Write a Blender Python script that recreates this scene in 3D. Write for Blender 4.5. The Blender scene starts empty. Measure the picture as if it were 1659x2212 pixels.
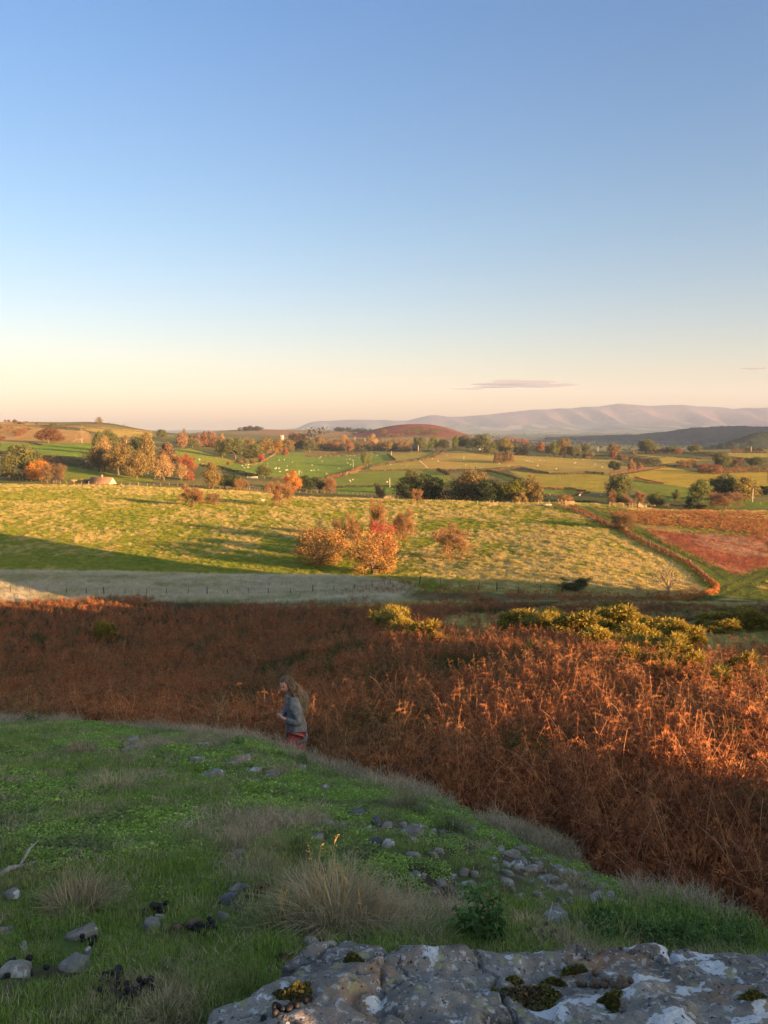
import bpy, math, random
import numpy as np
from mathutils import Vector, Matrix
random.seed(7); RNG = np.random.default_rng(11)
R = math.radians
scene = bpy.context.scene
COL = scene.collection

# ------------------------------------------------------------------ camera map
F0 = 1687.0; CX0, CY0 = 829.5, 1106.0
PITCH = R(6.46); CP, SP = math.cos(PITCH), math.sin(PITCH)
def ray(px, py):
    """slopes x/y and z/y of the sight line through a point of the 1659 x 2212 picture"""
    u = (np.asarray(px, float)-CX0)/F0; v = (CY0-np.asarray(py, float))/F0
    yy = CP+v*SP
    return u/yy, (-SP+v*CP)/yy
def tz(py): return float(ray(0, py)[1])
def project(x, y, z):
    dep = y*CP-z*SP
    dep = np.maximum(dep, 1e-3)
    return CX0+F0*x/dep, CY0-F0*(y*SP+z*CP)/dep
def CR(n, zx, zy):
    """enlargement n -> picture point"""
    ox, oy, k = {1:(0,877.8,.1984), 2:(329.2,877.8,.1984), 3:(658.3,877.8,.1984), 4:(987.5,877.8,.1984),
                 5:(1316.6,877.8,.2063), 6:(493.7,1069.8,.3307), 7:(1097.2,1069.8,.3386), 8:(829.5,1234.3,.5), 9:(0,1536,.5), 10:(829.5,1536,.5)}[n]
    return ox+k*zx, oy+k*zy
CRK = {1:.1984,2:.1984,3:.1984,4:.1984,5:.2063,6:.3307,7:.3386,8:.5,9:.5,10:.5}

# ------------------------------------------------------------------ noise
def _hash(ix, iy, seed):
    h = (ix.astype(np.int64)*374761393 + iy.astype(np.int64)*668265263 + seed*974634777) & 0x7fffffff
    h = ((h ^ (h >> 13))*1274126177) & 0x7fffffff
    return ((h ^ (h >> 16)) & 0xffff)/65535.0
def vnoise(x, y, seed=0):
    x = np.asarray(x, float); y = np.asarray(y, float)
    ix = np.floor(x); iy = np.floor(y); fx = x-ix; fy = y-iy
    fx = fx*fx*(3-2*fx); fy = fy*fy*(3-2*fy)
    a = _hash(ix, iy, seed); b = _hash(ix+1, iy, seed); c = _hash(ix, iy+1, seed); d = _hash(ix+1, iy+1, seed)
    return (a+(b-a)*fx)*(1-fy)+(c+(d-c)*fx)*fy
def fbm(x, y, seed=0, oct=4):
    s = 0; a = .5; t = 0
    for k in range(oct):
        s = s+a*vnoise(x*2**k+17.3*k, y*2**k-9.1*k, seed+k); t += a; a *= .5
    return s/t
def sstep(a, b, x):
    t = np.clip((np.asarray(x, float)-a)/(b-a), 0, 1); return t*t*(3-2*t)

# ------------------------------------------------------------------ terrain
# each row: distance -> picture heights of the ground at that distance (px, py); negative-only rows give z directly
ROWS = [
 (1.0,  'z', [(0,-2.3)]), (4.4, 'z', [(0,-3.55)]), (8.6, 'z', [(0,-4.62)]), (10.3, 'z', [(0,-5.06)]), (13, 'z', [(0,-5.80)]), (20, 'z', [(0,-8.5),(500,-8.2),(700,-7.8),(1250,-7.4),(1659,-7.5)]),
 (30, 'z', [(0,-11.6),(500,-11.0),(700,-10.4),(1100,-9.8),(1250,-9.8),(1659,-10.0)]),
 (42, 'z', [(0,-14.9),(500,-14.2),(700,-13.0),(900,-12.3),(1250,-12.4),(1659,-12.6)]), (55,'z',[(0,-18.0),(500,-17.2),(700,-16.0),(900,-15.1),(1250,-14.8),(1659,-14.8)]),
 (68, 'z', [(0,-20.9),(500,-20.1),(700,-18.7),(830,-17.9),(1250,-17.0),(1659,-16.9)]),
 (93, 'z', [(0,-24.0),(400,-23.7),(700,-22.4),(830,-21.8),(1250,-21.5),(1659,-21.8)]),
 (99, 'z', [(0,-24.4),(400,-24.1),(700,-22.9),(830,-22.4),(1250,-22.3),(1659,-22.9)]),
 (105,'p', [(0,1308),(400,1302),(830,1291),(1250,1296),(1659,1305)]),
 (116,'p', [(0,1281),(400,1278),(830,1267),(1000,1272),(1250,1270),(1450,1272),(1659,1278)]),
 (126,'p', [(0,1257),(400,1255),(700,1247),(830,1248),(1000,1250),(1250,1241),(1450,1243),(1659,1252)]),
 (138,'p', [(0,1234),(400,1239),(700,1243),(830,1240),(1000,1231),(1250,1213),(1450,1216),(1659,1226)]),
 (150,'p', [(0,1219),(400,1223),(600,1222),(830,1217),(1000,1207),(1250,1188),(1450,1190),(1659,1200)]),
 (170,'p', [(0,1188),(400,1193),(600,1192),(830,1180),(1000,1172),(1250,1155),(1450,1158),(1659,1163)]),
 (200,'p', [(0,1150),(400,1152),(600,1146),(830,1140),(1000,1130),(1250,1117),(1450,1121),(1659,1128)]),
 (240,'p', [(0,1110),(400,1108),(600,1106),(830,1101),(1000,1095),(1250,1086),(1450,1101),(1659,1103)]),
 (275,'p', [(0,1083),(400,1085),(600,1086),(830,1079),(1000,1081),(1100,1086),(1250,1092),(1450,1102),(1659,1104)]),
 (310,'p', [(0,1060),(250,1062),(400,1065),(600,1068),(760,1072),(900,1086),(1100,1093),(1250,1094),(1450,1093),(1659,1094)]),
 (345,'p', [(0,1042),(250,1045),(400,1052),(520,1058),(600,1069),(760,1078),(900,1081),(1100,1084),(1250,1081),(1450,1080),(1659,1080)]),
 (400,'p', [(0,1031),(150,1026),(250,1030),(400,1043),(520,1050),(700,1063),(900,1064),(1250,1064),(1450,1063),(1659,1064)]),
 (470,'p', [(0,1004),(100,1000),(200,1006),(300,1019),(400,1022),(520,1030),(700,1047),(900,1047),(1250,1048),(1450,1048),(1659,1048)]),
 (560,'p', [(0,980),(100,978),(200,980),(300,992),(400,998),(520,1009),(700,1029),(900,1029),(1250,1031),(1450,1030),(1659,1029)]),
 (680,'p', [(0,961),(100,960),(200,963),(300,973),(400,978),(520,994),(700,1010),(900,1011),(1250,1013),(1450,1011),(1659,1010)]),
 (800,'p', [(0,948),(100,949),(200,953),(300,962),(400,966),(520,981),(700,996),(900,997),(1100,996),(1250,999),(1450,997),(1659,992)]),
 (950,'p', [(0,930),(100,932),(200,936),(300,950),(400,957),(520,971),(700,983),(900,981),(1000,976),(1100,981),(1250,985),(1450,980),(1659,976)]),
 (1060,'p',[(0,918),(100,920),(200,922),(300,937),(400,948),(520,962),(700,976),(900,974),(1000,970),(1100,973),(1200,975),(1450,972),(1659,970)]),
 (1150,'p',[(0,911.5),(60,912),(150,913),(210,911.5),(250,915),(300,926),(350,934),(400,938),(450,946),(520,957),(700,971),(900,970),(1000,968),(1100,970),(1200,978),(1450,985),(1659,985)]),
 (1300,'p',[(0,912),(210,912),(300,928),(350,936),(400,940),(450,945),(520,953),(700,963),(900,963),(1000,963),(1100,968),(1200,980),(1659,992)]),
 (1500,'p',[(0,914),(210,914),(300,930),(350,938),(400,942),(450,942),(520,948),(700,955),(800,952),(900,952),(1000,955),(1060,960),(1100,968),(1200,984),(1659,1000)]),
 (1750,'p',[(0,918),(210,918),(300,932),(400,940),(450,938),(520,941),(640,946),(720,945),(780,944),(840,936),(900,932),(960,935),(1010,945),(1060,958),(1100,968),(1200,980),(1659,985)]),
 (2000,'p',[(0,920),(300,933),(400,938),(470,934),(540,933),(620,935),(700,938),(760,939),(800,930),(840,919.5),(890,915),(930,916.5),(960,921),(1000,936),(1040,950),(1100,965),(1200,972),(1659,974)]),
 (2350,'p',[(0,924),(300,934),(400,937),(460,932),(500,928.5),(550,926.8),(600,928),(640,929),(700,929),(740,931),(790,938),(890,932),(1000,945),(1100,958),(1200,965),(1659,966)]),
 (3000,'p',[(0,932),(300,938),(460,938),(560,936),(640,934),(700,934),(790,938),(1000,946),(1100,953),(1200,957),(1659,957)]),
 (4500,'p',[(0,935),(640,938),(1000,943),(1200,947),(1659,946)]),
 (7000,'p',[(0,936),(640,936),(1000,937),(1659,937)]),
 (14000,'z',[(0,-120)]),
]
# the mound the photographer stands on: picture outline of its brow and its distance
BROW = [(-600,1550,13.5),(0,1556,12.0),(200,1566,11.0),(400,1584,10.0),(520,1598,9.3),(600,1622,8.9),(700,1662,8.1),(850,1698,7.2),(1000,1752,6.4),(1200,1842,5.4),(1400,1950,4.4),(1550,2012,3.7),(1659,2046,3.3),(2300,2190,2.6)]
_bs = np.array([float(ray(p,q)[0]) for p,q,d in BROW]); _bd = np.array([d for p,q,d in BROW]); _bz = np.array([tz(q)*d for p,q,d in BROW])

NS, NY = 601, 900
S_AX = np.linspace(-.72, .72, NS); LY_AX = np.linspace(math.log(1.0), math.log(14000.0), NY)
def _build_grid():
    pxs = CX0+S_AX*F0   # near enough along a row: x/y to picture column at eye level
    ys = np.array([math.log(r[0]) for r in ROWS]); Z = np.zeros((len(ROWS), NS))
    for i, (Y, mode, pts) in enumerate(ROWS):
        xs = [p[0] for p in pts]; vs = [(p[1] if mode == 'z' else tz(p[1])*Y) for p in pts]
        if len(xs) == 1: Z[i] = vs[0]; continue
        ss = [(x-CX0)/F0/(CP+0.06*SP) for x in xs]
        zz = np.interp(S_AX, ss, vs)
        k = np.hanning(25); k /= k.sum()
        Z[i] = np.convolve(np.pad(zz, 12, mode='edge'), k, mode='valid')
    # monotone cubic (pchip) along log distance
    h = np.diff(ys)[:, None]; d = np.diff(Z, axis=0)/h
    m = np.zeros_like(Z); m[0] = d[0]; m[-1] = d[-1]
    w1 = 2*h[1:]+h[:-1]; w2 = h[1:]+2*h[:-1]
    same = d[:-1]*d[1:] > 0
    with np.errstate(divide='ignore', invalid='ignore'):
        hm = (w1+w2)/(w1/d[:-1]+w2/d[1:])
    m[1:-1] = np.where(same, hm, 0)
    # soften flat spots a little: blend towards the plain average slope
    m[1:-1] = .6*m[1:-1]+.4*(d[:-1]+d[1:])/2
    idx = np.clip(np.searchsorted(ys, LY_AX)-1, 0, len(ys)-2)
    t = (LY_AX-ys[idx])/np.diff(ys)[idx]; hh = np.diff(ys)[idx][:, None]; t = t[:, None]
    return (2*t**3-3*t**2+1)*Z[idx]+(t**3-2*t**2+t)*hh*m[idx]+(-2*t**3+3*t**2)*Z[idx+1]+(t**3-t**2)*hh*m[idx+1]
GRID = _build_grid()
def base_z(s, y):
    fs = np.clip((s-S_AX[0])/(S_AX[1]-S_AX[0]), 0, NS-1.001); fy = np.clip((np.log(np.maximum(y, 1.0))-LY_AX[0])/(LY_AX[1]-LY_AX[0]), 0, NY-1.001)
    i = fs.astype(int); j = fy.astype(int); a = fs-i; b = fy-j
    return (GRID[j,i]*(1-a)+GRID[j,i+1]*a)*(1-b)+(GRID[j+1,i]*(1-a)+GRID[j+1,i+1]*a)*b

# sun: low, behind the right shoulder
SUN_EL = 8.3; SUN_AZ = math.atan2(-.628, .778)      # direction towards the sun, in plan
SDX, SDY = -.778, .628                               # the way shadows run
PDX, PDY = .628, .778
# crest of the hill on the sun side (out of the picture, right and behind): t across the sunlight -> height
CREST = [(-60,3.0),(-20,0.8),(-5,-.6),(0,-.85),(4,-1.2),(7.3,-1.6),(9.8,-3.8),(13.8,-5.0),(16.2,-5.7),(20,-6.4),(24,-6.9),(28,-7.5),(36,-8.3),(40,-8.4),(50,-9.0),(56,-9.4),(57.5,-5),(67,2),(72,4),(85,7),(92,7),(96,-8.2),(105,-11.2),(112.5,-13.5),(120,-17),(160,-24),(260,-30)]
_ct = np.array([c[0] for c in CREST]); _ch = np.array([c[1] for c in CREST])
def T(x, y, detail=True):
    x = np.asarray(x, float); y = np.asarray(y, float)
    yc = np.maximum(y, .35); s = x/yc
    sc = np.clip(s, -.72, .72)
    z = base_z(sc, yc)
    # mound
    be = np.interp(sc, _bs, _bd); bz = np.interp(sc, _bs, _bz)
    q = np.clip((yc-2.0)/np.maximum(be-2.0, .3), -1, 1.6)
    zm = -1.70+(bz+1.70)*np.where(q > 0, q**1.0, q*.5)
    zm = zm-.9*np.maximum(q-1, 0)
    wm = 1-sstep(0.0, 1.0, (yc-be)/np.maximum(.14*be, .45))
    z = np.where(yc < be*1.4+1, z*(1-wm)+zm*wm, z)
    # sun-side crest, outside the view
    t = x*PDX+y*PDY; a = x*SDX+y*SDY; ac = -3-.28*np.maximum(t, 0)
    zc = np.interp(t, _ct, _ch)
    zr = zc-np.where(a > ac, .10*(a-ac), .03*(ac-a))
    w = np.where(y > 1.2, sstep(.66, 1.1, s), 1.0)
    w = w*(1-sstep(110, 230, y))*(1-sstep(200, 420, np.hypot(x, y)))
    wb = np.where((y < 1.2), sstep(1.2, .2, y), 0)*(s < .66)
    zb = np.where(t < 0, np.interp(t, _ct, _ch), -1.6)-.02*np.maximum(-y, 0)
    z = np.where(y > 1.2, z*(1-w)+np.maximum(zr, z-30)*w, z)
    zs = z*(1-sstep(1.2, .2, y))+zb*sstep(1.2, .2, y)
    z = np.where((y <= 1.2), np.where(x > 1.2, z*(1-w)+zr*w, zs), z)
    if detail:
        r = np.hypot(x, y)
        near = 1-sstep(8, 14, r)
        z = z+near*((fbm(x*1.1, y*1.1, 3, 4)-.5)*.16+(fbm(x*5, y*5, 5, 3)-.5)*.05)
        mid = sstep(12, 25, r)*(1-sstep(500, 900, r))
        z = z+mid*((fbm(x*.06, y*.06, 9, 3)-.5)*.9*(1-sstep(85, 100, r)*.55)+(fbm(x*.33, y*.33, 12, 3)-.5)*.35)
    return z
def YB(s): return np.interp(np.clip(s,-.6,.6), [-.5,-.26,-.1,0,.5], [109,106,99,95,94])     # far edge of the bracken slope
def hit(px, py, y0=1.2, y1=9000, lift=0.0):
    """first ground point on the sight line through a picture point"""
    sx, sz = ray(px, py)
    ys = np.exp(np.linspace(math.log(y0), math.log(y1), 3000))
    d = T(sx*ys, ys)+lift-sz*ys
    k = np.argmax(d > 0)
    if d[k] <= 0: k = len(ys)-1
    lo, hi = ys[max(k-1,0)], ys[k]
    for _ in range(12):
        m = .5*(lo+hi)
        if float(T(sx*m, m))+lift > sz*m: hi = m
        else: lo = m
    y = .5*(lo+hi)
    return float(sx*y), float(y), float(T(sx*y, y))

# ------------------------------------------------------------------ object helpers
def tag(o, label=None, cat=None, group=None, kind=None):
    if label: o['label'] = label
    if cat: o['category'] = cat
    if group: o['group'] = group
    if kind: o['kind'] = kind
    return o
def link(o, parent=None):
    COL.objects.link(o)
    if parent is not None: o.parent = parent
    return o
def empty(name, loc=(0,0,0), rz=0, scale=(1,1,1)):
    o = bpy.data.objects.new(name, None); o.location = loc; o.rotation_euler = (0,0,rz); o.scale = scale
    o.empty_display_size = .1
    return link(o)
def np_mesh(name, V, faces, mat=None, smooth=False, attrs=None):
    """faces: list of (n,k) int arrays"""
    me = bpy.data.meshes.new(name)
    V = np.asarray(V, np.float32)
    me.vertices.add(len(V)); me.vertices.foreach_set('co', V.ravel())
    faces = [np.asarray(f, np.int32) for f in faces if len(f)]
    nl = sum(f.size for f in faces); nf = sum(len(f) for f in faces)
    me.loops.add(nl); me.polygons.add(nf)
    me.loops.foreach_set('vertex_index', np.concatenate([f.ravel() for f in faces]))
    tot = np.concatenate([np.full(len(f), f.shape[1], np.int32) for f in faces])
    me.polygons.foreach_set('loop_start', np.concatenate([[0], np.cumsum(tot)[:-1]]).astype(np.int32))
    if smooth: me.polygons.foreach_set('use_smooth', np.ones(nf, bool))
    if attrs:
        for k, (typ, dom, arr) in attrs.items():
            at = me.attributes.new(k, typ, dom)
            at.data.foreach_set({'FLOAT':'value','FLOAT_COLOR':'color','FLOAT_VECTOR':'vector','INT':'value'}[typ], np.ascontiguousarray(arr).ravel())
    me.update(calc_edges=True); me.validate()
    if mat: me.materials.append(mat)
    return me
def obj(name, me, parent=None):
    return link(bpy.data.objects.new(name, me), parent)

class Geo:
    """collects tubes, boxes, leaf cards ... into one mesh"""
    def __init__(s): s.V = []; s.Q = []; s.T3 = []; s.n = 0; s.tint = []
    def add(s, V, quads=None, tris=None, tint=.5):
        V = np.asarray(V, float).reshape(-1, 3)
        if quads is not None and len(quads): s.Q.append(np.asarray(quads, int)+s.n)
        if tris is not None and len(tris): s.T3.append(np.asarray(tris, int)+s.n)
        s.V.append(V); s.n += len(V)
        s.tint.append(np.full(len(V), tint) if np.isscalar(tint) else np.asarray(tint, float))
    def tube(s, pts, rad, sides=6, cap=True, tint=.5, flat=1.0):
        pts = np.asarray(pts, float); n = len(pts); rad = np.broadcast_to(np.asarray(rad, float), (n,))
        d = np.gradient(pts, axis=0); d /= np.maximum(np.linalg.norm(d, axis=1, keepdims=True), 1e-9)
        ref = np.array([0,0,1.]) if abs(d[0][2]) < .9 else np.array([1.,0,0])
        a = np.cross(d, ref); a /= np.maximum(np.linalg.norm(a, axis=1, keepdims=True), 1e-9); b = np.cross(d, a)
        th = np.arange(sides)*2*math.pi/sides
        ring = pts[:,None,:]+rad[:,None,None]*(np.cos(th)[None,:,None]*a[:,None,:]+flat*np.sin(th)[None,:,None]*b[:,None,:])
        i = np.arange(n-1)[:,None]*sides; j = np.arange(sides)[None,:]; j2 = (j+1) % sides
        q = np.stack([i+j, i+j2, i+sides+j2, i+sides+j], -1).reshape(-1, 4)
        tr = None
        V = ring.reshape(-1, 3)
        if cap:
            V = np.vstack([V, pts[0], pts[-1]]); k = n*sides
            jj = np.arange(sides); j3 = (jj+1) % sides
            tr = np.vstack([np.stack([j3, jj, np.full(sides, k)], -1), np.stack([(n-1)*sides+jj, (n-1)*sides+j3, np.full(sides, k+1)], -1)])
        s.add(V, q, tr, tint)
    def box(s, c, d, rz=0, tint=.5, taper=1.0):
        c = np.asarray(c, float); hx, hy, hz = np.asarray(d, float)/2
        v = np.array([[-hx,-hy,-hz],[hx,-hy,-hz],[hx,hy,-hz],[-hx,hy,-hz],[-hx*taper,-hy*taper,hz],[hx*taper,-hy*taper,hz],[hx*taper,hy*taper,hz],[-hx*taper,hy*taper,hz]])
        cs, sn = math.cos(rz), math.sin(rz); v = np.stack([v[:,0]*cs-v[:,1]*sn, v[:,0]*sn+v[:,1]*cs, v[:,2]], -1)+c
        s.add(v, [[3,2,1,0],[4,5,6,7],[0,1,5,4],[1,2,6,5],[2,3,7,6],[3,0,4,7]], None, tint)
    def cards(s, C, size, nrm=None, rng=RNG, tint=None, aspect=1.0):
        """leaf cards: bent four-cornered blades at points C, facing roughly along nrm"""
        C = np.asarray(C, float); n = len(C)
        size = np.broadcast_to(np.asarray(size, float), (n,))
        r = rng.normal(size=(n, 3)); 
        N = r if nrm is None else nrm+.55*r
        N = N/np.maximum(np.linalg.norm(N, axis=1, keepdims=True), 1e-9)
        r2 = rng.normal(size=(n, 3)); A = np.cross(N, r2); A /= np.maximum(np.linalg.norm(A, axis=1, keepdims=True), 1e-9); B = np.cross(N, A)
        h = size[:,None]/2
        j = rng.uniform(.6, 1.25, (n, 4, 1))
        V = np.stack([C-A*h*aspect*j[:,0]+N*h*.3, C-B*h*j[:,1], C+A*h*aspect*j[:,2]+N*h*.25, C+B*h*j[:,3]], 1).reshape(-1, 3)
        q = np.arange(n*4).reshape(n, 4)
        t = rng.uniform(0, 1, n) if tint is None else tint
        s.add(V, q, None, np.repeat(t, 4))
    def mesh(s, name, mat, smooth=False):
        V = np.vstack(s.V); fs = []
        if s.Q: fs.append(np.vstack(s.Q))
        if s.T3: fs.append(np.vstack(s.T3))
        return np_mesh(name, V, fs, mat, smooth, {'tint': ('FLOAT','POINT', np.concatenate(s.tint).astype(np.float32))})
    def obj(s, name, mat, parent=None, smooth=False): return obj(name, s.mesh(name, mat, smooth), parent)

# ------------------------------------------------------------------ materials
def srgb(r, g, b):
    f = lambda c: (c/12.92 if c <= .04045 else ((c+.055)/1.055)**2.4)
    return (f(r/255), f(g/255), f(b/255), 1)
class NT:
    def __init__(s, name):
        s.m = bpy.data.materials.new(name); s.m.use_nodes = True; s.t = s.m.node_tree; s.t.nodes.clear(); s.out = s.n('ShaderNodeOutputMaterial')
    def n(s, typ, **kw):
        nd = s.t.nodes.new(typ)
        for k, v in kw.items():
            if hasattr(nd, k): setattr(nd, k, v)
            else: nd.inputs[k].default_value = v
        return nd
    def l(s, a, b): s.t.links.new(a, b)
    def noise(s, scale, detail=3, vec=None, rough=.55, dist=0):
        nd = s.n('ShaderNodeTexNoise'); nd.inputs['Scale'].default_value = scale; nd.inputs['Detail'].default_value = detail; nd.inputs['Roughness'].default_value = rough; nd.inputs['Distortion'].default_value = dist
        if vec is not None: s.l(vec, nd.inputs['Vector'])
        return nd.outputs['Fac']
    def pos(s): return s.n('ShaderNodeNewGeometry').outputs['Position']
    def attr(s, name): return s.n('ShaderNodeAttribute', attribute_name=name)
    def ramp(s, fac, stops, interp='LINEAR'):
        nd = s.n('ShaderNodeValToRGB'); cr = nd.color_ramp; cr.interpolation = interp
        while len(cr.elements) < len(stops): cr.elements.new(.5)
        for e, (p, c) in zip(cr.elements, stops): e.position = p; e.color = tuple(c)+(1,)*(4-len(c))
        s.l(fac, nd.inputs['Fac']); return nd.outputs['Color']
    def mix(s, fac, a, b, mode='MIX'):
        nd = s.n('ShaderNodeMix', data_type='RGBA', blend_type=mode)
        for sock, v in ((0, fac), (6, a), (7, b)):
            if hasattr(v, 'links') or hasattr(v, 'is_output'): s.l(v, nd.inputs[sock])
            else: nd.inputs[sock].default_value = v if sock == 0 else (tuple(v)+(1,)*(4-len(v)))
        return nd.outputs[2]
    def math(s, op, a, b=0.0, clamp=False):
        nd = s.n('ShaderNodeMath', operation=op, use_clamp=clamp)
        for k, v in ((0, a), (1, b)):
            if hasattr(v, 'is_output'): s.l(v, nd.inputs[k])
            else: nd.inputs[k].default_value = v
        return nd.outputs[0]
    def mapr(s, v, a, b, c=0, d=1):
        nd = s.n('ShaderNodeMapRange'); s.l(v, nd.inputs[0])
        for k, q in zip((1,2,3,4), (a,b,c,d)): nd.inputs[k].default_value = q
        return nd.outputs[0]
    def bump(s, height, strength=.5, dist=.1):
        nd = s.n('ShaderNodeBump'); nd.inputs['Strength'].default_value = strength; nd.inputs['Distance'].default_value = dist; s.l(height, nd.inputs['Height']); return nd.outputs['Normal']
    def surf(s, color, rough=.85, normal=None, transl=0, spec=.2):
        p = s.n('ShaderNodeBsdfPrincipled'); p.inputs['Roughness'].default_value = rough; p.inputs['Specular IOR Level'].default_value = spec
        if hasattr(color, 'is_output'): s.l(color, p.inputs['Base Color'])
        else: p.inputs['Base Color'].default_value = tuple(color)+(1,)*(4-len(color))
        if normal is not None: s.l(normal, p.inputs['Normal'])
        sh = p.outputs[0]
        if transl:
            t = s.n('ShaderNodeBsdfTranslucent')
            if hasattr(color, 'is_output'): s.l(color, t.inputs['Color'])
            else: t.inputs['Color'].default_value = tuple(color)+(1,)*(4-len(color))
            mx = s.n('ShaderNodeMixShader'); mx.inputs[0].default_value = transl; s.l(sh, mx.inputs[1]); s.l(t.outputs[0], mx.inputs[2]); sh = mx.outputs[0]
        s.l(sh, s.out.inputs['Surface']); return s.m
def scale_col(nt, col, fac):
    return nt.mix(1.0, col, fac, 'MULTIPLY')
# ------------------------------------------------------------------ ground sheet
def in_poly(px, py, poly):
    px = np.asarray(px); r = np.zeros(px.shape, bool); n = len(poly)
    for i in range(n):
        x1, y1 = poly[i]; x2, y2 = poly[(i+1) % n]
        c = ((y1 > py) != (y2 > py)) & (px < (x2-x1)*(py-y1)/((y2-y1) if y2 != y1 else 1e-9)+x1)
        r ^= c
    return r
def P(n, pts): return [CR(n, a, b) for a, b in pts]
GREEN = (.150,.205,.020); LUSH = (.060,.130,.016); OLIVE = (.170,.150,.030); STRAW = (.480,.360,.130); PALE = (.500,.450,.300)
RUST = (.200,.062,.026); DARKBR = (.050,.028,.016); MOOR = (.210,.130,.045); MTURF = (.095,.125,.032)
# farmland: picture outline, distance range, colour
FIELDS = [
 (P(1,[(0,380),(700,395),(1050,400),(1050,560),(800,545),(440,530),(0,480)]), 400, 760, (.075,.140,.016)),
 (P(1,[(660,640),(1000,690),(1400,760),(1659,780),(1659,830),(700,830)]), 340, 470, (.085,.125,.017)),
 (P(1,[(0,160),(1659,270),(1659,300),(900,230),(420,200),(0,200)]), 800, 1300, (.165,.135,.048)),
 (P(1,[(920,235),(1659,275),(1659,340),(1250,330),(950,270)]), 700, 1200, (.150,.150,.035)),
 (P(1,[(0,200),(950,270),(1050,400),(300,400),(0,400)]), 600, 1050, (.150,.125,.042)),
 (P(2,[(240,470),(420,460),(700,540),(900,600),(1150,630),(720,650),(400,650),(270,560)]), 400, 900, (.095,.140,.018)),
 (P(2,[(740,660),(1330,520),(1659,500),(1659,780),(1150,760),(900,700)]), 450, 1000, (.065,.120,.018)),
 (P(3,[(0,545),(620,530),(740,520),(920,510),(1000,590),(640,650),(240,780),(0,790)]), 400, 1100, (.060,.115,.017)),
 (P(3,[(910,520),(1490,480),(1430,540),(1000,590)]), 600, 1200, (.110,.130,.028)),
 (P(3,[(720,650),(1250,590),(1340,680),(700,690)]), 500, 1000, (.120,.135,.030)),
 (P(3,[(1250,590),(1540,490),(1659,480),(1659,690),(1340,680)]), 500, 1100, (.140,.135,.035)),
 (P(3,[(320,800),(620,700),(1440,690),(1560,760),(1659,850),(340,870)]), 380, 700, (.075,.120,.020)),
 (P(3,[(350,880),(1000,870),(1000,950),(350,950)]), 320, 480, (.060,.120,.016)),
 (P(4,[(0,480),(320,530),(770,530),(1659,580),(1659,740),(1000,720),(700,650),(0,690)]), 500, 1150, (.135,.140,.034)),
 (P(4,[(600,430),(870,440),(870,470),(760,480)]), 700, 1500, (.120,.140,.030)),
 (P(4,[(560,700),(760,720),(1000,735),(1659,740),(1659,940),(940,880)]), 380, 800, (.125,.140,.022)),
 (P(4,[(300,700),(520,800),(690,800),(680,770)]), 400, 800, (.060,.120,.016)),
 (P(4,[(930,900),(1300,910),(1300,960),(930,960)]), 320, 520, (.080,.140,.018)),
 (P(5,[(0,545),(200,600),(520,640),(0,720)]), 480, 900, (.130,.120,.036)),
 (P(5,[(200,500),(1070,560),(560,600),(520,540)]), 600, 1100, (.140,.140,.024)),
 (P(5,[(1230,480),(1659,490),(1659,550),(1230,540)]), 600, 1200, (.130,.140,.024)),
 (P(5,[(140,720),(600,635),(930,690),(1659,690),(1659,850),(900,860),(250,770)]), 380, 800, (.150,.150,.020)),
 (P(5,[(200,770),(870,860),(870,980),(640,980),(250,880)]), 330, 600, (.075,.120,.018)),
 (P(5,[(930,980),(1659,990),(1659,1110),(930,1060)]), 300, 460, (.060,.110,.016)),
]
RED_FIELD = P(7,[(880,225),(1050,235),(1659,265),(1659,455),(1500,520),(1440,500),(1230,430),(1080,360),(930,280)])
TRACKS = [(P(7,[(790,225),(920,300),(1100,390),(1250,470),(1350,560),(1420,600),(1659,665)]), 5.0), (P(7,[(1659,480),(1560,520),(1450,580),(1400,610),(1250,650),(1080,690)]), 3.2),
          (P(7,[(470,75),(560,115),(680,175),(790,225)]), 4.0)]
def dist_poly(x, y, pts):
    d = np.full(np.shape(x), 1e9)
    for (ax, ay), (bx, by) in zip(pts[:-1], pts[1:]):
        vx, vy = bx-ax, by-ay; L = vx*vx+vy*vy+1e-9
        t = np.clip(((x-ax)*vx+(y-ay)*vy)/L, 0, 1)
        d = np.minimum(d, np.hypot(x-ax-t*vx, y-ay-t*vy))
    return d
TRACK_W = [([hit(*q)[:2] for q in pl], w) for pl, w in TRACKS]
def pale_band(px, py, Y):
    """dead pale grass between the bracken and the field, 0..1 (used for colour and for what grows there)"""
    n = fbm(px*.006, py*.03, 41, 3)
    b = .7*sstep(1293, 1298, py)*(1-sstep(1312, 1322, py))*sstep(520, 700, px+120*n)*(1-sstep(930, 1120, px))*(Y > 60)
    h = np.exp(-((px-1075)/130)**2-((py-1365-.12*(px-1075))/34)**2)*(Y > 35)
    r = np.exp(-((px-1590)/130)**2-((py-1375)/40)**2)*(Y > 35)
    return np.clip(b+h*.9*(n > .46)+r*1.1*(n > .46), 0, 1)
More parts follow.
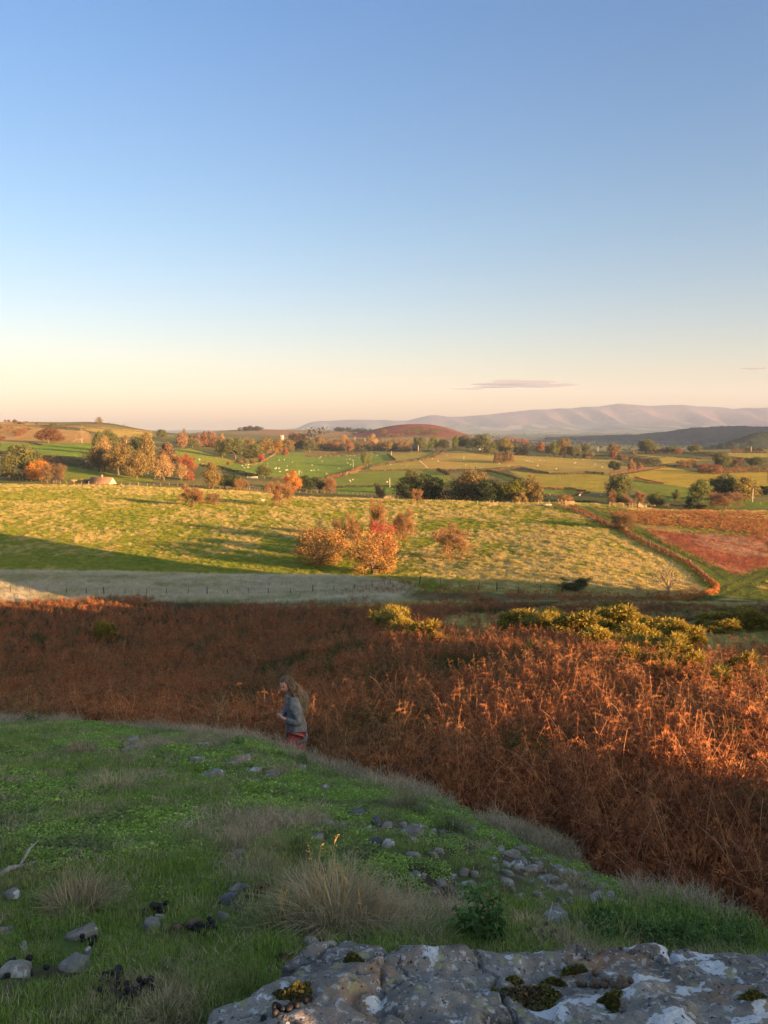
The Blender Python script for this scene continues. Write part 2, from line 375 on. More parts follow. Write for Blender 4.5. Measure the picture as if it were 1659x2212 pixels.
def cover(x, y, z):
    """colour of the ground surface, with shade darkened into the right of the far valley"""
    n = len(x); px, py = project(x, y, z); Y = np.maximum(y, .1); s = x/Y; r = np.hypot(x, y)
    c = np.zeros((n, 3)); 
    def put(m, col):
        m = np.clip(np.asarray(m, float), 0, 1)[:, None]; c[:] = c*(1-m)+np.asarray(col)*m
    f1 = fbm(x*.05, y*.05, 21, 4); f2 = fbm(x*.4, y*.4, 22, 3); f3 = fbm(x*.012, y*.012, 23, 3)
    # far country default
    put(np.ones(n), (.110,.105,.032))
    put(sstep(.50,.62,f3)*.8, (.190,.165,.055)); put(sstep(.52,.40,f3)*.6, (.080,.100,.034))
    # valley fields far away: a patchwork
    far = sstep(1300, 1700, y)
    cell = _hash(np.floor(x/150+.6*fbm(x*.004,y*.004,31,2)), np.floor(y/330+.4*fbm(x*.003,y*.003,33,2)), 77)
    pat = np.array([(.16,.15,.045),(.09,.12,.03),(.24,.19,.09),(.035,.05,.025),(.12,.11,.04)])[(cell*4.99).astype(int)]
    c[:] = c*(1-far[:,None]*.85)+pat*far[:,None]*.85
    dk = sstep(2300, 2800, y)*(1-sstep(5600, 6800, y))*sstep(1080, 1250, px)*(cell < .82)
    put(dk*.9, (.026,.034,.030))  # dark woods, plus the valley's shade painted into the ground colour
    # red hill and pale moor hill
    rh = np.exp(-(((px-905)/135)**2))*sstep(1560, 1800, y)*(1-sstep(2300, 2600, y))*sstep(952, 941, py)
    put(np.clip(rh*3, 0, 1), (.190,.055,.034)); put(np.clip(rh*3,0,1)*sstep(.46,.60,fbm(x*.02,y*.006,51,3))*sstep(880,780,px)*.8, (.110,.080,.030))
    put(np.clip(rh*3,0,1)*sstep(.44,.62,fbm(x*.010,y*.008,52,4))*.6, (.120,.070,.036)); put(np.clip(rh*3,0,1)*sstep(.58,.68,fbm(x*.03,y*.012,53,3))*.6, (.060,.050,.025))
    lh = sstep(1700, 2000, y)*(1-sstep(2500, 2900, y))*(px < 760)
    put(lh, (.200,.160,.060)); put(lh*sstep(.45,.6,f3), (.230,.130,.060)); 
    for poly, y0, y1, col in FIELDS:
        m = in_poly(px, py, poly) & (y > y0) & (y < y1)
        k = .85+.3*f1[m]
        c[m] = np.asarray(col)*k[:, None]*np.array([2.3,1.7,1.5])
    # the big pasture
    f = (y > 93) & (y < 345) & (px > -900) & (px < 2600)
    edge = np.interp(np.clip(s, -.6, .6), [ (q-CX0)/F0 for q in (0,250,400,520,640,760,900,1100,1250,1659)], [338,338,338,332,300,290,275,255,248,232])
    fm = sstep(-2, 2, y-YB(s))*(1-sstep(edge-3, edge+3, y))
    put(fm, GREEN)
    strw = fbm(x*.10+y*.02, y*.045, 61, 4)
    str2 = fbm(x*.55, y*.22, 62, 3)
    rightness = sstep(-.05, .22, s)*sstep(235, 150, y)
    band = np.exp(-((py-1133)/12)**2)*(px > 900)        # green stripe across the right half
    hol = np.exp(-((y-147)/14)**2)*(s < .02)            # greener hollow floor
    k = sstep(.38, .72, .48*strw+.52*str2+.20*rightness-.16*band-.10*hol-.03*(px < 700)*(py > 1090))
    put(fm*k, STRAW)
    put(fm*np.exp(-((y-edge+10)/8)**2)*(px < 760)*.8, (.38,.28,.12))
    strip = sstep(-1, 2, y-YB(s))*(1-sstep(0, 5, y-np.interp(np.clip(s,-.6,.6), [-.5,-.26,-.08,0,.1,.25,.5], [137,136,128,121,112,106,100])))
    rs = sstep(.0, .06, s); put(strip*(.55+.45*sstep(.35,.55,str2))*(1-rs), PALE); put(strip*rs*(y < 112)*.9, (.120,.095,.045))
    # right of the diagonal fence: tracks, bracken bank and flattened red bracken
    rt = sstep(.0, 3, (x-np.interp(y, [95,118,150,200,262], [53,50,52.5,57,62])))*(y > 90)*(y < 340)*(1-sstep(232, 240, y))
    put(rt, (.120,.120,.022)); put(rt*sstep(.48,.6,f1), (.300,.210,.080))
    rf = in_poly(px, py, RED_FIELD) & (y > 90) & (y < 300)
    put(rf, (.260,.085,.045)); put(rf*sstep(.5,.62,fbm(x*.35+y*.1, y*.07, 66, 3)), (.330,.190,.110))
    bank = in_poly(px, py, P(7,[(640,110),(850,100),(1659,118),(1659,262),(1100,200),(860,190)])) & (y > 120) & (y < 330)
    put(bank, (.170,.070,.026))
    for pl, w in TRACK_W:
        d = dist_poly(x, y, pl)
        put((d < w)*sstep(w, w*.5, d)*(y > 85), (.105,.135,.022))
        put(np.exp(-((d-w*.30)/.45)**2)*(y > 85)*.75, (.060,.055,.022))
    # bracken slope
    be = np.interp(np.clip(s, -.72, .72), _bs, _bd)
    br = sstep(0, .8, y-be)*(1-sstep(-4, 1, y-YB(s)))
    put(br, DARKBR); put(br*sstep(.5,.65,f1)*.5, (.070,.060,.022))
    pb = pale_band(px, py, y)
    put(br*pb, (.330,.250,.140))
    # mound turf: damp green with bare soil and thatch
    mo = (1-sstep(-.1, .7, y-be))*(y > -3)*(r < 16)
    put(mo, MTURF); put(mo*sstep(.52,.66,fbm(x*1.3,y*1.3,71,4)), (.060,.046,.032)); put(mo*sstep(.56,.68,fbm(x*.9,y*1.2,72,4)), (.160,.130,.085))
    stz = np.exp(-((px-1150)/330)**2-((py-1860-.30*(px-1150))/75)**2); put(mo*np.clip(stz*1.2,0,1)*sstep(.36,.5,fbm(x*2,y*2,78,3)), (.085,.068,.048))
    bk = (y < 1.0)|(s > .70)&(y < 80)
    put(bk*(1-mo), (.060,.070,.022))
    return c
def build_ground():
    cols_in = np.linspace(R(-37), R(37), 640)
    right = np.arange(R(37)+R(1.6), R(180), R(1.8)); left = -np.arange(R(37)+R(4), R(180), R(5))[::-1]
    az = np.concatenate([left, cols_in, right]); na = len(az)
    rr = np.exp(np.concatenate([np.linspace(math.log(.35), math.log(1.2), 14, endpoint=False), np.linspace(math.log(1.2), math.log(16), 240, endpoint=False), np.linspace(math.log(16), math.log(420), 420, endpoint=False), np.linspace(math.log(420), math.log(13200), 330)]))
    nr = len(rr)
    A, RR = np.meshgrid(az, rr); x = (RR*np.sin(A)).ravel(); y = (RR*np.cos(A)).ravel()
    z = T(x, y)
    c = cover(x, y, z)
    i = (np.arange(nr-1)*na)[:, None]; j = np.arange(na)[None, :]; j2 = (j+1) % na
    q = np.stack([i+j, i+j2, i+na+j2, i+na+j], -1).reshape(-1, 4)
    q = q[:, ::-1]
    V = np.stack([x, y, z], -1); V = np.vstack([V, [[0, 0, float(T(0., 0.))]]])
    jj = np.arange(na); tri = np.stack([jj, (jj+1) % na, np.full(na, nr*na)], -1)
    c = np.vstack([c, c[0]]); rgba = np.concatenate([c, np.ones((len(c), 1))], 1).astype(np.float32)
    m = NT('ground_cover')
    col = m.attr('cover').outputs['Color']; pos = m.pos()
    dist = m.n('ShaderNodeVectorMath', operation='LENGTH'); m.l(pos, dist.inputs[0]); d = dist.outputs['Value']
    fine = m.noise(9, 5, pos, .65); med = m.noise(.9, 4, pos, .6); big = m.noise(.12, 4, pos, .6)
    v = m.math('ADD', m.math('MULTIPLY', fine, .45), m.math('ADD', m.math('MULTIPLY', med, .55), m.math('MULTIPLY', big, .4)))
    col = scale_col(m, col, m.ramp(v, [(.35, (.45,.45,.45)), (.70, (1.05,1.05,1.05)), (.95, (1.6,1.55,1.45))]))
    hgt = m.math('ADD', m.math('MULTIPLY', m.noise(2.2, 4, pos, .7), .35), m.math('ADD', m.math('MULTIPLY', m.noise(.5, 4, pos, .7), 1.0), m.math('MULTIPLY', m.noise(14, 3, pos, .6), .05)))
    nearmix = m.mapr(d, 6, 60, .25, 1.0)
    bn = m.n('ShaderNodeBump'); bn.inputs['Distance'].default_value = 1.6; m.l(nearmix, bn.inputs['Strength']); m.l(hgt, bn.inputs['Height'])
    mat = m.surf(col, .95, bn.outputs[0], 0, .05)
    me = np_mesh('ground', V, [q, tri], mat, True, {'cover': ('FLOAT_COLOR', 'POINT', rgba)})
    g = obj('ground', me); tag(g, kind='structure'); return g
build_ground()

# ------------------------------------------------------------------ distant mountains: a long escarpment with spurs and gullies
def build_mountains():
    D = 11500.0
    top = [(-900,925),(560,930),(640,926),(670,912),(690,908),(740,906.5),(800,906),(850,907.5),(880,908),(905,902),(925,897),(940,896.5),(965,899),(1000,899.5),(1050,895),(1100,889),(1160,884),(1230,880.5),(1290,876),(1330,871.5),(1360,873),(1410,875),(1470,874),(1520,877),(1580,882),(1640,879),(1700,880),(2000,884),(2600,900)]
    px = np.linspace(-700, 2500, 900); tp = np.interp(px, [p[0] for p in top], [p[1] for p in top])
    sx = (px-CX0)/F0
    nv = 90; V = np.zeros((nv, len(px), 3))
    for i in range(nv):
        u = i/(nv-1)                   # 0 foot (near) .. .8 ridge .. 1 behind
        if u <= .8:
            a = u/.8; Y = 6600+(D-6600)*a
            prof = a**2.6*.50+.50*sstep(.70, .985, a)
        else:
            Y = D+(u-.8)/.2*2200; prof = 1-.5*((u-.8)/.2)**2
        zt = np.array([tz(q) for q in tp])*-D*-1
        ridge = zt                     # height of the ridge at D
        x = sx*Y*1.0
        z0 = -125
        # spurs: ridges running down towards the viewer
        k = x/620.0+2.2*fbm(x*.0009, Y*.0004, 81, 3)+(Y-D)*.00055
        sp = (np.abs((k % 1)-.5)*2)
        g = fbm(x*.0016, np.full_like(x, Y*.0009), 83, 4)
        amp = np.exp(-((prof-.62)/.26)**2)*(40+110*fbm(x*.0006, np.full_like(x, 3.3), 88, 2))
        z = z0+(ridge-z0)*prof-amp*(1-sp)*(.55+.9*g)+(g-.5)*70*np.exp(-((prof-.2)/.3)**2)
        z = np.minimum(z, ridge) if u < .8 else z
        if u < .03: z = z-60
        V[i, :, 0] = x; V[i, :, 1] = Y; V[i, :, 2] = z
    n = len(px); ii = (np.arange(nv-1)*n)[:, None]; jj = np.arange(n-1)[None, :]
    q = np.stack([ii+jj, ii+jj+1, ii+n+jj+1, ii+n+jj], -1).reshape(-1, 4)
    Vf = V.reshape(-1, 3); x, y, z = Vf.T
    rel = np.clip((z+125)/380, 0, 1)
    cell = _hash(np.floor(x/170+1.2*fbm(x*.003,y*.003,91,2)), np.floor(y/320+1.2*fbm(x*.003,y*.003,92,2)), 5)
    pat = np.array([(.11,.10,.045),(.055,.07,.035),(.19,.15,.09),(.03,.042,.03),(.08,.08,.045)])[(cell*4.99).astype(int)]
    moor = np.array((.088,.056,.054))*(.8+.5*fbm(x*.004,y*.004,95,3))[:, None]
    w = sstep(.22, .40, rel+.2*(fbm(x*.002,y*.002,97,3)-.5))[:, None]
    c = pat*(1-w)+moor*w
    m = NT('moorland'); col = m.attr('cover').outputs['Color']
    col = scale_col(m, col, m.ramp(m.noise(.012, 5, m.pos(), .65), [(.3,(.6,.6,.6)),(.7,(1.3,1.3,1.3))]))
    mat = m.surf(col, .95, m.bump(m.noise(.02, 5, m.pos(), .6), .6, 12), 0, .05)
    me = np_mesh('mountains', Vf, [q], mat, True, {'cover': ('FLOAT_COLOR','POINT', np.concatenate([c, np.ones((len(c),1))],1).astype(np.float32))})
    tag(obj('mountains', me), kind='structure')
build_mountains()
def build_dark_hill(name, spine, col, seed, foot):
    """a wooded spur: spine = (px, py, distance) along its top; flanks fall away on both sides"""
    pts = np.array([(float(ray(p,q)[0])*d, d, tz(q)*d) for p, q, d in spine])
    t = np.linspace(0, len(pts)-1, 160); P3 = np.stack([np.interp(t, np.arange(len(pts)), pts[:, k]) for k in range(3)], -1)
    W = np.linspace(-1, 1, 50); V = []
    for w in W:
        off = w*foot; prof = (1-abs(w)**1.3)
        x = P3[:,0]+.1*off; y = P3[:,1]+off
        zb = -130.0
        z = zb+(P3[:,2]-zb)*prof+(fbm(x*.02, y*.02, seed, 4)-.5)*9*prof+(fbm(x*.12, y*.12, seed+3, 2)-.5)*7*prof
        V.append(np.stack([x, y, z], -1))
    V = np.array(V); n = V.shape[1]; ii = (np.arange(len(W)-1)*n)[:, None]; jj = np.arange(n-1)[None, :]
    q = np.stack([ii+jj, ii+jj+1, ii+n+jj+1, ii+n+jj], -1).reshape(-1, 4)
    m = NT(name+'_cover'); cc = m.ramp(m.noise(.035, 5, m.pos(), .7), [(.3, tuple(.6*k for k in col)), (.7, tuple(1.4*k for k in col))])
    mat = m.surf(cc, .95, m.bump(m.noise(.09, 4, m.pos(), .7), 1.0, 9), 0, .05)
    tag(obj(name, np_mesh(name, V.reshape(-1,3), [q], mat, True)), kind='structure')
build_dark_hill('wooded_hill', [(1480,975,1500),(1550,961,1550),(1580,951,1600),(1610,942,1650),(1640,935,1700),(1680,930,1750),(1760,924,1800),(1900,918,1850),(2100,925,1900)], (.030,.038,.020), 101, 330)
build_dark_hill('valley_spur', [(1180,944,3900),(1280,941.5,3800),(1380,938,3700),(1450,931,3600),(1500,924,3500),(1560,919.5,3500),(1640,921,3500),(1750,918,3500),(2000,914,3500)], (.026,.034,.024), 107, 500)

# added unseen hill on the sunny side, placed to shade the valley at the right
def build_shade_hill():
    A = np.linspace(0, 1, 60); W = np.linspace(-1, 1, 30); V = []
    for w in W:
        x = 1900+3900*A+600*w*.63; y = 750+4300*A+600*w*-.75; top = 40+300*sstep(0, .25, A)*(1+.25*(fbm(A*9, A*0+2, 301, 3)-.5))
        V.append(np.stack([x, y, -140+(top+140)*np.maximum(0, 1-abs(w)**1.6)*sstep(-.02, .06, A)*sstep(1.02, .9, A)], -1))
    V = np.array(V); n = V.shape[1]; ii = (np.arange(len(W)-1)*n)[:, None]; jj = np.arange(n-1)[None, :]
    q = np.stack([ii+jj, ii+jj+1, ii+n+jj+1, ii+n+jj], -1).reshape(-1, 4)
    m = NT('hill_cover'); mat = m.surf(m.ramp(m.noise(.01, 5, m.pos(), .6), [(.3,(.05,.06,.025)),(.7,(.14,.12,.045))]), .95)
    tag(obj('hill', np_mesh('hill', V.reshape(-1,3), [q], mat, True)), kind='structure')  # unseen ridge, added for the shadow it throws
build_shade_hill()
# ------------------------------------------------------------------ air, sky, sun, camera
m = NT('air'); pv = m.n('ShaderNodeVolumePrincipled'); pv.inputs['Color'].default_value = (.53,.70,1.0,1); pv.inputs['Density'].default_value = 5.3e-5; pv.inputs['Anisotropy'].default_value = 0.0
m.l(pv.outputs[0], m.out.inputs['Volume']); AIR = m.m
g = Geo(); g.box((0, 0, 120), (27400, 27400, 900)); hz = g.obj('haze', AIR); tag(hz, kind='stuff')

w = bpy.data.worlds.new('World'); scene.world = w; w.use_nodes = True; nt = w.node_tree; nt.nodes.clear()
out = nt.nodes.new('ShaderNodeOutputWorld'); bg = nt.nodes.new('ShaderNodeBackground'); sky = nt.nodes.new('ShaderNodeTexSky')
sky.sky_type = 'NISHITA'; sky.sun_disc = False; sky.sun_elevation = R(SUN_EL); sky.sun_rotation = math.atan2(.778, -.628); sky.altitude = 300; sky.air_density = 1.0; sky.dust_density = 1.2; sky.ozone_density = 1.5
tc = nt.nodes.new('ShaderNodeTexCoord'); sp = nt.nodes.new('ShaderNodeSeparateXYZ'); nt.links.new(tc.outputs['Generated'], sp.inputs[0])
rp = nt.nodes.new('ShaderNodeValToRGB'); cr = rp.color_ramp
while len(cr.elements) < 5: cr.elements.new(.5)
for e, (p, c) in zip(cr.elements, [(0, (.68,.475,.41,1)), (.05, (.61,.485,.49,1)), (.23, (.475,.52,.585,1)), (.46, (.375,.515,.69,1)), (.80, (.56,.53,.52,1))]): e.position = p; e.color = c
nt.links.new(sp.outputs['Z'], rp.inputs['Fac'])
mu = nt.nodes.new('ShaderNodeVectorMath'); mu.operation = 'MULTIPLY'; m2 = nt.nodes.new('ShaderNodeVectorMath'); m2.operation = 'SCALE'; m2.inputs[3].default_value = 2.0
nt.links.new(sky.outputs[0], mu.inputs[0]); nt.links.new(rp.outputs[0], mu.inputs[1]); nt.links.new(mu.outputs[0], m2.inputs[0]); 
# brighter towards the low sun (behind the camera) and overhead
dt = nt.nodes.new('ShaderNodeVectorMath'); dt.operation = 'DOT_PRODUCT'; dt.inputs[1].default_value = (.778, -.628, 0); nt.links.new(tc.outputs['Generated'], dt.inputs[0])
def mrange(sock, a, b, c, d):
    q = nt.nodes.new('ShaderNodeMapRange'); q.interpolation_type = 'SMOOTHSTEP'; nt.links.new(sock, q.inputs[0])
    for i, v in zip((1,2,3,4), (a,b,c,d)): q.inputs[i].default_value = v
    return q.outputs[0]
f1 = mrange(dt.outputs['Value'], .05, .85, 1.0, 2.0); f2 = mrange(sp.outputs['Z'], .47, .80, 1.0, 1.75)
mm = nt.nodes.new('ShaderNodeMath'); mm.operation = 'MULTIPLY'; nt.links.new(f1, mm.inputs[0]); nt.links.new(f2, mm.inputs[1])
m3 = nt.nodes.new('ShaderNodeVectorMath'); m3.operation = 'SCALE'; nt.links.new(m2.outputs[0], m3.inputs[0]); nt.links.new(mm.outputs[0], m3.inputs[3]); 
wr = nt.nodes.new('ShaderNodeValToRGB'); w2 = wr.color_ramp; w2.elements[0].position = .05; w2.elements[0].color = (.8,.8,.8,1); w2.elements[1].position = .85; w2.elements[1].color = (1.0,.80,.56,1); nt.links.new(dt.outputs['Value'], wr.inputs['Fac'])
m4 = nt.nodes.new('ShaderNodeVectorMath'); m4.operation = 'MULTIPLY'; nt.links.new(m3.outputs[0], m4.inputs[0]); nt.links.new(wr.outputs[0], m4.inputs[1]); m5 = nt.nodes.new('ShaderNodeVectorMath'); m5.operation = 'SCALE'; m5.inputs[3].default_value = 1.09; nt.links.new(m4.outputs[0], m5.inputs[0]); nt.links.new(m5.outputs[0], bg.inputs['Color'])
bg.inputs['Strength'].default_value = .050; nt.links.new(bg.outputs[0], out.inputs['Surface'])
SKYNT, SKYBG, SKYTEX = nt, bg, sky

sl = bpy.data.lights.new('sun', 'SUN'); sl.energy = 5.0; sl.angle = R(.5); sl.color = (1.0, .56, .25)
so = bpy.data.objects.new('sun', sl); link(so)
ce = math.cos(R(SUN_EL)); to_sun = Vector((.778*ce, -.628*ce, math.sin(R(SUN_EL)))).normalized()
so.rotation_euler = to_sun.to_track_quat('Z', 'Y').to_euler()
cam = bpy.data.cameras.new('camera'); co = bpy.data.objects.new('camera', cam); link(co)
cam.sensor_fit = 'VERTICAL'; cam.sensor_height = 24; cam.lens = 24*F0/2212; cam.clip_start = .05; cam.clip_end = 60000
co.rotation_euler = (R(90)-PITCH, 0, 0); scene.camera = co
scene.view_settings.view_transform = 'Standard'; scene.view_settings.look = 'None'; scene.view_settings.exposure = 2.3; scene.view_settings.gamma = 1
scene.cycles.max_bounces = 6; scene.cycles.diffuse_bounces = 3; scene.cycles.glossy_bounces = 2; scene.cycles.transmission_bounces = 4; scene.cycles.volume_bounces = 0; scene.cycles.transparent_max_bounces = 8
scene.cycles.use_denoising = True
# ------------------------------------------------------------------ plant materials
def leaf_mat(name, use_obj=True, base=(.2,.15,.05), var=.45, transl=.25, hue=None, nscale=.5):
    m = NT(name)
    if use_obj: col = m.n('ShaderNodeObjectInfo').outputs['Color']
    else:
        n1 = m.n('ShaderNodeRGB'); n1.outputs[0].default_value = tuple(base)+(1,); col = n1.outputs[0]
    t = m.attr('tint').outputs['Fac']
    col = scale_col(m, col, m.ramp(t, [(0, (1-var,)*3), (1, (1+var, 1+var, 1+var*.8))]))
    if hue:
        col = m.mix(m.mapr(m.noise(nscale, 3, m.pos()), .42, .62), col, tuple(hue)+(1,))
    return m.surf(col, .75, None, transl, .15)
LEAF = leaf_mat('leaves')
m = NT('bark'); BARK = m.surf(m.ramp(m.noise(6, 4, m.pos()), [(.3,(.060,.045,.032)),(.7,(.160,.125,.090))]), .9)
m = NT('pale_bark'); PBARK = m.surf(m.ramp(m.noise(6, 4, m.pos()), [(.3,(.20,.15,.10)),(.7,(.40,.31,.22))]), .9)

# ------------------------------------------------------------------ tree models: crown and trunk for a unit tree (1 wide, 1 high)
def branchy(g, rng, base, d, L, r, lev, tips, spread=.6, up=.25, n=(3,5), bend=.18):
    k = 5; pts = [base]; p = np.array(base, float); d = np.array(d, float)
    for i in range(k-1):
        d = d+rng.normal(size=3)*bend; d[2] += up*.12; d /= np.linalg.norm(d); p = p+d*L/(k-1); pts.append(p.copy())
    g.tube(pts, np.linspace(r, r*.55, k), 5 if lev > 1 else 4 if lev else 3, cap=False)
    if lev == 0: tips.append((np.array(pts[-1]), d)); return
    for i in range(rng.integers(n[0], n[1]+1)):
        a = rng.uniform(.4, 1.0) if i else 1.0
        q = np.array(pts[int(round(a*(k-1)))]); nd = d+rng.normal(size=3)*spread; nd[2] += up; nd /= np.linalg.norm(nd)
        branchy(g, rng, q, nd, L*rng.uniform(.55,.85), r*.55, lev-1, tips, spread, up, n, bend)
def lobes(rng, n, kind):
    out = []
    for i in range(n):
        if kind == 'oak': th = rng.uniform(0, 2*math.pi); u = rng.uniform(0,1); z = .25+.62*u; rad = .37*math.sqrt(max(0, 1-((z-.52)/.50)**2)); rr = rng.uniform(.13,.21)
        elif kind == 'thorn': th = rng.uniform(0, 2*math.pi); u = rng.uniform(0,1); z = .10+.70*u; rad = .42*math.sqrt(max(0,1-((z-.42)/.52)**2)); rr = rng.uniform(.10,.17)
        elif kind == 'bush': th = rng.uniform(0, 2*math.pi); z = rng.uniform(.12,.72); rad = .38*math.sqrt(max(0,1-(z/.88)**2)); rr = rng.uniform(.14,.22)
        elif kind == 'tall': th = rng.uniform(0, 2*math.pi); z = rng.uniform(.18,.86); rad = .36*math.sin(math.pi*min(1,(z+.12)))**.8; rr = rng.uniform(.12,.2)
        else: th = rng.uniform(0, 2*math.pi); z = rng.uniform(.15,.9); rad = .36*(1-z)+.02; rr = .16*(1.1-z)+.04
        q = rad*math.sqrt(rng.uniform(.15,1))
        out.append((np.array([q*math.cos(th), q*math.sin(th), z]), rr))
    return out
def crown_trunk(kind, seed, nleaf=3400, size=.05, nl=26, trunk_h=.3, gap=.1):
    rng = np.random.default_rng(seed); g = Geo(); t = Geo(); L = lobes(rng, nl, kind)
    if kind in ('oak','tall'): L.append((np.array([0,0,.84]), .14)); L.append((np.array([.03,.02,.55]), .26))
    per = int(nleaf/len(L)); C = []; N = []; TT = []; SZ = []
    for c, r in L:
        if rng.random() < gap: continue
        k = int(per*(r/.16)**1.6); v = rng.normal(size=(k,3)); v /= np.linalg.norm(v, axis=1, keepdims=True)
        rad = r*rng.uniform(.55, 1.08, (k,1))**.6*(1+.28*rng.normal(size=(k,1))*.6)
        sc = np.array([1,1,.80])
        C.append(c+v*rad*sc); N.append(v+np.array([0,0,.25])); TT.append(np.clip(rng.normal(.5,.22,k)+rng.normal(0,.16), 0, 1)); SZ.append(size*rng.uniform(.6,1.35,k))
    C = np.vstack(C); N = np.vstack(N); ok = C[:,2] > .03
    g.cards(C[ok], np.concatenate(SZ)[ok], N[ok], rng, np.concatenate(TT)[ok])
    # trunk and limbs
    tr = .035 if kind != 'conifer' else .022
    top = np.array([rng.normal()*.02, rng.normal()*.02, trunk_h])
    t.tube([[0,0,-.04],[0,0,.02],[top[0]*.5,top[1]*.5,trunk_h*.6],top], [tr*1.5,tr*1.15,tr*.9,tr*.75], 7)
    big = sorted(L, key=lambda q: -q[1])[:min(11,len(L))]
    for c, r in big:
        mid = (top+c)/2+rng.normal(size=3)*.03; mid[2] = top[2]+(c[2]-top[2])*.42
        t.tube([top*.96, mid, c+np.array([0,0,r*.3])], [tr*.55,tr*.36,tr*.12], 5, cap=False)
    return g.mesh(kind+'_crown', LEAF), t.mesh(kind+'_trunk', BARK)
def thorn_tree(seed, nleaf=3200, size=.028, leafy=1.0, pale=False, lev=3, flat=.9):
    """small open tree: real branching with fine leaf sprays at the twig ends"""
    rng = np.random.default_rng(seed); t = Geo(); tips = []
    t.tube([[0,0,-.05],[.01,0,.08],[.0,.01,.2]], [.036,.026,.022], 7, cap=False)
    for i in range(7):
        a = i*2*math.pi/7+rng.uniform(-.4,.4); d = np.array([math.cos(a)*flat, math.sin(a)*flat, rng.uniform(.35,1.2)]); d /= np.linalg.norm(d)
        branchy(t, rng, [0,0,.12+.012*i], d, rng.uniform(.26,.38), .015, lev-1, tips, .62, .18, (3,4), .2)
    tp = np.array([p for p, d in tips]); g = Geo()
    # fit to the unit box
    mx = np.percentile(np.abs(tp[:,:2]), 97); sc = np.array([.46/mx, .46/mx, .93/np.percentile(tp[:,2], 98.5)])
    for a in t.V: a *= sc
    tp = tp*sc
    k = max(1, int(nleaf*leafy/len(tp)))
    C = np.repeat(tp, k, 0)+rng.normal(size=(len(tp)*k,3))*np.array([.055,.055,.045]); C = C[C[:,2] > .05]
    if leafy > 0: g.cards(C, size*rng.uniform(.6,1.4,len(C)), None, rng, np.clip(rng.normal(.5,.25,len(C)),0,1))
    else: g.cards(tp, .01, None, rng)
    return g.mesh('thorn_crown', LEAF), t.mesh('thorn_trunk', PBARK if pale else BARK)
MODELS = {
 'oak': [crown_trunk('oak', 100+i, 6500, .038, 36, .24, .08) for i in range(4)],
 'tall': [crown_trunk('tall', 200+i, 5500, .038, 34, .26, .08) for i in range(3)],
 'ash': [crown_trunk('tall', 300+i, 3600, .034, 40, .30, .18) for i in range(3)],
 'bush': [crown_trunk('bush', 400+i, 3000, .055, 22, .12, .06) for i in range(3)],
 'thorn': [thorn_tree(500+i, 15000, .021) for i in range(4)],
 'dense': [crown_trunk('thorn', 600+i, 11000, .024, 60, .16, .04) for i in range(3)],
 'bare': [thorn_tree(700+i, 1300, .022, .7, True) for i in range(3)],
 'snag': [thorn_tree(800, 0, .02, 0, True, 2, .4)],
 'conifer': [crown_trunk('conifer', 900+i, 2200, .05, 26, .35, .05) for i in range(2)],
}
_used = {}
def tree(kind, x, y, w, h, col, label, group=None, cat='tree', name=None, k=None, rz=None, sink=.0):
    z = float(T(x, y)); v = MODELS[kind]; i = _used.get(kind, 0) if k is None else k; _used[kind] = i+1
    cr, tr = v[i % len(v)]
    nm = name or {'oak':'oak_tree','tall':'broadleaf_tree','ash':'ash_tree','bush':'bush','thorn':'hawthorn_tree','dense':'hawthorn_tree','bare':'bare_tree','snag':'dead_tree','conifer':'conifer_tree'}[kind]
    e = empty(nm, (x, y, z-sink), (i*2.4) if rz is None else rz, (w, w, h))
    tag(e, label, cat, group)
    c = obj('crown', cr, e); c.color = tuple(col)+(1,)
    obj('trunk', tr, e)
    return e
def ptree(kind, n, zx, zb, zw, zt, col, label, Y=None, **kw):
    """tree at enlargement n: base column/row, width, top row"""
    px, py = CR(n, zx, zb); kk = CRK[n]
    if Y is None: x, y, z = hit(px, py)
    else:
        y = Y; x = float(ray(px, py)[0])*Y
    z = float(T(x, y)); dep = y*CP-z*SP
    w = zw*kk*dep/F0
    top = tz(CR(n, zx, zt)[1])*y; h = max(top-z, .5)
    return tree(kind, x, y, w*(1.18 if kind in ('oak','tall','ash') else 1.08), h*1.04, col, label, **kw)
OAKG = (.115,.122,.042); OAKB = (.190,.140,.052); DKG = (.045,.062,.024); LTG = (.150,.170,.050); RUSTL = (.265,.150,.064); ORNG = (.460,.190,.030); PINK = (.240,.145,.080); TAN = (.310,.210,.090); REDL = (.330,.075,.050); BRN = (.200,.125,.062); GOLD = (.320,.180,.058)
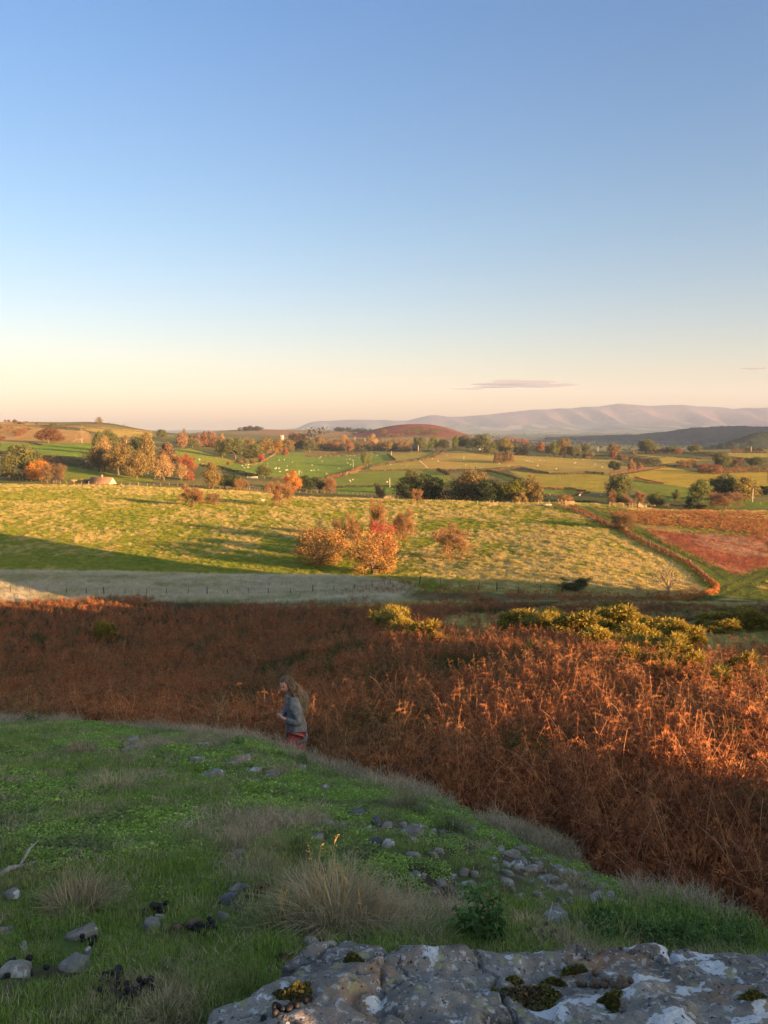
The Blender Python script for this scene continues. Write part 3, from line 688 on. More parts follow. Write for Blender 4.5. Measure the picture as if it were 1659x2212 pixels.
TREES = [
# --- hawthorns on the big pasture
('dense',6,605,455,380,185,GOLD,'large golden hawthorn, left one of the big pair in the pasture',{}),
('dense',6,945,525,330,190,GOLD,'large golden hawthorn, right one of the big pair in the pasture',{}),
('dense',6,1000,430,190,150,REDL,'crimson hawthorn crown behind the right one of the big pair',{}),
('thorn',6,985,330,100,32,RUSTL,'slender upright hawthorn rising behind the crimson crown',{}),
('thorn',6,1135,300,150,98,RUSTL,'rust brown hawthorn with pale trunk right of the crimson one',{}),
('thorn',6,825,330,100,122,RUSTL,'small hawthorn top showing between the big golden pair',{}),
('dense',6,725,330,120,125,BRN,'brown hawthorn behind the right shoulder of the left golden one',{}),
('dense',6,570,380,150,185,BRN,'dark brown hawthorn behind the left golden one, under the dead snag',{}),
('snag',6,605,310,110,95,TAN,'bare dead snag standing up behind the left golden hawthorn',{'cat':'dead tree'}),
('thorn',6,1448,412,235,205,(.270,.165,.075),'lone round hawthorn with dark trunk in the straw coloured pasture',{}),
('thorn',2,1388,1080,240,822,RUSTL,'rust brown hawthorn on the pasture below the pale path',{}),
('thorn',2,450,1092,270,862,RUSTL,'broad hawthorn in the upper pasture, larger of two neighbours',{}),
('dense',2,668,1068,170,935,BRN,'low round hawthorn in the upper pasture, smaller of two neighbours',{}),
('thorn',7,425,612,185,522,DKG,'dark spreading thorn bush behind the wire fence',{}),
('bare',7,825,640,85,540,TAN,'thin pale bare sapling beside the spreading bare tree',{'cat':'sapling'}),
('bare',7,1025,638,250,430,OAKG,'spreading nearly bare tree near the bend of the bracken fence line',{}),
('thorn',7,748,222,165,120,BRN,'olive brown thorn leaning over the diagonal fence',{}),
('thorn',3,1228,1065,125,902,RUSTL,'thin rust hawthorn beside the crest fence of the pasture',{}),
('bare',3,1385,1003,105,912,RUSTL,'low twiggy thorn, left of two in front of the dark wood',{}),
('thorn',3,1470,1008,85,930,RUSTL,'low rust thorn, right of two in front of the dark wood',{}),
('thorn',3,818,952,112,845,RUSTL,'red brown bush beyond the pasture crest below the hedge',{'Y':330}),
# --- behind the left fence
('ash',2,125,805,210,515,TAN,'pale trunked ash tree at the right end of the left wood',{}),
('ash',2,312,805,160,605,TAN,'slim light ash with pale trunk right of the left wood',{}),
('bush',2,405,808,130,695,(.260,.090,.040),'round red brown bush beside the slim light ash',{}),
('thorn',2,372,730,180,535,(.290,.095,.045),'reddish open crowned tree behind the slim light ash',{}),
('tall',2,160,725,230,388,BRN,'tall red brown tree at the back of the left wood',{}),
('tall',2,650,895,225,610,OAKB,'tall two tiered olive brown tree behind the pasture fence',{}),
('oak',2,790,895,145,745,DKG,'dark green tree in the fence row, left of two',{}),
('oak',2,880,895,190,745,DKG,'dark green tree in the fence row, right of two',{}),
('thorn',2,930,912,95,785,RUSTL,'small orange thorn with bare stem before the dark green pair',{}),
('thorn',2,1015,917,85,795,PINK,'narrow pinkish thorn at the end of the dark green pair',{}),
('thorn',2,1255,925,90,820,RUSTL,'small rust thorn by the fence left of the orange birch',{}),
('oak',2,1218,782,155,640,OAKG,'round olive tree alone at the foot of the sheep field',{}),
('tall',2,1522,945,195,680,(.400,.170,.040),'tall orange birch like tree behind the pasture fence',{}),
('oak',3,20,935,190,760,DKG,'dark green tree just right of the orange birch like tree',{}),
('oak',3,165,938,210,765,OAKG,'dark olive tree in the fence row right of the orange birch',{}),
('thorn',3,285,952,140,790,RUSTL,'rust tree at the right end of the fence row group',{}),
# --- left wood
('ash',1,1145,710,205,318,TAN,'tall tan feathery tree rising from the middle of the left wood',{'Y':437}),
('oak',1,1080,712,240,435,OAKB,'broad oak at the left end of the left wood, trunk showing',{}),
('oak',1,1290,748,270,408,OAKB,'big brown oak in the centre front of the left wood',{}),
('oak',1,1490,792,250,495,OAKB,'brown oak front right of the left wood with pale foot',{}),
('tall',1,1400,705,210,415,OAKG,'olive tree squeezed between oaks in the left wood',{'Y':440}),
('oak',1,1500,660,230,325,OAKG,'grey green oak at the back of the left wood',{'Y':470}),
('tall',1,1610,700,230,290,OAKB,'tall brown green tree at the back right of the left wood',{'Y':455}),
('oak',1,1090,500,150,278,OAKG,'dark olive tree behind the tan feathery one',{'Y':560}),
('oak',1,1205,500,165,250,OAKG,'grey olive tree with open top on the edge of the moor field',{'Y':600}),
('oak',1,1385,560,140,328,OAKB,'dark brown tree behind the left wood by the wooden pole',{'Y':540}),
('oak',1,265,720,340,418,OAKG,'big dark green oak behind the bright orange maple',{'Y':375}),
('oak',1,70,690,130,540,OAKG,'olive side crown at the left edge beside the big green oak',{'Y':372}),
('bush',1,80,772,160,642,PINK,'pink brown bush at the left picture edge by the fence',{}),
('bush',1,175,805,120,690,OAKG,'small olive bush between the pink bush and the orange maple',{}),
('dense',1,335,795,200,655,RUSTL,'rust orange bushy tree leaning on the bright orange maple',{}),
('dense',1,430,805,250,558,ORNG,'bright orange maple, the most vivid tree on the left',{'name':'maple_tree'}),
('thorn',1,612,838,245,625,BRN,'brown round thorn right of the bright orange maple',{}),
# --- left moor and skyline
('oak',1,525,398,235,230,(.160,.082,.036),'large brown oak alone on the moor slope',{}),
('oak',1,612,398,130,300,(.160,.090,.036),'smaller brown oak at the right foot of the moor oak',{}),
('bare',1,892,398,165,218,TAN,'big nearly bare tree with pale trunk on the field edge',{}),
('bush',1,692,376,75,308,BRN,'brown bush between the moor oak and the bare tree',{}),
('bush',1,197,325,70,258,(.230,.110,.050),'isolated tall bush on the left moor slope',{}),
('bush',1,30,368,85,318,BRN,'brown thicket at the left edge of the moor slope',{}),
('ash',1,1075,192,95,112,OAKB,'tree on the hilltop, tallest on the left skyline',{}),
('bush',1,1187,176,55,151,BRN,'round bush on the skyline just right of the hilltop tree',{}),
('bush',1,1243,180,40,155,PINK,'small pink bush on the skyline, second right of the hilltop tree',{}),
('bush',1,1350,198,36,177,BRN,'tiny bush on the falling skyline, left of the last two',{}),
('bush',1,1387,206,26,193,BRN,'tiny bush on the falling skyline, last on the right',{}),
('tall',1,160,182,52,138,(.150,.080,.045),'tallest of the bushes on the far left skyline',{}),
('bush',1,98,170,48,142,BRN,'wide low bush on the far left skyline',{}),
('bush',1,56,170,26,142,BRN,'small bush nearest the left edge on the skyline',{}),
('bush',1,212,192,62,158,BRN,'brown bush just right of the tallest far left skyline bush',{}),
('bush',1,262,198,40,162,BRN,'narrow bush right of the skyline thicket on the left',{}),
('tall',1,397,203,30,168,(.150,.085,.05),'lone narrow tree on the moor skyline left of the hilltop',{}),
('oak',1,580,222,75,175,OAKG,'dark tree below the left skyline',{}),
('bush',1,737,237,30,198,BRN,'tiny dark bush on the moor below the hilltop tree',{}),
('bush',1,665,212,38,192,BRN,'low brown bush on the moor left of the tiny dark one',{}),
# --- middle left woods
('oak',2,102,352,105,252,OAKG,'dome topped oak above the left wood against the skyline',{}),
('ash',2,347,352,75,235,OAKB,'umbrella shaped tree against the sky in the middle left',{'Y':800}),
('tall',2,318,455,140,288,PINK,'pinkish larch like tree left of the low green dome',{}),
('oak',2,432,452,145,353,OAKG,'low dark green dome shaped tree under the larches',{}),
('conifer',2,500,440,110,275,PINK,'pinkish larch, left of the larch stand',{'name':'larch_tree'}),
('conifer',2,570,442,120,262,(.230,.110,.050),'tall brown larch in the middle of the larch stand',{'name':'larch_tree'}),
('tall',2,630,445,150,258,PINK,'broad pink brown tree crowning the larch stand',{}),
('conifer',2,690,440,110,285,PINK,'pink larch on the right of the larch stand',{'name':'larch_tree'}),
('conifer',2,765,425,100,290,TAN,'pale tan larch at the right end of the larch stand',{'name':'larch_tree'}),
('bush',2,835,380,90,325,TAN,'low tan tree trailing off the larch stand',{'Y':900}),
('oak',2,762,562,155,378,OAKG,'dark oak at the left end of the oak grove',{}),
('oak',2,905,582,230,342,OAKG,'largest dark oak of the oak grove above the sheep field',{}),
('oak',2,1085,592,205,408,OAKG,'round front oak of the oak grove above the sheep field',{}),
('oak',2,1212,562,195,342,OAKB,'tall golden brown oak on the right of the oak grove',{}),
('oak',2,1335,525,155,372,(.270,.150,.032),'yellow orange tree at the right end of the oak grove',{}),
('oak',2,1055,480,125,342,OAKB,'brown oak top showing behind the oak grove',{'Y':720}),
('oak',2,1470,505,155,362,OAKB,'brown green tree right of the oak grove at the lane end',{}),
('bush',2,1090,622,75,553,OAKB,'small olive bush at the foot of the round front oak',{}),
('bush',2,1182,607,95,508,(.290,.085,.050),'round red bush at the foot of the oak grove',{}),
('bush',2,1440,533,90,458,(.280,.095,.050),'red bush at the end of the lane hedge',{}),
('bush',2,938,622,95,563,OAKB,'tan bush under the largest dark oak',{}),
('bush',2,1020,620,70,565,OAKB,'tiny tan bush between two bushes under the oak grove',{}),
('bush',2,822,642,52,588,RUSTL,'small orange bush alone on the grass left of the oak grove',{}),
('oak',2,1560,390,165,295,(.080,.058,.026),'dark oak clump right of the pale stone tower',{'Y':1050}),
('oak',2,1650,392,120,305,(.080,.058,.026),'dark oak touching the right side of the clump by the tower',{'Y':1050}),
# --- middle belt
('oak',3,680,666,128,498,LTG,'round light olive tree alone beside the lane hedge',{}),
('oak',3,50,492,135,368,OAKG,'olive tree at the left start of the middle belt',{}),
('oak',3,150,490,120,328,OAKB,'brown topped tree in the left of the middle belt',{'Y':1100}),
('tall',3,480,490,120,355,RUSTL,'orange feathery tree in the left half of the middle belt',{'Y':1050}),
('ash',3,425,480,130,305,TAN,'tall tan tree with loose crown in the left half of the middle belt',{'Y':1090}),
('oak',3,300,492,150,390,(.270,.140,.045),'low orange tinted tree in the middle belt',{'Y':1080}),
('tall',3,740,470,130,300,TAN,'tall tan tree in the centre of the middle belt',{'Y':1120}),
('oak',3,885,490,140,372,OAKB,'dark brown oak in the centre right of the middle belt',{'Y':1050}),
('ash',3,1050,490,100,390,PINK,'pale pink twiggy tree in the right half of the middle belt',{'Y':1040}),
('tall',3,1130,490,95,375,TAN,'tan twiggy tree left of the blue roofed house',{'Y':1040}),
('oak',3,1255,475,140,330,OAKG,'dark green tree right of the blue roofed house',{'Y':1040}),
('tall',3,1402,482,130,328,(.120,.150,.030),'bright green tree by the top of the lane',{}),
('oak',3,1512,478,125,355,(.080,.075,.024),'dark oak between the two bright green trees',{}),
('tall',3,1645,474,115,318,(.120,.145,.030),'second bright green tree, right of the dark oak',{}),
('oak',3,860,300,75,245,(.200,.110,.040),'round brown tree on the foot of the red hill',{}),
# --- right middle
('oak',4,65,472,115,318,DKG,'dark tree just right of the second bright green tree',{}),
('oak',4,145,475,130,345,DKG,'dark tree left of the white house',{}),
('oak',4,275,502,210,302,OAKG,'big dark oak over the white house',{}),
('oak',4,350,524,150,398,OAKG,'oak in front of the larch plantation',{}),
('tall',4,525,440,185,330,(.170,.150,.036),'light green tree behind the brown larch plantation',{'Y':960}),
('oak',4,652,524,100,442,DKG,'dark round bush right of the brown larch plantation',{}),
('bush',4,710,534,150,438,OAKB,'brown bush at the end of the brown larch plantation',{}),
('tall',4,918,492,115,388,(.260,.120,.045),'rust tree left of the dark round one by the farm',{}),
('oak',4,1005,517,115,428,DKG,'dark round tree left of the farm clump',{}),
('oak',4,1065,480,125,378,LTG,'light green tree behind the farm clump',{'Y':900}),
('oak',4,1168,475,155,352,OAKB,'tall olive oak at the top of the farm clump',{'Y':900}),
('oak',4,1150,548,140,438,DKG,'dark green tree in the front of the farm clump',{}),
('oak',4,1282,564,150,428,OAKG,'olive oak at the right front of the farm clump',{}),
('bush',4,1428,568,150,484,OAKB,'brown spreading bush right of the farm clump',{}),
('oak',4,1400,485,115,410,OAKG,'distant olive tree behind the brown spreading bush',{'Y':1000}),
# --- dark wood below the pasture crest
('oak',3,1125,965,250,775,DKG,'dark green oak at the left end of the dark wood',{'Y':320}),
('oak',3,1335,970,290,738,DKG,'highest dark green oak in the left half of the dark wood',{'Y':318}),
('oak',3,1170,860,160,688,OAKG,'olive tree behind the left end of the dark wood',{'Y':385}),
('oak',4,160,1015,350,688,OAKB,'large olive brown oak in the middle of the dark wood',{'Y':312}),
('oak',4,325,1032,290,800,DKG,'dark green tree in front of the large olive brown oak',{'Y':300}),
('oak',4,600,1042,300,798,(.130,.135,.022),'bright yellow green oak in the right of the dark wood',{'Y':298}),
('ash',4,800,1052,230,735,OAKB,'tall olive brown feathery tree at the right of the dark wood',{'Y':296}),
('ash',4,880,1052,150,815,OAKB,'tan feathery tree closing the dark wood on the right',{'Y':294}),
('bush',4,690,1045,160,900,OAKB,'brown low tree in front of the yellow green oak',{'Y':292}),
('dense',4,1172,1042,180,952,RUSTL,'rust orange domed thorn beyond the field gate',{'Y':300}),
# --- right
('oak',5,118,925,280,718,OAKG,'big dark oak alone right of the field gate',{'Y':330}),
('oak',5,92,1015,140,888,OAKG,'round olive tree under the big dark oak',{'Y':300}),
('thorn',5,18,1025,90,878,PINK,'pinkish thorn left of the round olive tree',{'Y':298}),
('thorn',5,205,1045,125,925,PINK,'low pinkish thorn right of the round olive tree',{'Y':296}),
('thorn',5,312,1003,100,888,RUSTL,'rust thorn right of the big dark oak',{'Y':318}),
('oak',5,492,1035,160,912,OAKG,'dark olive thorn before the lane, right of the rust one',{'Y':300}),
('tall',5,700,988,95,872,OAKG,'small lone upright tree in the shaded field',{}),
('oak',5,48,692,125,573,DKG,'dark green lone oak on the orange hedge line',{}),
('tall',5,226,682,85,548,PINK,'pinkish upright tree on the orange hedge line',{}),
('tall',5,312,668,65,583,PINK,'smaller pinkish tree next to it on the orange hedge line',{}),
('thorn',5,752,642,100,563,RUSTL,'rust thorn in the middle field, left of two',{}),
('thorn',5,862,642,105,553,RUSTL,'rust thorn in the middle field, right of two',{}),
('oak',5,1162,645,195,478,OAKG,'tall dark oak standing in the brown scrub on the right',{}),
('dense',5,975,682,140,588,(.230,.085,.036),'red brown thorn at the left of the scrub',{}),
('dense',5,1112,692,150,600,(.230,.085,.036),'red brown thorn below the tall scrub oak',{}),
('thorn',5,1285,632,110,548,RUSTL,'rust thorn right of the tall scrub oak',{}),
('thorn',5,1362,634,100,553,PINK,'pinkish thorn in the scrub belt',{}),
('oak',5,1532,635,170,528,OAKG,'olive thorn near the right edge of the scrub belt',{}),
('oak',5,945,985,215,768,LTG,'light olive lime at the left of the right hand group',{'Y':345}),
('oak',5,1065,985,180,758,OAKG,'olive tree second in the right hand group',{'Y':352}),
('oak',5,1215,985,280,715,OAKG,'tallest dark tree of the right hand group',{'Y':350}),
('tall',5,1420,992,290,742,(.210,.165,.045),'pale golden willow like tree of the right hand group',{'Y':340}),
('bush',5,895,1062,220,918,DKG,'dark scrub thicket before the right hand group',{'Y':290}),
('thorn',5,1212,1098,320,898,PINK,'large pinkish brown dome of twigs before the right hand group',{'Y':262}),
('bush',5,960,1075,140,1008,BRN,'low brown bush left of the pinkish brown dome',{'Y':270}),
('oak',5,1595,955,120,833,DKG,'dark evergreen near the right picture edge',{'Y':370}),
('oak',5,1650,965,90,838,DKG,'dark evergreen touching the right picture edge',{'Y':368}),
('oak',5,50,515,135,393,OAKB,'brown round oak on the plateau edge, left of the big one',{}),
('oak',5,382,494,200,348,OAKG,'biggest oak on the plateau edge against the blue valley',{}),
('oak',5,886,488,125,398,OAKG,'lone leaning oak on the plateau edge',{}),
('oak',5,470,494,95,433,OAKB,'brown tree right of the biggest plateau oak',{}),
('thorn',5,560,494,95,433,PINK,'pink brown thorn in the plateau hedge',{}),
('oak',5,652,494,105,420,OAKG,'dark tree in the plateau hedge right of the pink brown one',{}),
('dense',5,718,496,85,430,(.230,.10,.045),'red brown tree ending the plateau hedge',{}),
('bush',5,252,504,90,455,BRN,'low brown bush left of the biggest plateau oak',{}),
('bush',5,42,545,95,452,(.220,.095,.045),'red brown bush below the brown round plateau oak',{}),
('bush',5,130,558,135,490,BRN,'brown thicket on the field corner of the plateau',{}),
('bush',5,1590,470,65,430,BRN,'round brown bush on the far right horizon hedge',{}),
('bare',5,1580,1050,40,985,DKG,'thin small tree alone in the shaded field at right',{'Y':320}),
]
for kind, n, zx, zb, zw, zt, col, label, kw in TREES:
    kw = dict(kw); ptree(kind, n, zx, zb, zw, zt, col, label, kw.pop('Y', None), **kw)
# ------------------------------------------------------------------ hedges, woods, fences, farm things in the valley
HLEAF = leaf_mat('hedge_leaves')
def resample(pts, step):
    pts = np.asarray(pts, float); d = np.r_[0, np.cumsum(np.linalg.norm(np.diff(pts[:, :2], axis=0), axis=1))]
    n = max(2, int(d[-1]/step)+1); t = np.linspace(0, d[-1], n)
    return np.stack([np.interp(t, d, pts[:, k]) for k in range(pts.shape[1])], -1), d[-1]
def wpath(n, pts, Y=None):
    out = []
    for a, b in pts:
        px, py = CR(n, a, b)
        if Y is None: out.append(hit(px, py)[:2])
        else: out.append((float(ray(px, py)[0])*Y, Y))
    return out
def hedge(n, pts, hpx, col, label, Y=None, thick=None, group='hedges between the valley fields', name='hedge', ragged=.25):
    w = wpath(n, pts, Y); mid = w[len(w)//2]; h = hpx*CRK[n]*math.hypot(*mid)/F0
    th = thick or max(1.0, min(3.0, h*.9)); cs = max(.16, min(.9, mid[1]*.0011))
    P0, L = resample(w, 1.0); rng = np.random.default_rng(abs(hash(label)) % 1000 if False else sum(map(ord, label)))
    N = int(min(9000, max(300, L*(h+th)*3.2/(cs*cs)*.55)))
    t = rng.uniform(0, len(P0)-1.001, N); i = t.astype(int); f = (t-i)[:, None]
    xy = P0[i]*(1-f)+P0[i+1]*f
    hh = h*(.80+ragged*2*(fbm(xy[:,0]*.22, xy[:,1]*.22, 7, 3)-.42))
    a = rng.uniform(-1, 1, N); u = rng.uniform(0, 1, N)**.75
    tang = P0[np.minimum(i+1, len(P0)-1)]-P0[i]; tang /= np.maximum(np.linalg.norm(tang, axis=1, keepdims=True), 1e-6)
    nx = np.stack([-tang[:,1], tang[:,0]], -1)
    wd = th/2*(1-.45*u**2)
    xy = xy+nx*(a*wd)[:, None]
    z = T(xy[:,0], xy[:,1])+u*hh
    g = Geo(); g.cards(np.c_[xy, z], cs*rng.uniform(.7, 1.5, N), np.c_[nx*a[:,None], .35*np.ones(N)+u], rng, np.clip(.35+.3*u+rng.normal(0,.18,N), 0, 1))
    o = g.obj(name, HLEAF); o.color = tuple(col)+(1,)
    return tag(o, label, 'hedge' if name == 'hedge' else name.replace('_',' '), group)
HB = (.155,.105,.055); HD = (.070,.058,.030); HO = (.135,.112,.045); HT = (.250,.180,.090); HR = (.240,.110,.050)
for a in [
 (1,[(0,528),(70,535),(130,545)],50,HB,'thick brown hedge at the left edge behind the big green oak'),
 (1,[(465,592),(590,610),(700,632),(880,665),(1000,690)],80,HB,'tall broad hedge running from the orange maple to the left wood'),
 (1,[(0,166),(300,172),(640,178),(1000,172)],7,HB,'thin hedge line along the left moor skyline'),
 (1,[(930,238),(1100,245),(1400,270),(1659,285)],9,HB,'dark hedge crossing below the hilltop tree'),
 (1,[(420,208),(760,222),(1000,215)],14,HB,'brown scrubby hedge across the left moor'),
 (1,[(940,270),(1100,298),(1280,318)],7,HB,'thin lower hedge on the moor behind the left wood'),
 (1,[(330,395),(420,420),(470,425)],16,HB,'short bracken hedge under the moor oak'),
 (2,[(515,648),(600,658)],20,HD,'short dark hedge end right of the left wood'),
 (2,[(715,668),(900,718),(1150,770)],34,HD,'dark shaded hedge slanting across the sheep field edge'),
 (2,[(1290,790),(1480,790),(1659,790)],25,HB,'brown hedge along the foot of the sheep field'),
 (2,[(1190,612),(1250,575),(1335,525)],16,HT,'pale hedge climbing the lane from the oak grove'),
 (2,[(410,660),(520,640),(700,560)],7,HT,'faint fence side hedge left of the oak grove'),
 (2,[(900,610),(1000,632),(1100,638),(1190,615)],12,HT,'tan hedge strip along the foot of the oak grove'),
 (3,[(0,548),(300,546),(620,538)],24,HB,'brown hedge along the top of the sheep field'),
 (3,[(0,508),(350,510),(820,515)],18,HO,'olive hedge in front of the middle belt'),
 (3,[(235,792),(330,768),(440,742),(560,690),(650,660)],30,HR,'reddish left hedge of the sunken lane'),
 (3,[(430,755),(520,735),(610,705)],34,HT,'tan right hedge of the sunken lane, lower stretch'),
 (3,[(720,662),(870,635),(1000,612),(1250,592),(1400,545),(1490,492)],22,HB,'long hedge on the near side of the climbing lane'),
 (3,[(1255,585),(1400,560),(1480,528),(1545,492)],20,HB,'hedge on the far side of the climbing lane'),
 (3,[(905,532),(945,562),(985,596)],26,HD,'short dark hedge beside the white lane pole'),
 (3,[(905,528),(1000,520),(1200,505),(1370,490)],16,HB,'brown hedge above the upper lane field'),
 (3,[(625,712),(800,705),(1000,700),(1300,698),(1659,700)],24,HB,'long brown hedge crossing the middle below the round olive tree'),
 (3,[(340,888),(500,880),(700,878),(900,880),(1060,890)],26,HD,'dark bushy hedge above the lower meadow'),
 (3,[(1440,705),(1500,725),(1565,755)],42,HD,'short steep dark hedge above the dark wood'),
 (4,[(0,692),(160,695)],14,HB,'hedge fragment behind the olive crown of the dark wood'),
 (4,[(300,715),(480,700),(690,672)],36,HB,'brown hedge rising to the middle of the wide sheep slope'),
 (4,[(690,680),(850,718),(1000,738)],26,HD,'dark hedge falling across the wide sheep slope'),
 (4,[(1000,742),(1200,745),(1390,738)],30,HB,'brown hedge along the bottom of the wide sheep slope'),
 (4,[(1385,730),(1500,740),(1600,748)],32,HD,'dark hedge right of the wide sheep slope'),
 (4,[(320,712),(500,748),(600,780),(690,815)],34,HD,'dark hedge dropping behind the dark wood'),
 (4,[(945,905),(1060,908),(1160,900)],32,HR,'rust hedge stub right of the dark wood'),
 (4,[(1160,905),(1280,918),(1405,935)],32,HD,'dark hedge before the big lone oak'),
 (4,[(925,975),(1150,972),(1300,972),(1440,940)],24,HB,'low hedge by the little shaded paddock'),
 (4,[(1250,1040),(1400,1045),(1530,1040)],22,HD,'shadowed hedge beyond the field gate'),
 (4,[(770,480),(870,490),(1000,512)],16,HD,'dark hedge by the farm clump'),
 (4,[(1490,545),(1659,545)],18,HD,'dark hedge under the plateau at the centre right'),
 (5,[(0,722),(130,700),(250,682),(420,655),(590,640)],18,HR,'orange red hedge line rising to the right'),
 (5,[(205,585),(330,602),(420,615),(520,622)],68,HD,'massive dark hedge bank below the plateau oaks'),
 (5,[(760,492),(900,500),(1100,525)],20,HD,'dark hedge under the lone leaning oak'),
 (5,[(930,488),(1200,492),(1400,490),(1659,492)],16,HB,'long straight hedge on the right horizon'),
 (5,[(1280,475),(1400,472),(1600,474)],40,(.12,.06,.035),'dark purple brown hedge clump on the right horizon'),
 (5,[(1230,548),(1330,552),(1450,568),(1659,560)],26,HD,'dark hedge behind the scrub at the right'),
 (5,[(930,700),(1100,710),(1250,700),(1450,690),(1659,690)],62,(.17,.085,.036),'broad brown scrub bank across the right'),
 (5,[(200,550),(700,530),(1070,560)],10,HO,'thin olive hedge across the plateau field'),
 (5,[(530,622),(700,630),(920,640)],18,HD,'dark shaded hedge behind the two rust thorns'),
 (5,[(265,748),(340,770),(430,792),(560,815)],20,(.20,.09,.04),'low reddish gorse strip slanting on the right field'),
 (5,[(640,1040),(760,1045),(870,1060)],24,HD,'dark scrub strip left of the thicket'),
 (5,[(0,1035),(100,1040),(250,1045),(420,1042),(620,1045)],26,HT,'tan scrub along the right pasture fence'),
 (7,[(395,80),(480,110),(560,150),(640,190)],26,HR,'rust bracken edge along the top of the diagonal fence'),
 (7,[(560,160),(610,185),(720,216),(790,262),(880,312),(980,356),(1060,396),(1150,444),(1220,494),(1285,552)],30,HR,'thick rust hedge of dead bracken following the diagonal fence'),
 (7,[(1290,556),(1335,590),(1320,625),(1230,655),(1100,668),(960,672)],40,(.34,.135,.045),'orange bracken hedge rounding the bend at the end of the diagonal fence'),
]: hedge(*a)

def wood(name, n, pts, Yr, count, hr, wr, col, seed, cs=1.1, conifer=False, ncard=160, var=.35):
    """a far-off wood that reads as one mass: many small crowns in one object"""
    rng = np.random.default_rng(seed); g = Geo(); C = []; N = []; TT = []
    P0 = np.array([CR(n, a, b) for a, b in pts]); t = rng.uniform(0, len(P0)-1.001, count); i = t.astype(int)
    px = P0[i,0]*(1-(t-i))+P0[i+1,0]*(t-i)
    Y = rng.uniform(Yr[0], Yr[1], count); x = (px-CX0)/F0/(CP+.06*SP)*Y; z = T(x, Y)
    for k in range(count):
        h = rng.uniform(*hr); w = rng.uniform(*wr)
        v = rng.normal(size=(ncard,3)); v /= np.linalg.norm(v, axis=1, keepdims=True); rad = rng.uniform(.6,1.05,(ncard,1))
        if conifer: u = rng.uniform(.1,1,(ncard,1)); th = rng.uniform(0,6.28,(ncard,1)); p = np.concatenate([np.cos(th)*(1.05-u)*w*.5, np.sin(th)*(1.05-u)*w*.5, u*h], 1)
        else: p = v*rad*np.array([w/2,w/2,h*.46])+np.array([0,0,h*.54]); p[:, :2] *= (1+.35*np.sin(v[:, 2:3]*5+k))
        C.append(p+np.array([x[k],Y[k],z[k]])); N.append(v+np.array([0,0,.2])); TT.append(np.clip(rng.normal(.5,.16,ncard)+rng.normal(0,.2), 0, 1))
    g.cards(np.vstack(C), cs*rng.uniform(.6,1.4,count*ncard), np.vstack(N), rng, np.concatenate(TT))
    o = g.obj(name, HLEAF); o.color = tuple(col)+(1,); tag(o, kind='stuff')
wood('woodland', 3, [(-150,480),(1180,480)], (1050,1160), 110, (6,12), (9,16), (.070,.062,.028), 1)
wood('woodland', 3, [(0,470),(1180,470)], (1160,1350), 90, (8,15), (9,16), (.150,.100,.036), 2)
wood('woodland', 2, [(380,430),(800,430)], (880,960), 50, (7,14), (8,12), (.160,.090,.040), 3)
wood('woodland', 1, [(900,700),(1659,700)], (440,520), 26, (6,12), (8,12), (.120,.090,.030), 4, .6, ncard=300)
wood('woodland', 3, [(1100,340),(1440,330)], (1650,1750), 24, (9,15), (10,16), (.090,.075,.030), 5)
wood('woodland', 3, [(340,280),(720,275)], (2200,2350), 30, (8,16), (12,20), (.040,.040,.022), 6, 2.0)
wood('woodland', 2, [(960,340),(1190,345)], (2080,2200), 18, (8,14), (12,18), (.040,.042,.026), 7, 2.0)
wood('woodland', 4, [(400,400),(1000,400)], (1300,1500), 60, (9,16), (9,15), (.060,.055,.028), 8, 1.5)
wood('larch_woodland', 4, [(530,350),(770,350)], (1780,1850), 46, (18,24), (7,9), (.260,.090,.045), 9, 1.6, True)
wood('larch_plantation', 4, [(385,525),(610,528)], (755,800), 34, (8,12), (4,6), (.180,.120,.055), 10, .8, True)
wood('woodland', 4, [(700,400),(1500,430)], (1500,1900), 50, (8,14), (10,16), (.050,.052,.030), 11, 1.6)
wood('woodland', 3, [(1060,960),(1659,960)], (322,345), 18, (6,11), (7,11), (.030,.036,.014), 12, .5, ncard=420)
wood('woodland', 4, [(0,1020),(900,1020)], (305,330), 22, (5,10), (7,11), (.036,.040,.016), 13, .5, ncard=420)
wood('woodland', 3, [(780,330),(1100,330)], (1600,1660), 10, (5,9), (7,14), (.170,.090,.040), 14, 1.2)
wood('woodland', 1, [(0,240),(330,235)], (850,1000), 16, (3,6), (5,10), (.170,.085,.040), 15, .7)
# hedgerow trees of the far valley, one mass of specks
def far_trees():
    rng = np.random.default_rng(55); g = Geo(); n = 1500
    Y = np.exp(rng.uniform(math.log(1500), math.log(7500), n)); x = rng.uniform(-.1, .62, n)*Y
    a = fbm(x*.0028, Y*.0011, 58, 2); keep = (np.abs((a*9) % 1-.5) < .16) & ~((np.abs(x/Y-.045) < .12) & (Y < 2700)); x = x[keep]; Y = Y[keep]
    z = T(x, Y); k = 10; C = np.repeat(np.c_[x, Y, z+5], k, 0)+rng.normal(size=(len(x)*k,3))*np.array([9,5,2.6])
    g.cards(C, 6.5*rng.uniform(.5,1.4,len(C)), None, rng); o = g.obj('hedgerow_trees', HLEAF); o.color = (.045,.048,.030,1); tag(o, kind='stuff')
far_trees()

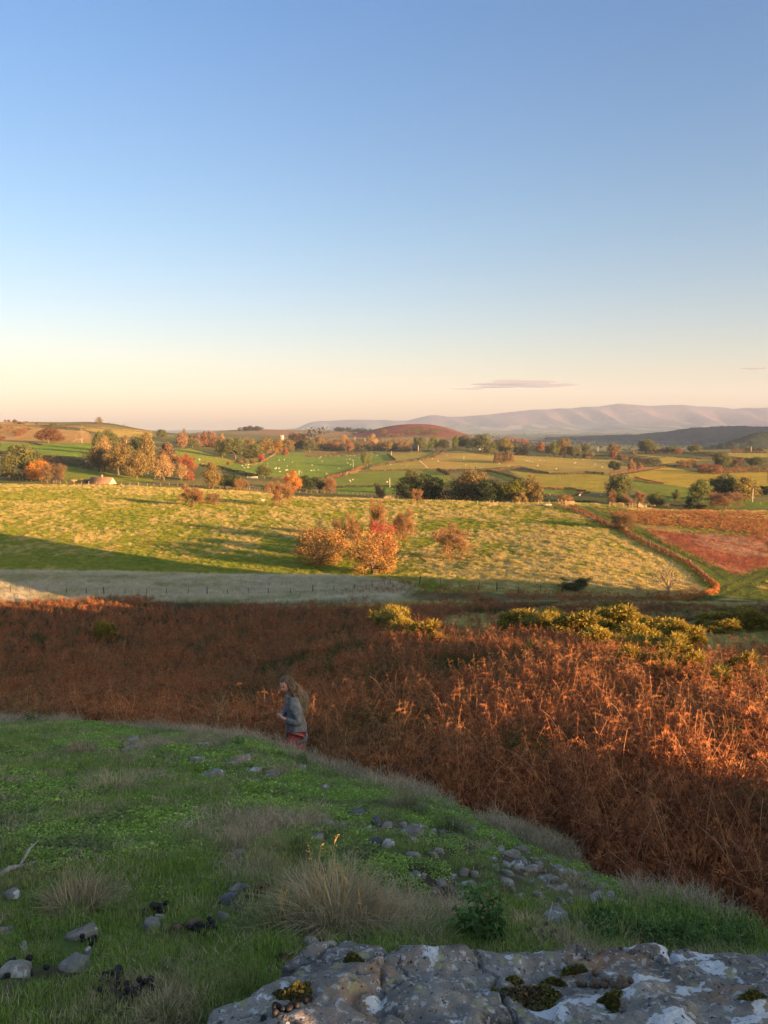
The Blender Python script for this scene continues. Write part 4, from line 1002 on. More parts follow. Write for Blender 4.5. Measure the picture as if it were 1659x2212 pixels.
# ------------------------------------------------------------------ wood, wire, walls
def plain(name, lo, hi, scale=8, rough=.85, bump=0):
    m = NT(name); f = m.noise(scale, 5, m.pos(), .65)
    return m.surf(m.ramp(f, [(.3, lo), (.7, hi)]), rough, m.bump(f, bump, .02) if bump else None, 0, .2)
POSTW = plain('weathered_post', (.22,.15,.085), (.46,.33,.20)); BPOST = plain('brown_post', (.13,.085,.05), (.30,.20,.12)); DPOST = plain('dark_post', (.035,.028,.022), (.09,.07,.055)); WIRE = plain('fence_wire', (.10,.095,.09), (.2,.19,.18), 30, .5)
WHITEP = plain('pale_pole', (.42,.36,.28), (.70,.62,.52), 4); STONEW = plain('wall_render', (.36,.31,.22), (.54,.47,.35), 3); ROOFB = plain('roof_slate', (.16,.085,.05), (.30,.17,.10), 5, .8); TROUGHM = plain('worn_concrete', (.20,.18,.15), (.34,.31,.26), 6); DSHED = plain('dark_boards', (.025,.03,.03), (.06,.065,.06), 5)
BLUER = plain('blue_slate', (.12,.15,.20), (.22,.26,.33), 5, .6); PINKW = plain('pink_render', (.42,.26,.20), (.60,.40,.32), 3); WHITEW = plain('white_render', (.66,.63,.58), (.85,.82,.77), 3); GLASS = plain('window_glass', (.02,.025,.03), (.05,.06,.07), 2, .2); LOGW = plain('cut_logs', (.22,.13,.07), (.45,.30,.18), 12)
def fence(pts_world, spacing, h, label, mat, r=.06, wires=2, thick_every=0, lean=.04, group=None, seed=3):
    P0, L = resample(pts_world, spacing); rng = np.random.default_rng(seed)
    if spacing is None: P0 = np.asarray(pts_world)
    z = T(P0[:,0], P0[:,1]); e = empty('post_and_wire_fence', (P0[0,0], P0[0,1], z[0])); tag(e, label, 'fence', group)
    o = np.array([P0[0,0], P0[0,1], z[0]]); tops = []
    for i in range(len(P0)):
        b = np.array([P0[i,0], P0[i,1], z[i]])-o; k = 1.6 if thick_every and i % thick_every == 0 else 1.0
        hh = h*(rng.uniform(.88,1.08) if k == 1 else 1.18); d = rng.normal(size=2)*lean
        g = Geo(); g.tube([b+[0,0,-.3], b+[d[0]*.5,d[1]*.5,hh*.5], b+[d[0],d[1],hh]], [r*k,r*k*.95,r*k*.85], 6); g.obj('post', mat, e)
        tops.append((b, d, hh))
    if wires:
        g = Geo()
        for w in range(wires):
            u = .45+.5*w/max(1,wires-1) if wires > 1 else .9
            g.tube([b+np.array([d[0]*u,d[1]*u,h*u*.93]) for b, d, hh in tops], .008 if mat is DPOST else .012, 3, cap=False)
        g.obj('wire', WIRE, e)
    return e
def flabel(n, pts): return wpath(n, pts)
# near fence with dark posts (a post list from the photograph, metres apart on the ground)
near = [(22.6,1284),(82,1285),(134,1286),(183.6,1286),(232,1287),(277,1287),(322,1287),(365,1287),(409,1287),(452,1287),(489,1288),(532,1288),(572,1287),(606,1286),(641,1285),(669,1284),(704,1282),(731,1281),(753,1279),(775,1276),(798,1273),(814,1270),(843,1266)]
nw = [hit(a, b)[:2] for a, b in near]
fence(nw, 3.0, 1.15, 'dark post and wire fence along the near edge of the pale grass', DPOST, .05, 2, 5, .07)
fence([hit(a, b)[:2] for a, b in [(906,1262),(932,1262),(955,1264),(1000,1270),(1060,1277),(1119,1281),(1135,1281),(1170,1281),(1215,1281)]], 3.0, 1.15, 'dark broken fence running right from the wooden gate brace', DPOST, .055, 2, 4, .08)
fence(wpath(1,[(0,800),(270,816),(430,828),(690,845),(960,850),(1240,856),(1659,870)])+wpath(2,[(30,865),(250,868),(430,878),(620,890)]), 3.6, 1.25, 'pale post fence along the top left edge of the pasture', POSTW, .075, 2, 6)
fence(wpath(2,[(660,895),(840,908),(980,912),(1230,920),(1480,940),(1640,945)])+wpath(3,[(100,945),(370,955),(550,962),(700,980),(815,992),(915,1008),(960,1025)]), 3.6, 1.25, 'post fence along the middle crest of the pasture', POSTW, .075, 2, 7)
fence(wpath(3,[(965,1030),(1065,1042),(1135,1058),(1190,1070),(1262,1068),(1400,1068),(1518,1075),(1650,1075)])+wpath(4,[(80,1070),(230,1076),(380,1080),(550,1076),(700,1068),(850,1070),(1000,1072)]), 3.2, 1.2, 'post fence before the dark wood on the pasture crest', POSTW, .075, 2, 6)
diag = wpath(7,[(320,68),(350,75),(400,92),(480,128),(560,170),(600,188),(735,222),(800,278),(880,318),(980,362),(1060,402),(1150,450),(1220,500),(1278,558)])
fence(diag, 2.1, 1.2, 'long diagonal post fence between the pasture and the track', BPOST, .05, 2, 9)
fence(wpath(5,[(0,1050),(75,1052),(190,1058),(300,1058),(395,1058),(480,1060),(610,1062)]), 2.4, 1.25, 'post fence on the crest right of the field gate', POSTW, .075, 2, 4)
fence(wpath(5,[(20,715),(80,708),(160,698)]), 4, 1.2, 'short fence by the dark lone oak on the orange hedge line', POSTW, .08, 2)
fence(wpath(3,[(1248,592),(1300,640),(1340,675)]), 4, 1.3, 'fence dropping down the slope from the climbing lane', POSTW, .09, 2)
fence(wpath(4,[(390,545),(500,548),(620,545),(740,545)]), 4.5, 1.3, 'fence under the brown larch plantation', POSTW, .09, 2)
# gates, brace, trough
def gate(px, py, w, h, rz, mat, label, bars=4, cat='gate', braced=True):
    x, y, z = hit(px, py); e = empty('field_gate', (x, y, z), rz); tag(e, label, cat)
    for s in (-1, 1):
        g = Geo(); g.tube([[s*w/2,0,-.3],[s*w/2,0,h*1.15]], [.10,.085], 7); g.obj('post', mat, e)
    for i in range(bars):
        g = Geo(); g.box((0,0,h*(.2+.75*i/(bars-1))), (w-.2,.05,.09)); g.obj('bar', mat, e)
    if braced:
        g = Geo(); g.tube([[-w/2+.1,.05,h*.2],[w/2-.1,.05,h*.9]], .04, 5); g.obj('brace', mat, e)
    return e
q = CR(4, 1215, 1078); gate(q[0], q[1], 3.2, 1.25, .15, POSTW, 'pale five bar field gate on the pasture crest')
q = CR(2, 1090, 785); gate(q[0], q[1], 6.0, 1.25, .1, WHITEP, 'low white gate at the corner of the sheep field')
q = CR(7, 320, 66)
for dx, hh, lb in ((0,2.0,'tallest pale gatepost at the top of the diagonal fence'),(7,1.8,'second pale gatepost at the top of the diagonal fence'),(16,1.7,'third pale gatepost beside the field gate')):
    x, y, z = hit(q[0]+dx, q[1]); g = Geo(); g.tube([[0,0,-.3],[0,0,hh*.96],[0,0,hh]], [.17,.16,.06], 8); o = g.obj('gatepost', POSTW); o.location = (x,y,z); tag(o, lb, 'post')
x, y, z = hit(875, 1262); e = empty('strainer_brace', (x,y,z), -.2); tag(e, 'grey wooden A shaped brace beside the near fence', 'fence brace')
g = Geo(); g.tube([[0,0,-.3],[0,0,1.5]], [.09,.075], 7); g.obj('post', POSTW, e)
for s, r0 in ((-1,1.0),(1,1.7)):
    g = Geo(); g.tube([[s*r0,0,-.05],[s*.05,0,1.35]], .06, 6); g.obj('strut', POSTW, e)
def trough(px, py, w, label):
    x, y, z = hit(px, py); e = empty('water_trough', (x,y,z), .05); tag(e, label, 'trough'); g = Geo(); hw = .35
    g.box((0,-hw,.42),(w,.06,.5)); g.box((0,hw,.42),(w,.06,.5)); g.box((-w/2+.03,0,.42),(.06,2*hw-.06,.5)); g.box((w/2-.03,0,.42),(.06,2*hw-.06,.5)); g.box((0,0,.2),(w-.12,2*hw-.06,.06)); g.obj('basin', TROUGHM, e)
    for s in (-1,1):
        g = Geo(); g.box((s*w*.35,0,.05),(.15,.7,.24)); g.obj('foot', TROUGHM, e)
q = CR(4, 975, 1088); trough(q[0], q[1], 3.0, 'pale stone trough on the grass at the pasture crest')
x, y, z = hit(*CR(4, 375, 1090)); e = empty('sheep_rack', (x,y,z), .2); tag(e, 'weathered timber feed rack with two posts on the crest', 'feed rack')
for s in (-.6,.6):
    g = Geo(); g.tube([[s,0,-.2],[s,0,1.9]], [.09,.07], 6); g.obj('post', POSTW, e)
g = Geo(); g.box((.2,.25,.45),(3.4,.5,.12)); g.box((.2,.25,.75),(3.2,.08,.12)); g.obj('rail', POSTW, e)
# poles
def pole(n, zx, zb, zt, label, cross=False, Y=None, rr=.16):
    px, py = CR(n, zx, zb); x, y, z = hit(px, py) if Y is None else (float(ray(px,py)[0])*Y, Y, 0)
    z = float(T(x, y)); h = tz(CR(n, zx, zt)[1])*-y; h = -h-z; h = max(h, 2.5)
    e = empty('utility_pole', (x,y,z)); tag(e, label, 'pole', 'wooden power line poles in the valley')
    rr = max(rr, y*.00030); g = Geo(); g.tube([[0,0,-.4],[0,0,h]], [rr,rr*.75], 8); g.obj('shaft', WHITEP, e)
    if cross: g = Geo(); g.box((0,-.05-rr,h*.93),(2.6,.14,.16)); g.obj('crossarm', WHITEP, e)
    g = Geo(); [g.tube([[s,0,h+.0],[s,0,h+.28]], [.07,.05], 6) for s in (-.05,.08)]; g.obj('insulator', WHITEP, e)
for a in [(3,943,556,490,'white pole beside the short dark lane hedge'),(3,1236,500,425,'white pole by the blue roofed house'),(3,528,662,585,'pole with crossarm standing in the sheep field',True),(3,926,886,785,'tall pole in front of the dark bushy hedge'),
          (3,547,360,330,'small distant pole at the foot of the red hill, left of two',False,1350),(3,656,390,350,'small distant pole at the foot of the red hill, right of two',False,1300),(3,446,492,462,'short pale pole at the front of the middle belt'),
          (2,1597,748,700,'thin pole above the orange birch like tree',True),(1,1380,440,375,'T shaped pole in the left wood',True,520),(1,1490,400,365,'second pole showing above the left wood',True,560),
          (4,1533,492,440,'white pole by the lane on the plateau'),(5,1497,1002,868,'tall white pole in the shaded field at right'),(5,1482,476,422,'pole on the right horizon hedge')]: pole(*a)
# buildings
def gable(name, x, y, z, L, W, hw, hr, rz, wall, roof, label, cat='building', chimney=False, windows=(), end=None):
    e = empty(name, (x,y,z), rz); tag(e, label, cat)
    g = Geo(); a, b = L/2, W/2
    V = [[-a,-b,-.5],[a,-b,-.5],[a,b,-.5],[-a,b,-.5],[-a,-b,hw],[a,-b,hw],[a,b,hw],[-a,b,hw],[-a,0,hw+hr],[a,0,hw+hr]]
    g.add(V, [[0,1,5,4],[2,3,7,6]], None); g.add(V, [[1,2,6,5],[3,0,4,7]], [[5,6,9],[7,4,8]]); g.obj('wall', wall, e)
    if end is not None: q = Geo(); d = a+.03; q.add([[d,-b,-.5],[d,b,-.5],[d,b,hw],[d,0,hw+hr],[d,-b,hw]], [[0,1,2,4]], [[4,2,3]]); q.obj('gable_end', end, e)
    r = Geo(); o = .3; t = .12; dz = hr*o/b
    for s in (-1, 1):
        r.add([[-a-o,s*(b+o),hw-dz+.02],[a+o,s*(b+o),hw-dz+.02],[a+o,0,hw+hr+.02],[-a-o,0,hw+hr+.02],[-a-o,s*(b+o),hw-dz+t+.02],[a+o,s*(b+o),hw-dz+t+.02],[a+o,0,hw+hr+t+.02],[-a-o,0,hw+hr+t+.02]], [[0,1,2,3],[4,5,6,7],[0,1,5,4],[1,2,6,5],[3,0,4,7]])
    ro = r.obj('roof', roof, e)
    if chimney: c = Geo(); c.box((0,.0,hw+hr+.5),(.7,.6,1.4)); c.obj('chimney', wall, ro)
    for wx, wz in windows: c = Geo(); c.box((wx,-b-.02,wz),(1.0,.06,1.1)); c.obj('window', GLASS, e)
    return e
x, y, z = hit(*CR(1, 1095, 842)); gable('stone_barn', x, y+2, z-.1, 10.5, 5.5, .35, 2.4, -.25, LOGW, ROOFB, 'low barn with brown roof and sunlit pale gable end', 'barn', True, (), STONEW)
x2, y2, z2 = hit(*CR(1, 945, 836)); e = gable('dark_shed', x2, y2+2, z2-.1, 3.8, 3.2, 1.0, .5, .1, DSHED, DSHED, 'small dark shed at the left end of the brown barn', 'shed')
for k, (zx, lb) in enumerate(((780,'pale heap of cut timber left of the small dark shed'),(865,'lower timber heap touching the small dark shed'))):
    x, y, z = hit(*CR(1, zx, 826)); rng = np.random.default_rng(k); g = Geo()
    for i in range(16): a = rng.uniform(-1.6,1.6); u = rng.uniform(0,.9); g.tube([[a-1,rng.uniform(-.6,.6),u+.1],[a+1,rng.uniform(-.6,.6),u+.12]], .13, 6)
    o = g.obj('timber_heap', LOGW); o.location = (x,y+1,z); tag(o, lb, 'timber heap')
x, y, z = hit(*CR(3, 1200, 484)); gable('farmhouse', x, y+6, z, 12, 7, 3.5, 3.2, .1, DSHED, BLUER, 'house with blue grey roof among trees at the top of the lane', 'house', True, ((-3,2),(3,2)))
x, y, z = hit(*CR(4, 252, 470)); gable('farmhouse', x, y-6, z, 5, 5, 3.4, 1.6, -.1, WHITEW, BLUER, 'small white house under the big dark oak', 'house', False, ((1,2),))
Yt = 1150; px, py = CR(2, 1413, 365); x = float(ray(px,py)[0])*Yt; z = float(T(x, Yt)); h = -(-tz(CR(2,1413,318)[1])*Yt)-z
h = -z+(-tz(py)*0)+tz(CR(2,1413,318)[1])*Yt if False else max(tz(CR(2,1413,318)[1])*Yt-z, 6)
e = empty('stone_tower', (x,Yt,z), .1); tag(e, 'pale pinkish stone tower with dark slits above the middle trees', 'tower'); g = Geo(); g.box((0,0,h/2),(5.2,5,h)); g.obj('wall', PINKW, e)
for s in (-1.2,1.2): c = Geo(); c.box((s,-2.52,h*.55),(.5,.08,h*.6)); c.obj('slit', GLASS, e)
c = Geo(); [c.box((s,0,h+.4),(1.1,5,.8)) for s in (-2,0,2)]; c.obj('parapet', PINKW, e)
x, y, z = hit(*CR(4, 1075, 520)); gable('farm_shed', x, y+8, z, 12, 8, 3.0, 2.0, .2, DSHED, ROOFB, 'dark farm shed half hidden in the farm clump', 'shed')

# ------------------------------------------------------------------ sheep
WOOL = plain('wool', (.34,.31,.26), (.48,.44,.37), 9); SFACE = plain('sheep_face', (.30,.26,.22), (.55,.48,.40), 9)
def sheep_model(graze):
    g = Geo(); L = []
    n = 9; xs = np.linspace(-.52,.46,n); r = np.array([.10,.24,.29,.31,.31,.30,.29,.25,.13])
    g.tube(np.c_[xs, np.zeros(n), .62+.03*np.sin(xs*5)], r, 10, True, .5, 1.08)
    hd = Geo(); hz = .30 if graze else .86
    hd.tube([[.40,0,.70],[.55,0,.62 if graze else .82],[.66,0,hz+.06],[.80,0,hz-.08]], [.13,.10,.085,.05], 8)
    for s in (-1,1): hd.tube([[.60,s*.07,hz+.14],[.58,s*.19,hz+.13]], [.035,.012], 5)
    leg = Geo()
    for lx in (-.36,.30):
        for s in (-1,1): leg.tube([[lx,s*.13,.50],[lx-.02,s*.13,.25],[lx,s*.13,0]], [.06,.036,.03], 6)
    return g.mesh('sheep_body', WOOL, True), hd.mesh('sheep_head', SFACE, True), leg.mesh('sheep_legs', SFACE, True)
SM = [sheep_model(True), sheep_model(False)]
def sheep(px, py, label, group, i):
    x, y, z = hit(px, py); v = SM[0 if i % 3 else 1]; e = empty('sheep', (x,y,z), (i*2.399) % 6.28, (1.05,)*3); tag(e, label, 'sheep', group)
    obj('body', v[0], e); obj('head', v[1], e); obj('legs', v[2], e)
k = 0
for n, lab, grp, pts in [
 (2,'white sheep grazing in the green field left of the oak grove','sheep left of the oak grove',[(528,525),(508,580),(514,588)]),
 (2,'white sheep in the left part of the large sheep field','sheep in the left part of the sheep field',[(980,655),(998,678),(1018,648),(1045,645),(1040,672),(1250,663),(1255,632),(1380,592),(1437,587),(1335,685),(1350,672),(1348,684),(1378,683),(1388,720),(1458,655),(1470,657),(1455,702),(1468,702),(1525,615),(1625,727)]),
 (3,'white sheep in the right part of the large sheep field','sheep in the right part of the sheep field',[(80,648),(72,706),(98,704),(150,700),(165,568),(175,555),(190,605),(228,740),(240,742),(278,547),(370,546),(370,682),(457,585),(465,622),(460,545),(487,542),(502,542),(538,545),(490,580),(520,592),(598,563),(500,640),(790,540)]),
 (3,'white sheep in the meadow by the tall pole','sheep in the meadow by the tall pole',[(490,815),(497,828),(523,806),(897,832)]),
 (3,'white sheep on the narrow strip beside the climbing lane','sheep beside the climbing lane',[(935,640),(1048,640),(1110,657)]),
 (3,'white sheep on the brown slope right of the climbing lane','sheep on the slope right of the lane',[(1388,573),(1452,603),(1553,543)]),
 (4,'white sheep on the wide brown sheep slope','sheep on the wide slope',[(5,568),(72,552),(70,570),(90,643),(188,540),(548,606),(458,628),(563,655),(753,568),(733,593),(762,597),(788,602),(818,610),(862,652),(877,653),(900,595),(948,592),(978,552),(1128,566),(1077,685)]),
 (4,'white sheep below the farm clump','sheep below the farm clump',[(1272,577),(1305,577),(1367,578),(1280,624),(1290,622),(1500,630),(1498,648),(1578,668),(1555,597)]),
 (4,'white sheep in the shaded paddock','sheep in the shaded paddock',[(1005,972),(1562,980),(1335,978)]),
 (5,'white sheep in the far right plateau field','sheep in the far right field',[(1258,495),(1285,497),(1385,492),(1325,500),(1602,525)]),
]:
    for a, b in pts: k += 1; px, py = CR(n, a, b); sheep(px, py, lab, grp, k)
q = CR(2, 1203, 1042); sheep(q[0], q[1], 'single white sheep lying low on the pasture left of a thorn', None, 4)
q = CR(5, 460, 1052); sheep(q[0], q[1], 'white sheep standing at the crest fence right of the gate', None, 5)
# ------------------------------------------------------------------ scattered ground cover (stuff: one object each, copies by geometry nodes)
def scatter(name, pts, rot, scl, idx, sources, label=None):
    me = bpy.data.meshes.new(name); n = len(pts)
    me.vertices.add(n); me.vertices.foreach_set('co', np.asarray(pts, np.float32).ravel())
    for k, typ, arr, f in (('rot','FLOAT_VECTOR',rot,'vector'),('scl','FLOAT_VECTOR',scl,'vector'),('idx','INT',idx,'value')):
        at = me.attributes.new(k, typ, 'POINT'); at.data.foreach_set(f, np.ascontiguousarray(arr, np.float32 if typ != 'INT' else np.int32).ravel())
    coll = bpy.data.collections.new(name+'_kinds')
    for i, s in enumerate(sources): coll.objects.link(bpy.data.objects.new('%s_kind_%02d' % (name, i), s))
    o = link(bpy.data.objects.new(name, me)); tag(o, label, kind='stuff')
    ng = bpy.data.node_groups.new(name+'_nodes', 'GeometryNodeTree')
    ng.interface.new_socket('Geometry', in_out='INPUT', socket_type='NodeSocketGeometry'); ng.interface.new_socket('Geometry', in_out='OUTPUT', socket_type='NodeSocketGeometry')
    N = ng.nodes; gi = N.new('NodeGroupInput'); go = N.new('NodeGroupOutput'); ci = N.new('GeometryNodeCollectionInfo'); ip = N.new('GeometryNodeInstanceOnPoints')
    ci.inputs['Collection'].default_value = coll; ci.inputs['Separate Children'].default_value = True; ci.inputs['Reset Children'].default_value = True
    ip.inputs['Pick Instance'].default_value = True
    def na(nm, dt): a = N.new('GeometryNodeInputNamedAttribute'); a.data_type = dt; a.inputs['Name'].default_value = nm; return a.outputs['Attribute']
    L = ng.links
    L.new(gi.outputs[0], ip.inputs['Points']); L.new(ci.outputs[0], ip.inputs['Instance']); L.new(na('idx','INT'), ip.inputs['Instance Index'])
    L.new(na('rot','FLOAT_VECTOR'), ip.inputs['Rotation']); L.new(na('scl','FLOAT_VECTOR'), ip.inputs['Scale']); L.new(ip.outputs[0], go.inputs[0])
    md = o.modifiers.new('scatter', 'NODES'); md.node_group = ng
    return o
def put_scatter(name, x, y, scale, sources, rng, tilt=.12, dz=0, zs=None, label=None):
    n = len(x); z = T(x, y)+dz
    rot = np.c_[rng.normal(0, tilt, n), rng.normal(0, tilt, n), rng.uniform(0, 6.283, n)]
    s = np.asarray(scale, float)
    scl = np.c_[s, s, s if zs is None else zs]
    return scatter(name, np.c_[x, y, z], rot, scl, rng.integers(0, len(sources), n), sources, label)
def sample_wedge(rng, n, y0, y1, smax=.64, power=1.0):
    """points in the view wedge; power 1: even in the picture's depth, 2: even per area"""
    u = rng.uniform(0, 1, n)
    y = (y0**power+(y1**power-y0**power)*u)**(1/power) if power else y0*(y1/y0)**u
    return rng.uniform(-smax*(1.25 if y1 > 20 else 1.0), smax, n)*y, y
def brow_d(x, y): return y-np.interp(np.clip(x/np.maximum(y,.1), -.72, .72), _bs, _bd)

def blades(rng, n, r, h, w, droop=.5, tipw=.15, seg=3, curl=.4):
    """a tuft of grass blades"""
    g = Geo(); th = rng.uniform(0, 6.283, n); q = r*np.sqrt(rng.uniform(0, 1, n)); H = h*rng.uniform(.45, 1.1, n)
    a = th+rng.normal(0, .8, n); out = np.stack([np.cos(a), np.sin(a), 0*a], -1); side = np.stack([-np.sin(a), np.cos(a), 0*a], -1)
    b = np.stack([q*np.cos(th), q*np.sin(th), 0*q], -1); dr = droop*rng.uniform(.2, 1.5, n)
    V = []
    for k in range(seg+1):
        t = k/seg; c = b+out*(H*dr*t**1.8)[:, None]; c[:, 2] = H*(t-curl*dr*t*t*.6)
        ww = w*(1-t*(1-tipw))/2*rng.uniform(.7, 1.3, n)
        V += [c-side*ww[:, None], c+side*ww[:, None]]
    V = np.stack(V, 1).reshape(-1, 3); m = 2*(seg+1); i = (np.arange(n)*m)[:, None]
    q4 = np.concatenate([np.stack([i[:,0]+2*k, i[:,0]+2*k+1, i[:,0]+2*k+3, i[:,0]+2*k+2], -1) for k in range(seg)])
    g.add(V, q4, None, np.repeat(np.clip(rng.normal(.5,.25,n),0,1), m)); return g
def veg_mat(name, stops, nscale=.6, second=None, transl=.3, thr=(.45,.62)):
    m = NT(name); t = m.attr('tint').outputs['Fac']; col = m.ramp(t, stops); pos = m.pos()
    if second is not None: col = m.mix(m.mapr(m.noise(nscale, 3, pos), thr[0], thr[1]), col, m.ramp(t, second))
    r = m.n('ShaderNodeObjectInfo').outputs['Random']
    col = scale_col(m, col, m.ramp(r, [(0,(.72,.72,.72)),(1,(1.25,1.22,1.18))]))
    return m.surf(col, .7, None, transl, .2)
TURF_M = veg_mat('turf_blades', [(0,(0.093,0.155,0.028)),(.6,(0.194,0.296,0.049)),(1,(0.342,0.389,0.109))], 1.4, [(0,(0.171,0.178,0.062)),(1,(0.497,0.420,0.217))], .3, (.50,.66))
MAT_M = veg_mat('mat_leaves', [(0,(0.121,0.193,0.036)),(.6,(0.258,0.394,0.064)),(1,(0.402,0.531,0.113))], 2.0, [(0,(0.097,0.145,0.045)),(1,(0.258,0.306,0.097))])
DRY_M = veg_mat('dry_blades', [(0,(0.204,0.150,0.096)),(.6,(0.456,0.360,0.240)),(1,(0.696,0.588,0.432))], 1.0, [(0,(0.180,0.150,0.084)),(1,(0.504,0.420,0.276))])
FGREEN_M = veg_mat('field_green_blades', [(0,(.160,.205,.018)),(1,(.320,.330,.045))], .15, [(0,(.220,.215,.030)),(1,(.420,.360,.080))])
FSTRAW_M = veg_mat('field_straw_blades', [(0,(.340,.275,.080)),(1,(.580,.460,.190))], .1, [(0,(.270,.250,.060)),(1,(.500,.420,.150))])
FPALE_M = veg_mat('pale_blades', [(0,(.340,.300,.190)),(1,(.700,.640,.480))], .12, [(0,(.220,.230,.090)),(1,(.480,.460,.260))], .3, (.50,.66))
rg = np.random.default_rng(21)
TURF = [blades(rg, 90, .11, h, .0036, .6).mesh('turf_tuft', TURF_M) for h in (.022,.03,.04,.05)]
def leaf_mat_patch(rng, n, r, s):
    g = Geo(); th = rng.uniform(0,6.283,n); q = r*np.sqrt(rng.uniform(0,1,n)); C = np.stack([q*np.cos(th), q*np.sin(th), rng.uniform(.003,.028,n)*(1-(q/r)**2*.6)], -1)
    g.cards(C, s*rng.uniform(.6,1.4,n), np.tile([0,0,1.2],(n,1)), rng); return g
MATS = [leaf_mat_patch(rg, 170, .11, .0125).mesh('leaf_mat', MAT_M) for i in range(3)]
DRY = [blades(rg, 70, .12, h, .0030, 1.1, .1, 3, .8).mesh('dry_tuft', DRY_M) for h in (.035,.055,.08)]
FG = [blades(rg, 60, .55, .26, .035, .7, .2, 2).mesh('field_tuft', FGREEN_M) for i in range(3)]
FS = [blades(rg, 60, .50, .42, .035, .6, .15, 2).mesh('straw_tuft', FSTRAW_M) for i in range(3)]
FP = [blades(rg, 60, .42, .50, .022, .55, .15, 2).mesh('pale_tuft', FPALE_M) for i in range(3)]

# --- the pasture: green and straw tufts that catch the low sun
def pasture():
    rng = np.random.default_rng(31)
    x, y = sample_wedge(rng, 67000, 94, 345, .60, 1.25); z = T(x, y); c = cover(x, y, z); px, py = project(x, y, z)
    s = x/y; edge = np.interp(np.clip(s,-.6,.6), [(q-CX0)/F0 for q in (0,250,400,520,640,760,900,1100,1250,1659)], [338,338,338,332,300,290,275,255,248,232])
    ok = (y < edge-1) & ~((x > np.interp(y, [95,118,150,200,262], [53,50,52.5,57,62])-1.0))
    for pl, w in TRACK_W: ok &= dist_poly(x, y, pl) > w
    pale = (y < np.interp(np.clip(s,-.6,.6), [-.5,-.26,-.08,0,.1,.25,.5], [138,137,129,122,113,107,101]))
    straw = (c[:, 0]-.15)/.33 > rng.uniform(.12, .88, len(x))
    big = .55+.45*np.clip(y/200, 0, 1.6)
    k = ok & ~pale & ~straw; put_scatter('pasture_grass', x[k], y[k], big[k]*rng.uniform(.8,1.3,k.sum()), FG, rng)
    k = ok & ~pale & straw; put_scatter('straw_grass', x[k], y[k], big[k]*rng.uniform(.8,1.3,k.sum()), FS, rng)
    x, y = sample_wedge(rng, 38000, 93, 139, .60, 1.5); s = x/y
    k = (y < np.interp(np.clip(s,-.6,.6), [-.5,-.26,-.08,0,.1,.25,.5], [138,137,129,122,113,107,101])) & (s < .045-.06*fbm(x*.1,y*.1,64,2)) & (y > YB(s)-1)
    put_scatter('pale_grass', x[k], y[k], rng.uniform(.7,1.25,k.sum()), FP, rng)
    # clearings in the bracken, right hand banks
    x, y = sample_wedge(rng, 50000, 30, 95, .62, 1.6); z = T(x, y); px, py = project(x, y, z)
    gz = in_poly(px, py, P(8,[(480,190),(900,120),(1400,135),(1659,120),(1659,500),(1450,470),(1200,430),(1000,385),(800,310),(560,265)])) & (y > 26)
    k = (pale_band(px, py, y) > rng.uniform(.25, .7, len(x))) | (gz & (fbm(x*.2, y*.2, 48, 3) > .5) & (rng.uniform(0,1,len(x)) < .5)); put_scatter('clearing_grass', x[k], y[k], rng.uniform(.5,.85,k.sum()), FS, rng)
    x = rng.uniform(48, 150, 9000); y = rng.uniform(88, 260, 9000); z = T(x, y); px, py = project(x, y, z)
    k = (x > np.interp(y, [95,118,150,200,262], [54,51.5,54,58.5,63])) & (px < 1720) & (y < 240) & ~in_poly(px, py, RED_FIELD)
    for pl, w in TRACK_W: k &= dist_poly(x, y, pl) > w*.9
    k1 = k & (fbm(x*.06, y*.06, 65, 3) > .5); put_scatter('bank_grass', x[k1], y[k1], rng.uniform(.6,1.0,k1.sum()), FS, rng)
    k1 = k & ~k1; put_scatter('bank_turf', x[k1], y[k1], rng.uniform(.5,.9,k1.sum()), FG, rng)
pasture()

